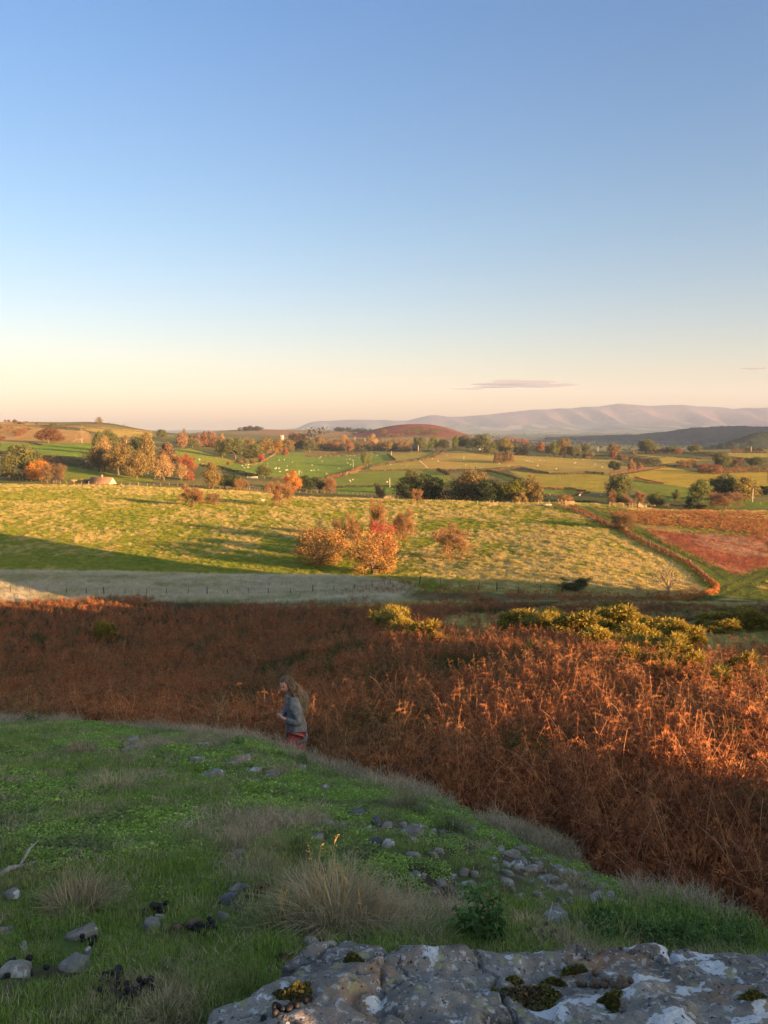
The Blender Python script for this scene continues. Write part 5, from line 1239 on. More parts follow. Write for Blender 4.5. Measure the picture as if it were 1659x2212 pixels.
# --- bracken
def frond(g, rng, base, d, L, npair=8, s=1.0, start=.38):
    k = 7; pts = [np.array(base, float)]; d = np.array(d, float); dr = rng.uniform(.10, .34)
    for i in range(k-1):
        d = d+np.array([rng.normal()*.10, rng.normal()*.10, -dr*(i/(k-1))**1.3*1.4]); d /= np.linalg.norm(d); pts.append(pts[-1]+d*L/(k-1))
    P0 = np.array(pts); g.tube(P0, np.linspace(.0055, .0018, k)*s, 3, cap=False, tint=rng.uniform(.72, 1.0))
    for i in range(npair):
        u = start+(1-start)*(i+.3)/npair; f = u*(k-1); j = min(int(f), k-2); c = P0[j]+(P0[j+1]-P0[j])*(f-j); t = P0[j+1]-P0[j]; t /= np.linalg.norm(t)
        ln = L*.36*(1-((u-start)/(1-start))**1.4*.82)*rng.uniform(.65,1.1)
        for sd in (-1, 1):
            if rng.random() < .12: continue
            sidev = np.cross(t, [0,0,1.]); sidev /= max(np.linalg.norm(sidev), 1e-6); v = sd*sidev*.85+t*.45+rng.normal(size=3)*.25; v /= np.linalg.norm(v)
            q = [c]; 
            for m in range(4): v = v+np.array([rng.normal()*.16, rng.normal()*.16, -.20-.25*rng.random()]); v /= np.linalg.norm(v); q.append(q[-1]+v*ln/4)
            q = np.array(q); tt = rng.uniform(.05,.65)
            up = np.cross(v, sidev); up /= max(np.linalg.norm(up),1e-6)
            V = []; F = []
            nl = 7
            for m in range(nl):
                uu = (m+.5)/nl*4; jj = min(int(uu), 3); cc = q[jj]+(q[jj+1]-q[jj])*(uu-jj); al = (q[jj+1]-q[jj]); al /= max(np.linalg.norm(al),1e-6); wv = np.cross(al, up+rng.normal(size=3)*.5); wv /= max(np.linalg.norm(wv),1e-6)
                lw = ln*.22*(1-m/nl*.75)*rng.uniform(.6,1.2)
                for s2 in (-1,1):
                    tip = cc+wv*s2*lw+al*lw*.35+np.array([0,0,-lw*.5*rng.random()]); b = len(V)
                    V += [cc-al*lw*.22, cc+al*lw*.22, tip]; F.append([b,b+1,b+2])
            g.add(np.array(V), None, F, tt)
def bracken_plant(seed, n=3, L=1.05):
    rng = np.random.default_rng(seed); g = Geo()
    for i in range(n):
        a = rng.uniform(0,6.283); lean = rng.uniform(.05,.55); frond(g, rng, [rng.normal()*.10, rng.normal()*.10, -.05], [lean*math.cos(a), lean*math.sin(a), 1.0], L*rng.uniform(.7,1.15))
    return g.mesh('bracken_plant', BRACK)
BR_ST = [(0,(.140,.044,.020)),(.45,(.330,.116,.046)),(.68,(.500,.185,.065)),(1,(.640,.380,.180))]
BRACK = veg_mat('dead_bracken', BR_ST, .35, [(0,(.115,.062,.030)),(.6,(.260,.135,.055)),(1,(.480,.330,.160))], .25, (.48,.62))
BRGRN = veg_mat('green_bracken', [(0,(.030,.045,.012)),(.6,(.085,.105,.022)),(1,(.22,.20,.07))], .35, None, .3)
BP = [bracken_plant(40+i) for i in range(8)]
BPG = []
for i in range(2):
    me = bracken_plant(60+i); me.materials[0] = BRGRN; BPG.append(me)
PERSON_XY = (-1.19, 10.25)
def bracken():
    rng = np.random.default_rng(41)
    X = []; Y = []; S = []
    for n, y0, y1, p, s in ((3000, 3.0, 15, 2, .92), (10600, 14, 42, 2, 1.0), (23500, 40, 111, 2, 1.12)):
        x, y = sample_wedge(rng, n, y0, y1, .66, p); X.append(x); Y.append(y); S.append(s*rng.uniform(.72,1.22,n))
    x = np.concatenate(X); y = np.concatenate(Y); s = np.concatenate(S); z = T(x, y); px, py = project(x, y, z)
    k = (brow_d(x, y) > .55) & (y < YB(x/y)+1.5)
    k &= (pale_band(px, py, y) < .35)|(rng.uniform(0,1,len(x)) < .16)
    k &= ~((y > YB(x/y)-7) & (fbm(x*.12, y*.12, 44, 3) > .5+.03*(YB(x/y)-2-y)))
    # a short trodden gap where the walker goes, and thin growth in the gap in front
    dx = x-PERSON_XY[0]; dy = y-PERSON_XY[1]
    k &= ~((np.hypot(dx, dy) < .42)|((np.abs(dx-.1*dy) < .42) & (dy < 0) & (dy > -1.4)))
    lead = (np.abs(dy+.1) < .35) & (dx < 0) & (dx > -1.1); k &= ~lead
    gz = in_poly(px, py, P(8,[(480,190),(900,120),(1400,135),(1659,120),(1900,150),(1900,560),(1659,500),(1450,470),(1200,430),(1000,385),(800,310),(560,265)])) & (y > 26); k &= ~(gz & (rng.uniform(0,1,len(x)) > .5)); s = np.where(gz, s*.7, s)
    # bare ground on the far right banks
    k &= ~((x > 30) & (fbm(x*.10, y*.07, 45, 3) > .58))
    x, y, s = x[k], y[k], s[k]
    gr = fbm(x*.35, y*.35, 46, 3) > .655
    put_scatter('dead_bracken', x[~gr], y[~gr], s[~gr], BP, rng, .16)
    put_scatter('green_bracken', x[gr], y[gr], s[gr]*.85, BPG, rng, .16)
    # beyond the fence, along the track and on the right hand bank
    polys = [(P(6,[(480,650),(700,640),(900,590),(1050,560),(1300,590),(1659,610),(1659,685),(1300,660),(900,650),(500,665)]), 86, 135, .75), (P(7,[(0,625),(350,620),(800,645),(1050,625),(1340,560),(1350,610),(1250,660),(1050,690),(300,670),(0,680)]), 86, 135, .75),
             (P(7,[(640,110),(850,98),(1100,100),(1659,112),(1659,262),(1200,205),(860,185)]), 150, 330, .95), (P(7,[(860,215),(1060,225),(1000,270),(900,262)]), 130, 260, .8), (P(7,[(1160,390),(1420,470),(1440,510),(1330,500),(1180,430)]), 110, 190, .7)]
    x, y = sample_wedge(rng, 120000, 84, 330, .66, 1.2); z = T(x, y); px, py = project(x, y, z); k = np.zeros(len(x), bool)
    for pl, a, b, q in polys: k |= in_poly(px, py, pl) & (y > a) & (y < b) & (rng.uniform(0,1,len(x)) < .55)
    dg, L = resample(diag, 1.0)
    k |= (dist_poly(x, y, [tuple(q) for q in dg[::4]]) < 1.1) & (y < 262)
    for pl, w in TRACK_W: k &= dist_poly(x, y, pl) > w*.6
    x, y = x[k], y[k]; put_scatter('bank_bracken', x, y, rng.uniform(.7,1.2,len(x))*(.8+y/900), BP, rng, .3, zs=rng.uniform(.6,1.0,len(x)))
    x, y = sample_wedge(rng, 60000, 100, 300, .66, 1.2); z = T(x, y); px, py = project(x, y, z); k = in_poly(px, py, RED_FIELD)
    put_scatter('flattened_bracken', x[k], y[k], rng.uniform(.9,1.5,k.sum()), BP, rng, .5, zs=rng.uniform(.2,.4,k.sum()))
bracken()

# --- gorse
GORSE_M = veg_mat('gorse_spines', [(0,(.040,.050,.012)),(.5,(.150,.135,.026)),(1,(.400,.290,.050))], 1.2, None, .2)
GFLOW = plain('gorse_flower', (.55,.34,.015), (.80,.55,.03), 20, .7)
def gorse_model(seed, fl=260):
    rng = np.random.default_rng(seed); g = Geo(); f = Geo(); tips = []
    for i in range(26):
        th = rng.uniform(0,6.283); u = rng.uniform(0,1); q = .42*math.sqrt(rng.uniform(0,1)); c = np.array([q*math.cos(th), q*math.sin(th), (.30+.45*(1-(q/.5)**2))*rng.uniform(.45,1.05)]); r = rng.uniform(.09,.17)
        n = 210; v = rng.normal(size=(n,3)); v[:,2] = np.abs(v[:,2])*.9-.2; v /= np.linalg.norm(v,axis=1,keepdims=True); a = c+v*r*rng.uniform(.3,.8,(n,1)); b = c+v*r*rng.uniform(.9,1.75,(n,1))+rng.normal(size=(n,3))*.012
        sd = np.cross(v, rng.normal(size=(n,3))); sd /= np.maximum(np.linalg.norm(sd,axis=1,keepdims=True),1e-6); w = .010
        V = np.stack([a-sd*w, a+sd*w, b+sd*w*.25, b-sd*w*.25],1).reshape(-1,3); ok = np.repeat(a[:,2] > 0, 4); 
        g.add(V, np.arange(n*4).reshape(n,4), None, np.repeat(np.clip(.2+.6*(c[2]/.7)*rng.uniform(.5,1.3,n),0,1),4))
        tips.append(b[v[:,2] > .15])
    tips = np.vstack(tips); tips = tips[tips[:,2] > .28]; s = rng.choice(len(tips), min(fl,len(tips)), False); f.cards(tips[s], .026, None, rng)
    return g.mesh('gorse_foliage', GORSE_M), f.mesh('gorse_flowers', GFLOW)
GM = [gorse_model(70+i, (500,800,300)[i]) for i in range(3)]
GM.append(gorse_model(77, 500))
def gorse(zx, zy, zw, zh, label, group, v, i):
    px, py = CR(8, zx, zy); lf = .75 if zy > 180 else .3; x, y, z = hit(px, py, lift=lf); dep = y*CP-z*SP; w = zw*.5*dep/F0; h = (zh*.5*dep/F0+lf)/.75
    e = empty('gorse_bush', (x,y,z-.1), (i*2.1) % 6.28, (w*1.35,w*1.35,h*(.72+.25*((i*7) % 5)/5))); tag(e, label, 'gorse bush', group)
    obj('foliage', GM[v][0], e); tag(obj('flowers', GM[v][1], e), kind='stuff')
i = 0
GROUPS = [('gorse bush in the dense yellow green bank on the sunlit slope, upper part','gorse bushes of the upper sunlit bank',[(600,235,150,85),(680,250,140,85),(760,222,150,85),(850,262,180,90),(905,200,140,70),(960,312,170,90),(1020,232,150,85),(1060,320,150,85),(1120,300,160,90),(1180,260,150,90),(1230,330,150,90),(1290,292,140,90),(1335,300,110,85),(1000,180,120,60),(1100,210,120,60),(560,215,90,60)]),
 ('gorse bush in the lower end of the sunlit bank, towards the right edge','gorse bushes of the lower sunlit bank',[(1180,400,160,70),(1260,420,130,65),(1330,410,120,75),(1420,440,150,85),(1490,472,150,75),(1560,412,110,65),(1610,450,110,60),(1100,370,140,60)]),
 ('gorse bush in the small group at the right edge below the track','gorse bushes below the track',[(1450,205,130,55),(1520,192,150,55),(1605,222,130,65),(1480,235,110,45)]),
 ('gorse bush in the small yellow clump left of the slope, amid lit bracken','gorse bushes in the left clump',[(40,232,120,90),(110,245,130,75),(190,262,130,65),(5,205,100,65),(250,290,100,50)])]
for lab, grp, L in GROUPS:
    for a in L: i += 1; gorse(*a, lab, grp, i % 3, i)
x, y, z = hit(232, 1388); e = empty('gorse_bush', (x,y,z), .5, (2.1,2.1,2.6)); tag(e, 'lone yellow flowering gorse standing in the shaded bracken on the left', 'gorse bush'); obj('foliage', GM[3][0], e); tag(obj('flowers', GM[3][1], e), kind='stuff')
x, y, z = hit(212, 1392); e = empty('gorse_bush', (x,y,z), 2.5, (.8,.8,3.0)); tag(e, 'narrow flowering gorse shoot left of the lone gorse', 'gorse bush'); obj('foliage', GM[3][0], e); tag(obj('flowers', GM[3][1], e), kind='stuff')
# ------------------------------------------------------------------ the mound in the foreground
ROCK_OUT = [(425,2260),(440,2206),(480,2180),(545,2150),(585,2128),(602,2092),(640,2066),(690,2040),(760,2032),(830,2040),(900,2052),(1000,2050),(1120,2036),(1250,2046),(1290,2060),(1330,2052),(1500,2058),(1659,2066),(2400,2100),(2500,2700),(300,2700)]
def poly_sd(px, py, poly):
    d = dist_poly(px, py, list(poly)+[poly[0]]); return np.where(in_poly(px, py, poly), d, -d)
def rock_z(x, y):
    zg = T(x, y); px, py = project(x, y, -1.62)
    wob = 26*(fbm(x*7, y*7, 131, 3)-.5)
    sd = poly_sd(px, py, ROCK_OUT)+wob
    m = sstep(-6, 26, sd); m2 = sstep(0, 190, sd)
    led = fbm(x*3.1+.3, y*4.2, 133, 4); ridge = 1-np.abs(2*fbm(x*2.2, y*3.4, 134, 4)-1)
    step = np.floor(led*6)/6+.12*sstep(.7, 1, (led*6) % 1)
    crack = sstep(.012, .0, np.abs(fbm(x*1.7+2, y*2.6, 136, 4)-.5))*.035+sstep(.010, .0, np.abs(fbm(x*2.9+5, y*2.1, 137, 3)-.47))*.02
    h = -.06+.075*m+.03*m2+m*((step-.5)*.10+(ridge-.7)*.07+(fbm(x*22, y*22, 135, 3)-.5)*.022+(fbm(x*60, y*60, 138, 2)-.5)*.006-crack)
    base = -1.60+.0*x-.16*(y-2.1)
    return np.where(sd > -60, np.maximum(zg, base-.03)*0+base+h*1.0+.0, zg-.1)-(1-m)*.10, sd
def build_rock():
    xs = np.arange(-.95, 2.4, .0085); ys = np.arange(1.15, 2.75, .0085); X, Y = np.meshgrid(xs, ys); x, y = X.ravel(), Y.ravel()
    z, sd = rock_z(x, y); n = len(xs)
    i = (np.arange(len(ys)-1)*n)[:, None]; j = np.arange(n-1)[None, :]; q = np.stack([i+j, i+j+1, i+n+j+1, i+n+j], -1).reshape(-1, 4)
    keep = (sd[q] > -45).any(1); q = q[keep]
    used = np.unique(q); mp = np.full(len(x), -1); mp[used] = np.arange(len(used)); q = mp[q]
    m = NT('lichen_rock'); p = m.pos()
    base = m.ramp(m.noise(5, 7, p, .7), [(.28,(.058,.050,.045)),(.46,(.160,.143,.128)),(.62,(.265,.238,.208)),(.8,(.385,.350,.300))])
    base = m.mix(m.mapr(m.noise(2.3, 5, p, .65), .56, .66), base, (.330,.190,.100,1))
    base = m.mix(m.mapr(m.noise(3.1, 6, p, .7, .6), .56, .62), base, (.050,.045,.052,1))
    sx = m.n('ShaderNodeSeparateXYZ'); m.l(p, sx.inputs[0])
    side = m.mapr(sx.outputs['X'], -.1, .8, -.050, .052)
    lich = m.math('ADD', m.noise(8, 5, p, .55, .35), side)
    lm = m.mapr(lich, .585, .602); lm2 = m.mapr(m.noise(46, 4, p, .6), .57, .60)
    base = m.mix(m.math('MULTIPLY', lm, .92), base, (.560,.570,.590,1)); base = m.mix(m.math('MULTIPLY', lm2, .55), base, (.500,.500,.490,1))
    base = m.mix(m.mapr(m.noise(70, 4, p, .6), .60, .66), base, (.03,.03,.032,1))
    base = m.mix(m.math('MULTIPLY', m.mapr(m.noise(17, 4, p, .6), .60, .66), .7), base, (.310,.290,.130,1))
    hh = m.math('ADD', m.noise(26, 6, p, .7), m.math('MULTIPLY', m.noise(110, 3, p, .6), .35))
    mat = m.surf(base, .9, m.bump(hh, .9, .018), 0, .25)
    o = obj('rock_outcrop', np_mesh('rock_outcrop', np.c_[x, y, z][used], [q], mat, True))
    tag(o, 'broad grey lichen spotted bedrock slab filling the bottom right', 'rock')
build_rock()
def off_rock(x, y):
    px, py = project(x, y, -1.62); return ~((poly_sd(px, py, ROCK_OUT)+50*(fbm(x*5, y*5, 88, 3)-.62) > 0) & (y < 2.9))

# stones
STONE = None
m = NT('limestone'); p = m.pos(); c = m.ramp(m.noise(14, 6, p, .7), [(.28,(.095,.083,.070)),(.5,(.225,.200,.170)),(.72,(.41,.375,.325))]); c = m.mix(m.mapr(m.noise(22, 4, p, .6, .4), .60, .63), c, (.46,.46,.45,1)); c = m.mix(m.mapr(m.noise(3.0, 3, p), .60, .72), c, (.26,.17,.11,1))
STONE = m.surf(c, .9, m.bump(m.noise(40, 5, p, .7), .7, .01), 0, .2)
m = NT('dark_stone'); c = m.ramp(m.noise(14, 6, m.pos(), .7), [(.3,(.05,.05,.055)),(.7,(.15,.145,.15))]); STONED = m.surf(c, .85, m.bump(m.noise(40, 5, m.pos(), .7), .7, .01), 0, .2)
def stone_model(seed, mat):
    """a broken slab: irregular outline, chipped edges, tilted top"""
    rng = np.random.default_rng(seed); n = int(rng.integers(7, 11)); th = np.sort(np.linspace(0, 2*math.pi, n, endpoint=False)+rng.uniform(-.28, .28, n)); r = .5*rng.uniform(.62, 1.08, n)
    g = Geo(); tl = rng.normal(0, .16, 2); V = []
    for zz, k in ((-.6,.92),(-.05,1.0),(.24,.97),(.42,.80),(.47,.45)):
        rr = r*k*rng.uniform(.93, 1.05, n); x = rr*np.cos(th); y = rr*np.sin(th); z = zz+(zz > -.3)*(tl[0]*x*1.4+tl[1]*y*1.4)+rng.normal(0, .035, n)*(zz > 0); V.append(np.stack([x, y, z], -1))
    V = np.vstack(V+[np.array([[0,0,.48+rng.normal()*.04]])]); i = (np.arange(4)*n)[:,None]; j = np.arange(n)[None,:]; j2 = (j+1) % n
    q = np.stack([i+j, i+j2, i+n+j2, i+n+j], -1).reshape(-1,4); jj = np.arange(n); t3 = np.stack([4*n+jj, 4*n+(jj+1) % n, np.full(n, 5*n)], -1)
    return np_mesh('stone', V, [q, t3], mat, False)
SMOD = [stone_model(140+i, STONE) for i in range(9)]; SMODD = [stone_model(160+i, STONED) for i in range(3)]
_sc = [0]; STONES = []
def stone(n, zx, zy, zw, zh, label, group=None, dark=False, rz=None, name='stone'):
    px, py = CR(n, zx, zy+zh*.15); x, y, z = hit(px, py); dep = y*CP-z*SP; w = zw*.5*dep/F0; hh = zh*.5*dep/F0; _sc[0] += 1; i = _sc[0]
    # the seen height mixes thickness and the length seen foreshortened
    th = max(hh*.85, .028); ln = min(hh*1.7, w*1.0); w = w*1.12; STONES.append((x, y, w*.56, ln*.62))
    o = obj(name, (SMODD if dark else SMOD)[i % (3 if dark else 9)]); o.location = (x, y, z+th*.16); o.scale = (w*1.1, ln*1.25, th*1.7); o.rotation_euler = ((i*.7 % .3)-.25, (i*.9 % .3)-.15, rz if rz is not None else ((i*1.7) % .9)-.45)
    tag(o, label, 'stone', group); return o
G1 = ('small grey stone in the cluster on the far left of the mound','stones of the far left cluster'); G2 = ('flat pale stone in the loose line near the brow below the walker','stones below the brow'); G3 = ('small grey stone scattered in the bright green turf in the middle of the mound','stones in the middle turf'); G4 = ('pale stone along the stony right rim of the mound','stones along the right rim'); G5 = ('small grey stone in the stony ground above the right part of the bedrock slab','stones above the slab')
for a in [(540,150,44,20),(600,150,50,16),(560,166,70,16),(612,164,50,14)]: stone(9, *a, *G1)
stone(9, 576,130,64,28,'largest of the far left cluster stones, lying on top')
for a in [(845,145,56,14),(850,216,84,30),(902,224,42,14),(946,188,34,14),(985,237,84,26),(915,277,124,26),(1085,262,94,14),(1172,266,84,16),(1168,282,64,16),(1100,305,54,14),(1105,172,26,18),(1070,302,32,12)]: stone(9, *a, *G2)
stone(9, 885,149,66,20,'flat white stone just below the brow, left of the walker'); stone(9, 1040,219,86,42,'larger angular pale stone in the line below the walker'); stone(9, 1175,150,44,44,'rounded grey boulder on the brow at the walker\'s feet', None, False, None, 'boulder')
for a in [(1300,250,44,16),(1162,372,42,20),(1390,382,38,18),(1455,408,44,14),(1282,435,34,18),(1410,482,74,18),(1490,492,44,16),(1580,515,56,22),(1455,513,28,22),(1360,556,74,24)]: stone(9, *a, *G3)
stone(9, 1405,338,50,28,'square pale stone standing out high in the middle turf'); stone(9, 1540,450,86,34,'dark slabby stone in the middle turf', None, True); stone(9, 1625,486,44,44,'dark pointed stone right of the dark slabby one', None, True); stone(9, 1610,570,76,28,'blackish flat stone by the golden grass stems', None, True); stone(9, 1080,460,64,24,'tan flat stone half covered by grass in the centre')
stone(9, 1040,622,66,34,'white topped stone under the thatch in the centre'); stone(9, 325,610,40,28,'small cream stone alone in the left turf'); stone(9, 55,797,76,28,'grey flat stone at the left edge under the dead branch'); stone(9, 1030,778,74,22,'flat grey stone beside the brown dung in the lower middle'); stone(9, 985,822,74,40,'square blue grey stone below the flat one in the lower middle', None, True); stone(9, 1025,865,32,34,'small upright grey stone next to a brown one', None, True)
stone(9, 662,928,74,46,'white broken stone in the lower left middle'); stone(9, 690,903,62,16,'flat white flake above the white broken stone'); stone(9, 970,895,54,20,'pale stone in the dung littered hollow'); stone(9, 360,968,146,46,'large flat grey stone in the left foreground'); stone(9, 20,957,58,40,'tan stone cut by the left picture edge'); stone(9, 105,1026,34,28,'small round grey stone in the left foreground'); stone(9, 318,1113,126,52,'oval grey stone lowest in the left foreground'); stone(9, 70,1130,176,66,'flat slab at the left edge carrying black droppings'); stone(9, 382,1050,34,18,'tiny tan stone below the large flat grey one'); stone(9, 1350,1005,66,36,'grey stone at the upper edge of the bedrock slab')
for a in [(275,415,34,26),(330,408,44,20),(468,458,34,18),(512,465,34,14),(510,500,40,16),(655,590,54,16),(540,520,60,16),(820,606,84,28),(795,622,44,14),(748,610,66,14),(740,566,56,20),(895,645,64,20),(960,690,44,12),(990,700,34,16),(1020,740,74,14),(1040,790,34,20)]: stone(10, *a, *G4)
stone(10, 435,452,46,20,'pale square stone on the brow above the soil bank'); stone(10, 62,315,70,14,'flat white stone lying alone on the brow right of the walker'); stone(10, 600,546,116,26,'long pale stone on the right rim'); stone(10, 572,512,76,20,'grey ledge stone just above the long pale stone'); stone(10, 550,620,108,28,'big pale slab with white lichen in the middle of the right rim')
for a in [(385,518,38,24),(85,495,34,12),(15,500,44,14),(115,562,74,16),(20,578,56,32),(130,626,66,22),(235,608,54,22),(215,628,38,16),(210,526,54,12),(170,720,28,16),(120,728,28,18),(345,705,44,20),(300,722,44,14),(365,755,76,22),(220,783,34,12),(430,826,76,24),(535,705,48,18),(560,780,24,16),(580,810,66,20),(600,655,44,28),(570,668,44,16),(640,682,96,24),(700,727,86,24),(722,770,44,18),(830,645,24,28)]: stone(10, *a, *G3)
for a in [(670,800,44,28),(760,776,106,22),(880,820,66,18),(925,800,64,14),(990,878,54,20),(1050,886,86,18),(1000,916,76,14),(1030,930,60,12),(740,850,54,14),(765,825,34,14),(800,826,44,10),(850,936,56,24),(1010,900,60,12)]: stone(10, *a, *G5)
stone(10, 122,522,96,28,'pale flat stone below the right end of the brow'); stone(10, 140,712,48,30,'round cream stone in the turf right of the golden stems'); stone(10, 250,748,46,32,'pale pyramid stone in the turf'); stone(10, 395,711,38,30,'grey standing stone right of the pale pyramid one'); stone(10, 355,800,56,32,'grey lump stone near the reddish fern'); stone(10, 535,746,54,36,'bright white boulder in the right turf'); stone(10, 930,818,68,24,'brown brick shaped stone topped by a pale flat one'); stone(10, 1120,846,86,18,'long grey stone near the nettles at the right'); stone(10, 745,897,120,48,'large grey boulder just above the bedrock slab')

# moss cushions on the slab
MOSSM = veg_mat('moss', [(0,(.030,.032,.008)),(.5,(.085,.080,.014)),(1,(.190,.160,.030))], 6, [(0,(.05,.03,.015)),(1,(.13,.09,.04))], .15, (.50,.62))
def moss(n, zx, zy, zw, zh, label, hgt=.020, green=False):
    px, py = CR(n, zx, zy); sx, sz = ray(px, py); y = 1.66/-float(sz)*1.0
    for _ in range(6):
        zz = max(float(rock_z(np.array([float(sx)*y]), np.array([y]))[0][0]), float(T(float(sx)*y, y))); y = .5*y+.5*(-zz/-float(sz))
    x = float(sx)*y; dep = y*CP-zz*SP; w = zw*.5*dep/F0; l = zh*.5*dep/F0/.62
    rng = np.random.default_rng(int(zx)); k = 1500; a = rng.uniform(0,6.283,k); q = np.sqrt(rng.uniform(0,1,k)); lob = 1+.28*np.sin(a*3+zx)+.16*np.sin(a*7); gx = x+np.cos(a)*q*w/2*lob; gy = y+np.sin(a)*q*l/2*lob
    rz = np.maximum(rock_z(gx, gy)[0], T(gx, gy)); gz = rz+hgt*(1-q**2)*rng.uniform(.3,1.1,k)
    g = Geo(); g.cards(np.c_[gx, gy, gz], .010*rng.uniform(.5,1.4,k), np.tile([0,0,.8],(k,1)), rng); o = g.obj('moss_cushion', MOSSM if not green else TURF_M); tag(o, label, 'moss')
for a in [(10,350,1045,130,50,'olive moss cushion at the top left of the slab'),(10,640,1250,250,100,'largest yellow olive moss cushion in the centre of the slab'),(10,980,1262,80,60,'round moss cushion right of the largest one'),(10,820,1128,100,18,'thin moss strip in a crack of the dark rock'),(10,725,1186,110,18,'long thin moss strip above the largest cushion'),(10,1590,1266,96,16,'thin moss strip near the right edge of the slab'),(10,560,1180,60,20,'small moss patch left of the long strip'),
          (9,1280,1230,150,70,'dark moss cushion on the left nose of the slab'),(9,1440,1062,100,56,'brown moss cushion between two small rock humps'),(9,1225,1060,90,40,'mossy tuft at the upper left corner of the slab'),(9,1340,1040,170,30,'wide flat moss patch along the slab top'),(9,1530,1100,70,40,'small moss cushion in the slab hollow')]: moss(*a)

# turf, mats, thatch
def mound_cover():
    rng = np.random.default_rng(51)
    # screen-even sampling over the mound, a little beyond the frame
    n = 46000; x, y = sample_wedge(rng, n, 1.7, 13.5, .74, 1.15)
    k = (brow_d(x, y) < .25) & off_rock(x, y)
    for a, b, rw, rl in STONES: k &= ((x-a)/(rw+.035))**2+((y-b+.05)/(rl+.10))**2 > 1
    x, y = x[k], y[k]; z = T(x, y); px, py = project(x, y, z)
    zx9, zy9 = px/.5, (py-1536)/.5
    bare = fbm(x*1.3, y*1.3, 71, 4); dryn = fbm(x*.9, y*1.2, 72, 4); matn = fbm(x*.7, y*.7, 73, 3)
    bright = np.exp(-((px-760)/330)**2-((py-1760-.28*(px-760))/120)**2)+.55*np.exp(-((px-330)/260)**2-((py-1590)/40)**2)
    dryp = .0
    for cx, cy, rx, ry, s in ((300,1620,90,28,.16),(230,1690,130,30,.2),(90,1580,110,26,.16),(380,1640,130,24,.12),(510,1810,90,40,.16),(620,1790,120,40,.10),(720,2010,200,60,.18),(150,1930,110,60,.12),(350,1900,120,60,.05),(1020,1980,130,40,.06),(1400,2000,110,26,.05),(700,1640,90,30,.16),(900,1730,120,30,.12),(60,2100,90,40,.05),(660,2180,90,40,.14)):
        dryp = dryp+s*np.exp(-((px-cx)/rx)**2-((py-cy)/ry)**2)
    stony = np.exp(-((px-1150)/380)**2-((py-1880-.30*(px-1150))/85)**2)
    soil = (y > 3.4) & (bare*.75+.25*fbm(x*6,y*6,76,2) > .575-.045*stony); hf = fbm(x*5, y*5, 74, 3); dry = (.65*dryn+.35*hf+.85*dryp > .65) & ~soil; mat = ~dry & ~soil & (.7*matn+.3*hf+.30*bright > .60) & (y > 3.2); turf = ~dry & ~soil & ~mat
    thin = rng.uniform(0,1,len(x)) > .80*stony; turf &= thin; mat &= thin; dry &= thin; 
    u = rng.uniform(0,1,len(x))
    s = rng.uniform(.75,1.35,len(x))*(1-.45*np.minimum(stony,1))*(1-.35*sstep(5, 2.5, y))
    put_scatter('turf', x[turf], y[turf], s[turf], TURF, rng, .12, -.004)
    k = mat|(turf & (u < .25) & (y > 4.2))|(soil & (u < .35) & (y > 3.5)); put_scatter('clover_mat', x[k], y[k], s[k], MATS, rng, .08, .0)
    k = (mat & (u < .16))|(dry & (u < .22)); put_scatter('sparse_turf', x[k], y[k], s[k]*.8, TURF, rng, .15, -.004)
    k = dry|(turf & (u > .90))|(soil & (u > .93)); put_scatter('dry_thatch', x[k], y[k], s[k]*.95, DRY, rng, .3, -.006)
    x, y = sample_wedge(rng, 14000, 2.4, 12, .7, 1.2); z = T(x, y); px, py = project(x, y, z); st = np.exp(-((px-1150)/330)**2-((py-1860-.30*(px-1150))/70)**2)+.35*np.exp(-((px-480)/170)**2-((py-1640)/40)**2)
    k = (brow_d(x, y) < .1) & off_rock(x, y) & (rng.uniform(0,1,len(x)) < .5*st) & (fbm(x*1.6, y*1.6, 79, 3) > .40)
    put_scatter('gravel', x[k], y[k], rng.uniform(.025,.10,k.sum())*rng.uniform(.5,1,k.sum()), SMOD[:6], rng, .18, .006, zs=rng.uniform(.020,.045,k.sum()))
    # a fringe of dead grass along the brow
    n = 2600; x = rng.uniform(-.62,.5,n); be = np.interp(x, _bs, _bd); y = be+rng.normal(0,.16,n)*be*.12; x = x*y; k = fbm(x*1.2, y*1.2, 75, 3)+.1*(x > -1.5)*(x < .5) > .46; put_scatter('brow_grass', x[k], y[k], rng.uniform(.8,1.6,k.sum()), DRY, rng, .3)
mound_cover()
TUSM = veg_mat('tussock_blades', [(0,(.230,.165,.090)),(.6,(.500,.390,.215)),(1,(.700,.590,.370))], 3, None, .3)
GREENT = veg_mat('rank_grass', [(0,(.045,.070,.018)),(.6,(.110,.140,.035)),(1,(.30,.26,.12))], 3, [(0,(.20,.16,.09)),(1,(.50,.42,.26))], .3, (.42,.56))
GOLDST = plain('gold_stems', (.42,.25,.08), (.62,.42,.18), 20)
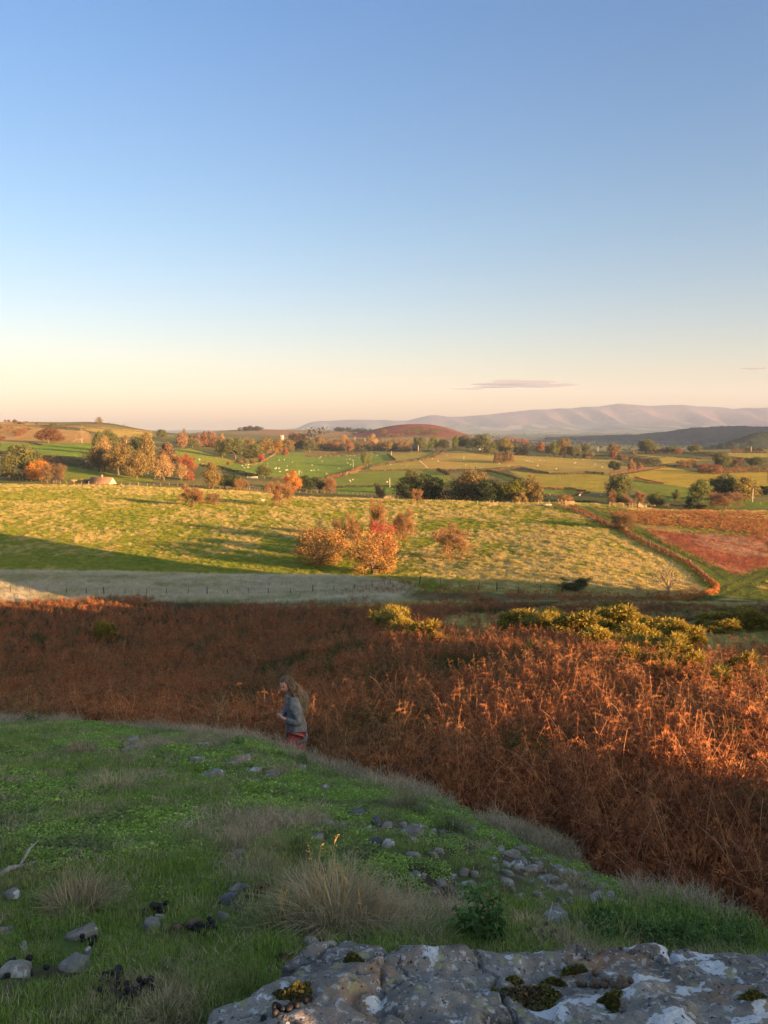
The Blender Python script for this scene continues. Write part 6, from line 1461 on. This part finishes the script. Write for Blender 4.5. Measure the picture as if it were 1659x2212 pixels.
def tussock(n, zx, zy, zw, zh, label, nb=420, mat=None, droop=.9, stems=0, name='grass_tussock', wb=.0042):
    px, py = CR(n, zx, zy); x, y, z = hit(px, py); dep = y*CP-z*SP; w = zw*.5*dep/F0; h = zh*.5*dep/F0*1.0
    e = empty(name, (x,y,z-.01), zx*.01); tag(e, label, 'grass tussock' if name == 'grass_tussock' else name.replace('_',' '))
    rng = np.random.default_rng(int(zx+zy)); blades(rng, nb, w*.46, h, wb, droop*1.1, .1, 4, .6).obj('blades', mat or TUSM, e)
    if stems:
        for i in range(stems):
            g = Geo(); a = rng.uniform(0,6.283); q = w*.35*math.sqrt(rng.random()); l = h*rng.uniform(1.0,1.45); d = rng.normal(0,.22,2); b = np.array([q*math.cos(a), q*math.sin(a), 0])
            pts = [b, b+[d[0]*l*.3,d[1]*l*.3,l*.5], b+[d[0]*l*.8,d[1]*l*.8,l]]; g.tube(pts, [.0015,.0012,.0008], 4)
            t = np.array(pts[-1]); 
            for kx in range(7): v = t-np.array([d[0],d[1],1])*.014*kx; g.tube([v, v+rng.normal(size=3)*.010+[0,0,.014]], [.0019,.0008], 4)
            g.obj('seed_stem', GOLDST, e)
for a in [((9,325,850,240,150,'dry pinkish tussock on the left of the mound, tallest there'),dict(nb=520,droop=.8)),((9,480,350,220,95,'low dry tussock in the upper left of the mound'),{}),((9,350,185,110,75,'dry tussock just below the brow on the far left'),{}),((9,1235,960,200,150,'grey green tussock left of the golden stems'),dict(mat=GREENT,stems=3)),((9,1450,900,340,230,'big ragged tussock with golden seed stems above the slab'),dict(nb=1100,stems=7)),((9,1600,930,200,140,'pale dry tussock right of the golden stems'),dict(nb=520,stems=3)),
          ((9,1130,140,120,50,'white dead tussock on the brow in front of the walker'),dict(nb=260)),((9,470,72,150,34,'low dead grass tuft on the brow far left'),dict(nb=240)),((9,245,300,60,60,'small upright straw tuft left of the middle'),dict(nb=140,droop=.5)),((9,1010,590,170,70,'thatch tussock over the white topped stone'),dict(nb=360)),((9,880,480,170,70,'greenish tussock in the middle of the mound'),dict(mat=GREENT)),((9,1270,620,160,90,'straggly grass tussock in the right middle'),dict(mat=GREENT)),
          ((10,85,430,130,120,'pale green tussock hanging over the brow right of the walker'),dict(mat=GREENT)),((10,300,530,120,90,'grey green tussock above the soil bank'),dict(mat=GREENT,nb=300)),((10,430,600,70,50,'tiny tan tuft in the middle of the stones'),dict(nb=120)),((10,820,755,120,70,'dead grass tuft on the right rim'),dict(nb=220)),((10,1170,950,190,50,'flattened dry tussock before the nettles'),dict(nb=300)),((10,20,900,180,110,'dry tussock at the left of the dark nettles'),dict(nb=420,stems=2)),((10,620,940,160,70,'dry tussock behind the pale dead stick'),dict(nb=300,stems=2)),
          ((9,1300,1320,90,60,'tiny straw tuft growing out of the slab edge'),dict(nb=90)),((9,720,1310,200,90,'straw tussock at the bottom left beside the slab'),dict(nb=320)),((10,965,1340,60,70,'pale grass tuft rooted in the slab crack'),dict(nb=90,droop=.6)),((10,1180,1345,190,60,'yellow green grass tuft at the bottom of the slab'),dict(nb=220,mat=TURF_M)),((9,530,1180,120,80,'thin pale seed grass in the left foreground'),dict(nb=60,droop=.6)),((9,640,1190,120,90,'second thin pale seed grass in the left foreground'),dict(nb=60,droop=.6))]: tussock(*a[0], **a[1])

# nettles, ferns and lush herbs
HERB = veg_mat('herb_leaves', [(0,(.045,.090,.022)),(.6,(.100,.180,.045)),(1,(.170,.250,.080))], 3, None, .25); YFERN = veg_mat('yellow_fern', [(0,(.11,.13,.015)),(1,(.30,.28,.04))], 3, None, .3); RFERN = BRACK
def herb_model(seed, mat=HERB, n=9, L=.26, s=.05):
    rng = np.random.default_rng(seed); g = Geo()
    for i in range(n):
        a = rng.uniform(0,6.283); l = L*rng.uniform(.5,1.1); b = np.array([rng.normal()*.05, rng.normal()*.05, 0]); top = b+np.array([math.cos(a)*.25*l, math.sin(a)*.25*l, l]); g.tube([b, (b+top)/2+[0,0,.02], top], .002, 4, cap=False, tint=.3)
        for u in np.linspace(.25, 1, 6):
            c = b+(top-b)*u
            for sd in (0, math.pi):
                aa = a+sd+u*9; v = np.array([math.cos(aa), math.sin(aa), -.15]); ln = s*(1.25-.5*u)*rng.uniform(.7,1.2); sdv = np.array([-math.sin(aa), math.cos(aa), 0])
                V = [c, c+v*ln*.35+sdv*ln*.3+[0,0,.006], c+v*ln*.75+sdv*ln*.2, c+v*ln+[0,0,-.012], c+v*ln*.75-sdv*ln*.2, c+v*ln*.35-sdv*ln*.3+[0,0,.006]]
                g.add(V, [[0,1,2,3],[0,3,4,5]], None, rng.uniform(.2,1))
    return g.mesh('herb', mat)
HM = [herb_model(170+i) for i in range(4)]
def fern_model(seed, mat, L=.34, n=4):
    rng = np.random.default_rng(seed); g = Geo()
    for i in range(n): a = rng.uniform(0,6.283); frond(g, rng, [0,0,0], [.9*math.cos(a), .9*math.sin(a), .8], L*rng.uniform(.7,1.1), 12, .5, .12)
    return g.mesh('fern', mat)
def plant(n, zx, zy, me, s, label, name, part='leaves', cat='plant'):
    px, py = CR(n, zx, zy); x, y, z = hit(px, py); o = obj(name, me); o.location = (x,y,z); o.scale = (s,)*3; o.rotation_euler = (0,0,zx*.1); tag(o, label, cat); return o
YF = fern_model(180, YFERN); RF = fern_model(181, RFERN); GF = fern_model(182, HERB)
for a in [(10,430,985,HM[0],.75,'dark leafy nettle clump behind the slab','nettle'),(10,480,1000,HM[1],.7,'second dark nettle clump behind the slab, right of the first','nettle'),(10,350,975,HM[2],.55,'low dark nettle left of the nettle clumps','nettle'),(10,570,890,YF,.55,'yellow green fern above the nettle clumps','fern'),(10,835,890,YF,.42,'small bright yellow fern on the stony ground','fern'),(10,80,890,YF,.28,'tiny yellow green fern beside the dry tussock','fern'),(10,490,820,RF,.40,'reddish dead fern among the stones','fern'),(10,85,820,RF,.34,'reddish dead fern by the tall stems','fern'),(9,1035,165,HM[3],.6,'green herb on the brow left of the boulder','herb'),(9,1215,150,HM[1],.45,'green herb on the brow right of the boulder','herb'),(9,1320,240,HM[0],.55,'dark green herb hanging on the brow below the walker','herb'),(10,1045,660,GF,.9,'green fern leaning out of the bracken edge','fern'),(10,930,640,GF,.8,'green fern on the right brow','fern'),(10,860,590,HM[2],.9,'leafy herb where the bracken meets the stones','herb'),(9,140,55,HM[2],.8,'leafy herb at the brow on the far left','herb'),(9,210,50,GF,.9,'green fern at the brow on the far left','fern')]: plant(*a)
def lush():
    rng = np.random.default_rng(57); n = 9000; x, y = sample_wedge(rng, n, 2.0, 6, .78, 1.2); z = T(x, y); px, py = project(x, y, z)
    k = in_poly(px, py, [(1270,2050),(1300,1990),(1420,1985),(1420,1920),(1480,1920),(1560,1980),(1700,2040),(2000,2090),(2000,2130),(1659,2065),(1330,2050)]) & off_rock(x, y)
    put_scatter('herbage', x[k], y[k], rng.uniform(.18,.42,k.sum()), HM, rng, .2); k2 = k & (rng.uniform(0,1,n) < .6); put_scatter('lush_grass', x[k2], y[k2], rng.uniform(1.0,1.9,k2.sum()), TURF, rng, .2)
lush()
# dead sticks, droppings
STICK = plain('dead_wood', (.16,.13,.11), (.42,.37,.33), 30)
def stick(n, pts, r, label, dz=.02):
    W = [np.array(hit(*CR(n, a, b)))+[0,0,dz] for a, b in pts]; o0 = W[0].copy(); g = Geo(); W = [w-o0+[0,0,.012*math.sin(i*2)] for i, w in enumerate(W)]
    g.tube(W, np.linspace(r, r*.35, len(W)), 7); j = len(W)//2; g.tube([W[j], W[j]+(W[-1]-W[0])*.16+[0,.05,.05], W[j]+(W[-1]-W[0])*.3+[0,.10,.06]], [r*.5,r*.4,r*.15], 5); o = g.obj('dead_stick', STICK); o.location = o0; tag(o, label, 'stick')
stick(9,[(0,728),(40,708),(85,680),(165,664)],.016,'forked grey dead branch at the left edge'); stick(10,[(595,985),(660,978),(700,960),(740,958),(775,966)],.010,'pale crooked stick lying along the top of the slab'); stick(10,[(1195,828),(1240,868),(1300,880),(1345,890)],.006,'thin bleached stick by the right hand herbs'); stick(10,[(1290,918),(1330,890),(1350,880)],.006,'short bleached stick crossing into the herbs'); stick(9,[(360,205),(430,208),(500,210)],.005,'straight thin twig in the upper left thatch'); stick(10,[(1480,880),(1490,820),(1520,760)],.004,'dry twig at the foot of the bracken on the right',.05)
DUNG = plain('sheep_dung', (.010,.009,.009), (.030,.026,.024), 30, .6); DUNGB = plain('old_dung', (.07,.045,.028), (.16,.11,.07), 40, .9)
def dung(n, zx, zy, count, spread, label, mat=DUNG, r=.011):
    px, py = CR(n, zx, zy); x, y, z = hit(px, py); rng = np.random.default_rng(int(zx)); g = Geo()
    for i in range(count):
        c = np.array([rng.normal()*spread, rng.normal()*spread*.7, r*.6+r*1.1*(i % 3 == 0)*(i > 3)]); d = rng.normal(size=3); d /= np.linalg.norm(d); d[2] *= .3; rr = r*rng.uniform(.8,1.15)
        g.tube([c-d*rr, c-d*rr*.6, c+d*rr*.6, c+d*rr], [rr*.45,rr*.95,rr*.95,rr*.45], 8)
    o = g.obj('dung_heap', mat); o.location = (x,y,z+.012); tag(o, label, 'sheep droppings')
for a in [(9,680,870,22,.028,'black sheep droppings heap above the white broken stone'),(9,882,945,22,.028,'black sheep droppings heap in the lower middle'),(9,85,1135,16,.035,'black droppings on the flat slab at the left edge'),(9,615,1235,22,.032,'black droppings in the grass near the bottom'),(9,505,1250,18,.03,'black droppings left of those near the bottom'),(9,480,1170,14,.026,'black droppings in the dark grass below the thin seed grass'),(9,385,1010,10,.02,'black droppings under the large flat grey stone')]: dung(*a)
for a in [(9,1095,800,9,.02,'large brown dried dung beside the flat grey stone',DUNGB,.022),(9,1052,872,1,.0,'small brown dung lump under the large dried one',DUNGB,.018),(9,757,962,4,.012,'brown dung lump right of the white broken stone',DUNGB,.017),(9,822,940,6,.018,'crumbled brown dung in the lower middle',DUNGB,.014),(10,700,1000,26,.06,'brown pellets spilled along the slab top behind the pale stick',DUNGB,.010),(9,1555,980,4,.012,'brown dung lump at the top edge of the slab',DUNGB,.014)]: dung(*a)
for n_, zx, zy, cnt, lb in ((9,1235,1305,14,'black droppings lying on the left nose of the slab'),(10,1010,1195,26,'brown pellets in the hollow of the slab'),(10,880,1190,12,'brown pellets left of the slab hollow')):
    px, py = CR(n_, zx, zy); sx, sz = ray(px, py); y = 1.64/-float(sz)
    for _ in range(6): zz = float(rock_z(np.array([float(sx)*y]), np.array([y]))[0][0]); y = .5*y+.5*(zz/float(sz))
    rng = np.random.default_rng(int(zx)); g = Geo(); x = float(sx)*y
    for i in range(cnt):
        a, b = x+rng.normal()*.022, y+rng.normal()*.018; c = np.array([a, b, float(rock_z(np.array([a]), np.array([b]))[0][0])+.007]); d = rng.normal(size=3); d /= np.linalg.norm(d); d[2] *= .3; rr = .0085
        g.tube([c-d*rr, c-d*rr*.6, c+d*rr*.6, c+d*rr], [rr*.45,rr*.95,rr*.95,rr*.45], 8)
    o = g.obj('dung_heap', DUNG if zx == 1235 else DUNGB); tag(o, lb, 'sheep droppings')

# thin cloud low over the mountains, well beyond the air box
m = NT('cloud'); pv = m.n('ShaderNodeVolumePrincipled'); pv.inputs['Color'].default_value = (.30,.28,.42,1); pv.inputs['Density'].default_value = 3.2e-3; m.l(pv.outputs[0], m.out.inputs['Volume']); CLM = m.m
def cloud(parts, label):
    Y = 20000.0; g = Geo(); 
    for px, py, w, h in parts:
        sx, sz = ray(px, py); c = np.array([float(sx)*Y, Y, float(sz)*Y]); W = w*Y/F0/2; H = h*Y/F0/2
        nu, nv = 20, 10; th = np.linspace(0,2*math.pi,nu,endpoint=False); ph = np.linspace(.02,math.pi-.02,nv); A,B = np.meshgrid(th,ph)
        V = np.stack([np.sin(B)*np.cos(A)*W, np.sin(B)*np.sin(A)*W*.5, np.cos(B)*H*(1+.3*np.sin(A*3+px))], -1).reshape(-1,3)+c; i = (np.arange(nv-1)*nu)[:,None]; j = np.arange(nu)[None,:]; j2 = (j+1) % nu
        q = np.stack([i+j, i+nu+j, i+nu+j2, i+j2], -1).reshape(-1,4); kq = [q, np.arange(nu)[None,::-1], (np.arange(nu)+(nv-1)*nu)[None,:]]
        g.add(V, q); b = g.n-len(V)
        top = np.array([c[0],c[1],c[2]+H]); bot = np.array([c[0],c[1],c[2]-H]); g.add(np.vstack([V[:nu], V[-nu:], top, bot]), None, np.vstack([np.stack([np.arange(nu), (np.arange(nu)+1) % nu, np.full(nu,2*nu)],-1), np.stack([nu+(np.arange(nu)+1) % nu, nu+np.arange(nu), np.full(nu,2*nu+1)],-1)]))
    o = g.obj('cloud', CLM); tag(o, label, 'cloud')
cloud([(1135,825,150,5),(1110,830,190,6),(1190,831,130,5),(1075,836,110,4),(1160,835,120,4),(1010,840,80,3),(1100,822,80,4)],'thin mauve wisp of cloud above the mountains'); cloud([(1630,796,70,4),(1655,795,60,3)],'faint small cloud wisp at the right picture edge')
# ------------------------------------------------------------------ the walker
def cloth_mat(name, lo, hi, scale=40):
    m = NT(name); c = m.ramp(m.noise(scale, 4, m.pos(), .6), [(.3, lo), (.7, hi)]); return m.surf(c, .9, m.bump(m.noise(120, 3, m.pos()), .4, .004), 0, .1)
SKIN = plain('skin', (.55,.27,.20), (.66,.34,.26), 8, .55); JUMP = cloth_mat('grey_blue_knit', (.110,.095,.085), (.260,.265,.265), 16); TROU = cloth_mat('red_corduroy', (.380,.075,.065), (.560,.140,.120)); BOOT = plain('boot_leather', (.05,.035,.025), (.12,.08,.05), 12); DARKI = plain('dark_eye', (.02,.014,.01), (.04,.03,.025)); LIP = plain('lips', (.40,.10,.09), (.48,.14,.12))
m = NT('hair_strands'); t = m.attr('tint').outputs['Fac']; HAIR = m.surf(m.ramp(t, [(0,(.080,.048,.030)),(.35,(.190,.115,.062)),(1,(.500,.340,.180))]), .5, None, .15, .4)
def skin_mesh(name, verts, edges, radii, mat, root=0, sub=2, extra=None):
    me = bpy.data.meshes.new(name); me.from_pydata([tuple(v) for v in verts], edges, []); o = bpy.data.objects.new(name+'_cage', me); COL.objects.link(o)
    md = o.modifiers.new('skin', 'SKIN'); md.use_smooth_shade = True; md.branch_smoothing = .6
    sv = me.skin_vertices[0].data
    for i, r in enumerate(radii): sv[i].radius = (r, r) if np.isscalar(r) else tuple(r); sv[i].use_root = (i == root)
    sb = o.modifiers.new('sub', 'SUBSURF'); sb.levels = sub; sb.render_levels = sub
    dg = bpy.context.evaluated_depsgraph_get(); m2 = bpy.data.meshes.new_from_object(o.evaluated_get(dg)); bpy.data.objects.remove(o); m2.materials.clear(); m2.materials.append(mat); m2.name = name
    for p in m2.polygons: p.use_smooth = True
    return m2
def person():
    x, y = PERSON_XY; z = float(T(x, y)); e = empty('person', (x, y, z), R(14)); tag(e, 'woman with long fair brown hair, grey jumper and red trousers walking through the bracken', 'person')
    H = np.array([-.125, -.012, 1.565])                      # head centre
    J = {'pel':(0,0,.93),'sp1':(-.015,0,1.06),'sp2':(-.035,0,1.22),'ch':(-.05,0,1.34),'nk':(-.075,0,1.435),'hd':(-.105,-.005,1.50),
         'hl':(-.01,-.09,.90),'kl':(-.215,-.10,.50),'al':(-.235,-.10,.085),'tl':(-.40,-.11,.03),'hr':(.01,.09,.90),'kr':(.055,.10,.49),'ar':(.275,.10,.17),'tr':(.20,.10,.025),
         'sl':(-.045,-.165,1.36),'el':(.01,-.225,1.10),'wl':(-.175,-.17,1.14),'pl':(-.235,-.12,1.16),'sr':(-.045,.165,1.36),'er':(-.10,.22,1.12),'wr':(-.215,.02,1.12),'pr':(-.20,-.075,1.10)}
    E = [('pel','sp1'),('sp1','sp2'),('sp2','ch'),('ch','nk'),('nk','hd'),('pel','hl'),('hl','kl'),('kl','al'),('al','tl'),('pel','hr'),('hr','kr'),('kr','ar'),('ar','tr'),('ch','sl'),('sl','el'),('el','wl'),('wl','pl'),('ch','sr'),('sr','er'),('er','wr'),('wr','pr')]
    rad = dict(pel=(.125,.10),sp1=(.115,.09),sp2=(.105,.088),ch=(.13,.10),nk=.046,hd=.05,hl=.078,kl=.052,al=.036,tl=.028,hr=.078,kr=.052,ar=.036,tr=.028,sl=.034,el=.032,wl=.024,pl=.030,sr=.034,er=.032,wr=.024,pr=.030)
    # five fingers on each hand, bent around the other arm
    for h, d, ax in (('l', np.array([-.35,.86,-.10]), np.array([.25,.1,-.95])), ('r', np.array([.72,-.62,-.05]), np.array([.1,.2,-.95]))):
        base = np.array(J['p'+h]); d = d/np.linalg.norm(d)
        for k, (off, ln) in enumerate(((-.027,.062),(-.009,.076),(.009,.072),(.026,.055))):
            a = base+d*.045+ax*off; J['f%s%da' % (h,k)] = a; b = a+d*ln*.55+np.array([0,0,-.004]); J['f%s%db' % (h,k)] = b; J['f%s%dc' % (h,k)] = b+d*ln*.35+np.array([.012,.02,-.02])
            E += [('p'+h,'f%s%da' % (h,k)),('f%s%da' % (h,k),'f%s%db' % (h,k)),('f%s%db' % (h,k),'f%s%dc' % (h,k))]
            for q, r in (('a',.0095),('b',.0088),('c',.007)): rad['f%s%d%s' % (h,k,q)] = r
        t0 = base+ax*-.034+d*.008; J['t%sa' % h] = t0; J['t%sb' % h] = t0+d*.034+ax*-.018; E += [('p'+h,'t%sa' % h),('t%sa' % h,'t%sb' % h)]; rad['t%sa' % h] = .011; rad['t%sb' % h] = .0085
    ks = list(J); ix = {k: i for i, k in enumerate(ks)}
    body = skin_mesh('body', [J[k] for k in ks], [(ix[a], ix[b]) for a, b in E], [rad[k] for k in ks], SKIN)
    # head: shaped surface joined into the same body mesh, turned towards the camera and looking down
    nu, nv = 40, 28; th = np.linspace(0,2*math.pi,nu,endpoint=False); ph = np.linspace(0.02,math.pi-.02,nv); A,B = np.meshgrid(th,ph)
    dx, dy, dz = np.sin(B)*np.cos(A), np.sin(B)*np.sin(A), np.cos(B)          # face towards +x here
    jaw = np.clip(-dz,0,1); X = dx*(.098-.010*jaw); Y = dy*(.076-.022*jaw**1.2); Z = dz*.118
    fr = np.clip(dx,0,1); sy = dy
    X = X+fr*.008*np.exp(-((Z+.108)/.03)**2)                                     # chin
    nose = np.exp(-((Z+.022)/.022)**2-(Y/.013)**2)*(dx > .3)*.026+np.exp(-((Z-.012)/.03)**2-(Y/.011)**2)*(dx > .3)*.010; X = X+nose
    X = X-np.exp(-((Z-.018)/.014)**2-((np.abs(Y)-.032)/.017)**2)*(dx > .3)*.011     # eye sockets
    X = X+np.exp(-((Z+.062)/.012)**2-(Y/.022)**2)*(dx > .3)*.007+np.exp(-((Z-.040)/.012)**2-(Y/.05)**2)*(dx > .3)*.004
    cheek = np.exp(-((Z+.02)/.03)**2-((np.abs(Y)-.042)/.02)**2)*(dx > .2)*.006; X = X+cheek
    HV = np.stack([X,Y,Z],-1).reshape(-1,3)
    rot = np.array(Matrix.Rotation(R(180+30),3,'Z') @ Matrix.Rotation(R(22),3,'Y'))
    def place(v): return np.asarray(v)@rot.T+H
    HV = place(HV); i = (np.arange(nv-1)*nu)[:,None]; j = np.arange(nu)[None,:]; j2 = (j+1) % nu; HQ = np.stack([i+j, i+nu+j, i+nu+j2, i+j2],-1).reshape(-1,4)
    bv = np.array([v.co for v in body.vertices]); bf4 = np.array([list(p.vertices) for p in body.polygons if len(p.vertices) == 4]); bf3 = [list(p.vertices) for p in body.polygons if len(p.vertices) == 3]
    nrm = np.array([v.normal for v in body.vertices]); hands = np.array([J['pl'], J['pr'], J['wl'], J['wr']])
    far = np.min(np.linalg.norm(bv[:, None]-hands[None], axis=2), axis=1) > .13; inside = far & (bv[:,2] > .14) & (bv[:,2] < 1.43); bv[inside] -= nrm[inside]*.016
    g = Geo(); g.add(bv, bf4, bf3 if bf3 else None); g.add(HV, HQ)
    for s in (-1,1):   # ears
        c = place([-.005, s*.074, -.01]); d = rot@np.array([0,s,0]); g.tube([c-d*.004, c+d*.010], [.026,.018], 10)
    g.obj('body', SKIN, e, True)
    for s in (-1,1):
        q = Geo(); c = place([.083, s*.031, .017]); d = rot@np.array([1,0,0]); q.tube([c-d*.006, c, c+d*.005], [.011,.011,.004], 10); q.obj('eye', DARKI, e, True)
        q = Geo(); q.tube([place([.080,s*.014,.040]), place([.088,s*.032,.046]), place([.074,s*.052,.040])], [.003,.0035,.002], 5); q.obj('eyebrow', HAIR, e)
    q = Geo(); q.tube([place([.083,-.024,-.064]), place([.096,0,-.062]), place([.083,.024,-.064])], [.003,.0065,.003], 6, flat=.7); q.obj('mouth', LIP, e, True)
    # jumper
    JJ = {'pel':(-.0,0,.98),'sp1':(-.015,0,1.06),'sp2':(-.035,0,1.22),'ch':(-.05,0,1.345),'nk':(-.07,0,1.415),'col':(-.082,0,1.455),'sl':(-.045,-.170,1.345),'ul':(-.02,-.215,1.22),'el':(.012,-.235,1.095),'fl':(-.08,-.215,1.115),'wl':(-.168,-.178,1.137),'sr':(-.045,.170,1.345),'ur':(-.06,.21,1.23),'er':(-.102,.225,1.115),'wr':(-.208,.03,1.12)}
    JE = [('pel','sp1'),('sp1','sp2'),('sp2','ch'),('ch','nk'),('nk','col'),('ch','sl'),('sl','ul'),('ul','el'),('el','fl'),('fl','wl'),('ch','sr'),('sr','ur'),('ur','er'),('er','wr')]
    JR = dict(pel=(.15,.125),sp1=(.148,.120),sp2=(.140,.116),ch=(.175,.135),nk=.082,col=.062,sl=.100,ul=.082,el=.068,fl=.060,wl=.046,sr=.100,ur=.082,er=.068,wr=.046)
    ks = list(JJ); ix = {k: i for i, k in enumerate(ks)}; jm = skin_mesh('jumper', [JJ[k] for k in ks], [(ix[a],ix[b]) for a,b in JE], [JR[k] for k in ks], JUMP, 0)
    co = np.array([v.co for v in jm.vertices]); f = fbm(co[:,0]*9+co[:,2]*4, co[:,2]*14+co[:,1]*6, 201, 3)-.5; n = np.array([v.normal for v in jm.vertices]); co = co+n*(f*.040)[:,None]; g = Geo(); g.add(co, np.array([list(p.vertices) for p in jm.polygons if len(p.vertices) == 4]), [list(p.vertices) for p in jm.polygons if len(p.vertices) == 3] or None)
    zz = np.array([.795,.80,.84,.90,.97,1.05,1.13]); q0 = len(g.V); g.tube(np.c_[.0-.02*(zz-.8)/.33, 0*zz, zz], [.165,.182,.180,.174,.166,.152,.135], 26, flat=.82)
    V = g.V[q0]; V[:, :2] *= (1+.05*np.sin(np.arctan2(V[:,1], V[:,0])*7+V[:,2]*9))[:, None]; V[:, 2] += .025*(V[:,0] > 0)*(V[:,2] < .9)*-1
    g.obj('jumper', JUMP, e, True)
    TJ = {'pel':(0,0,.93),'hl':(-.02,-.09,.86),'kl':(-.215,-.10,.50),'al':(-.235,-.10,.10),'hr':(.015,.09,.86),'kr':(.055,.10,.49),'ar':(.27,.10,.18)}; TE = [('pel','hl'),('hl','kl'),('kl','al'),('pel','hr'),('hr','kr'),('kr','ar')]; TR = dict(pel=(.135,.115),hl=.108,kl=.074,al=.058,hr=.108,kr=.074,ar=.058)
    ks = list(TJ); ix = {k: i for i, k in enumerate(ks)}; obj('trousers', skin_mesh('trousers', [TJ[k] for k in ks], [(ix[a],ix[b]) for a,b in TE], [TR[k] for k in ks], TROU), e)
    for a, t in (('al','tl'),('ar','tr')):
        A0, B0 = np.array(J[a]), np.array(J[t]); q = Geo(); q.tube([A0+[0,0,.10], A0+[.0,0,.02], A0*.6+B0*.4+[0,0,-.0], B0+[-.02,0,.012]], [.055,.058,.050,.034], 10); q.obj('boot', BOOT, e, True)
    # hair: smooth cap and long strands blown back over the shoulder
    rng = np.random.default_rng(9); q = Geo(); up = rot@np.array([0,0,1]); bk = rot@np.array([-1,0,0])
    capm = (HV-H); cap = H+(HV-H)*1.10; rel = (HV-H)@rot; keep = (rel[:,2] > .052+.7*np.clip(rel[:,0],0,1)*.0) | (rel[:,0] < -.005) ; keep &= ~((rel[:,0] > .055) & (rel[:,2] < .070)); kf = keep[HQ].all(1); q.add(cap, HQ[kf], None, .12)
    for i in range(520):
        u = rng.uniform(-1,1); a = R(180)+u*R(115); z0 = rng.uniform(-.01,.112); rr = math.sqrt(max(.02,1-(z0/.118)**2)); p0 = np.array([math.cos(a)*.100*rr, math.sin(a)*.080*rr, z0]); p0w = place(p0*1.06)
        side = rot@np.array([0,math.sin(a),0]); L = rng.uniform(.26,.46)*(.75+.5*(z0+.01)/.12); wv = rng.uniform(.02,.12); fl = rng.uniform(.15,.25); ph0 = rng.uniform(0,6.28)
        pts = [p0w]; 
        for kx in range(1,8):
            t = kx/7; cvg = (p0w-H)*np.array([.75,.55,0])*t**1.3; pts.append(p0w-cvg+bk*.030*min(1,t*2.5)+np.array([fl*t**1.25, -.06*t*(1 if u < 0 else .5)-.03*t, -L*t])+np.array([wv*.38*math.sin(ph0+t*9), wv*.4*math.cos(ph0+t*8), wv*.2*math.sin(ph0*2+t*6)])*t)
        q.tube(pts, np.array([.010,.011,.011,.011,.010,.009,.007,.002])*rng.uniform(.35,.85), 4, cap=False, tint=np.repeat(np.clip(np.linspace(.05,.9,8)+rng.normal(0,.14),0,1),4))
    q.obj('hair', HAIR, e, True)
    return e
person()
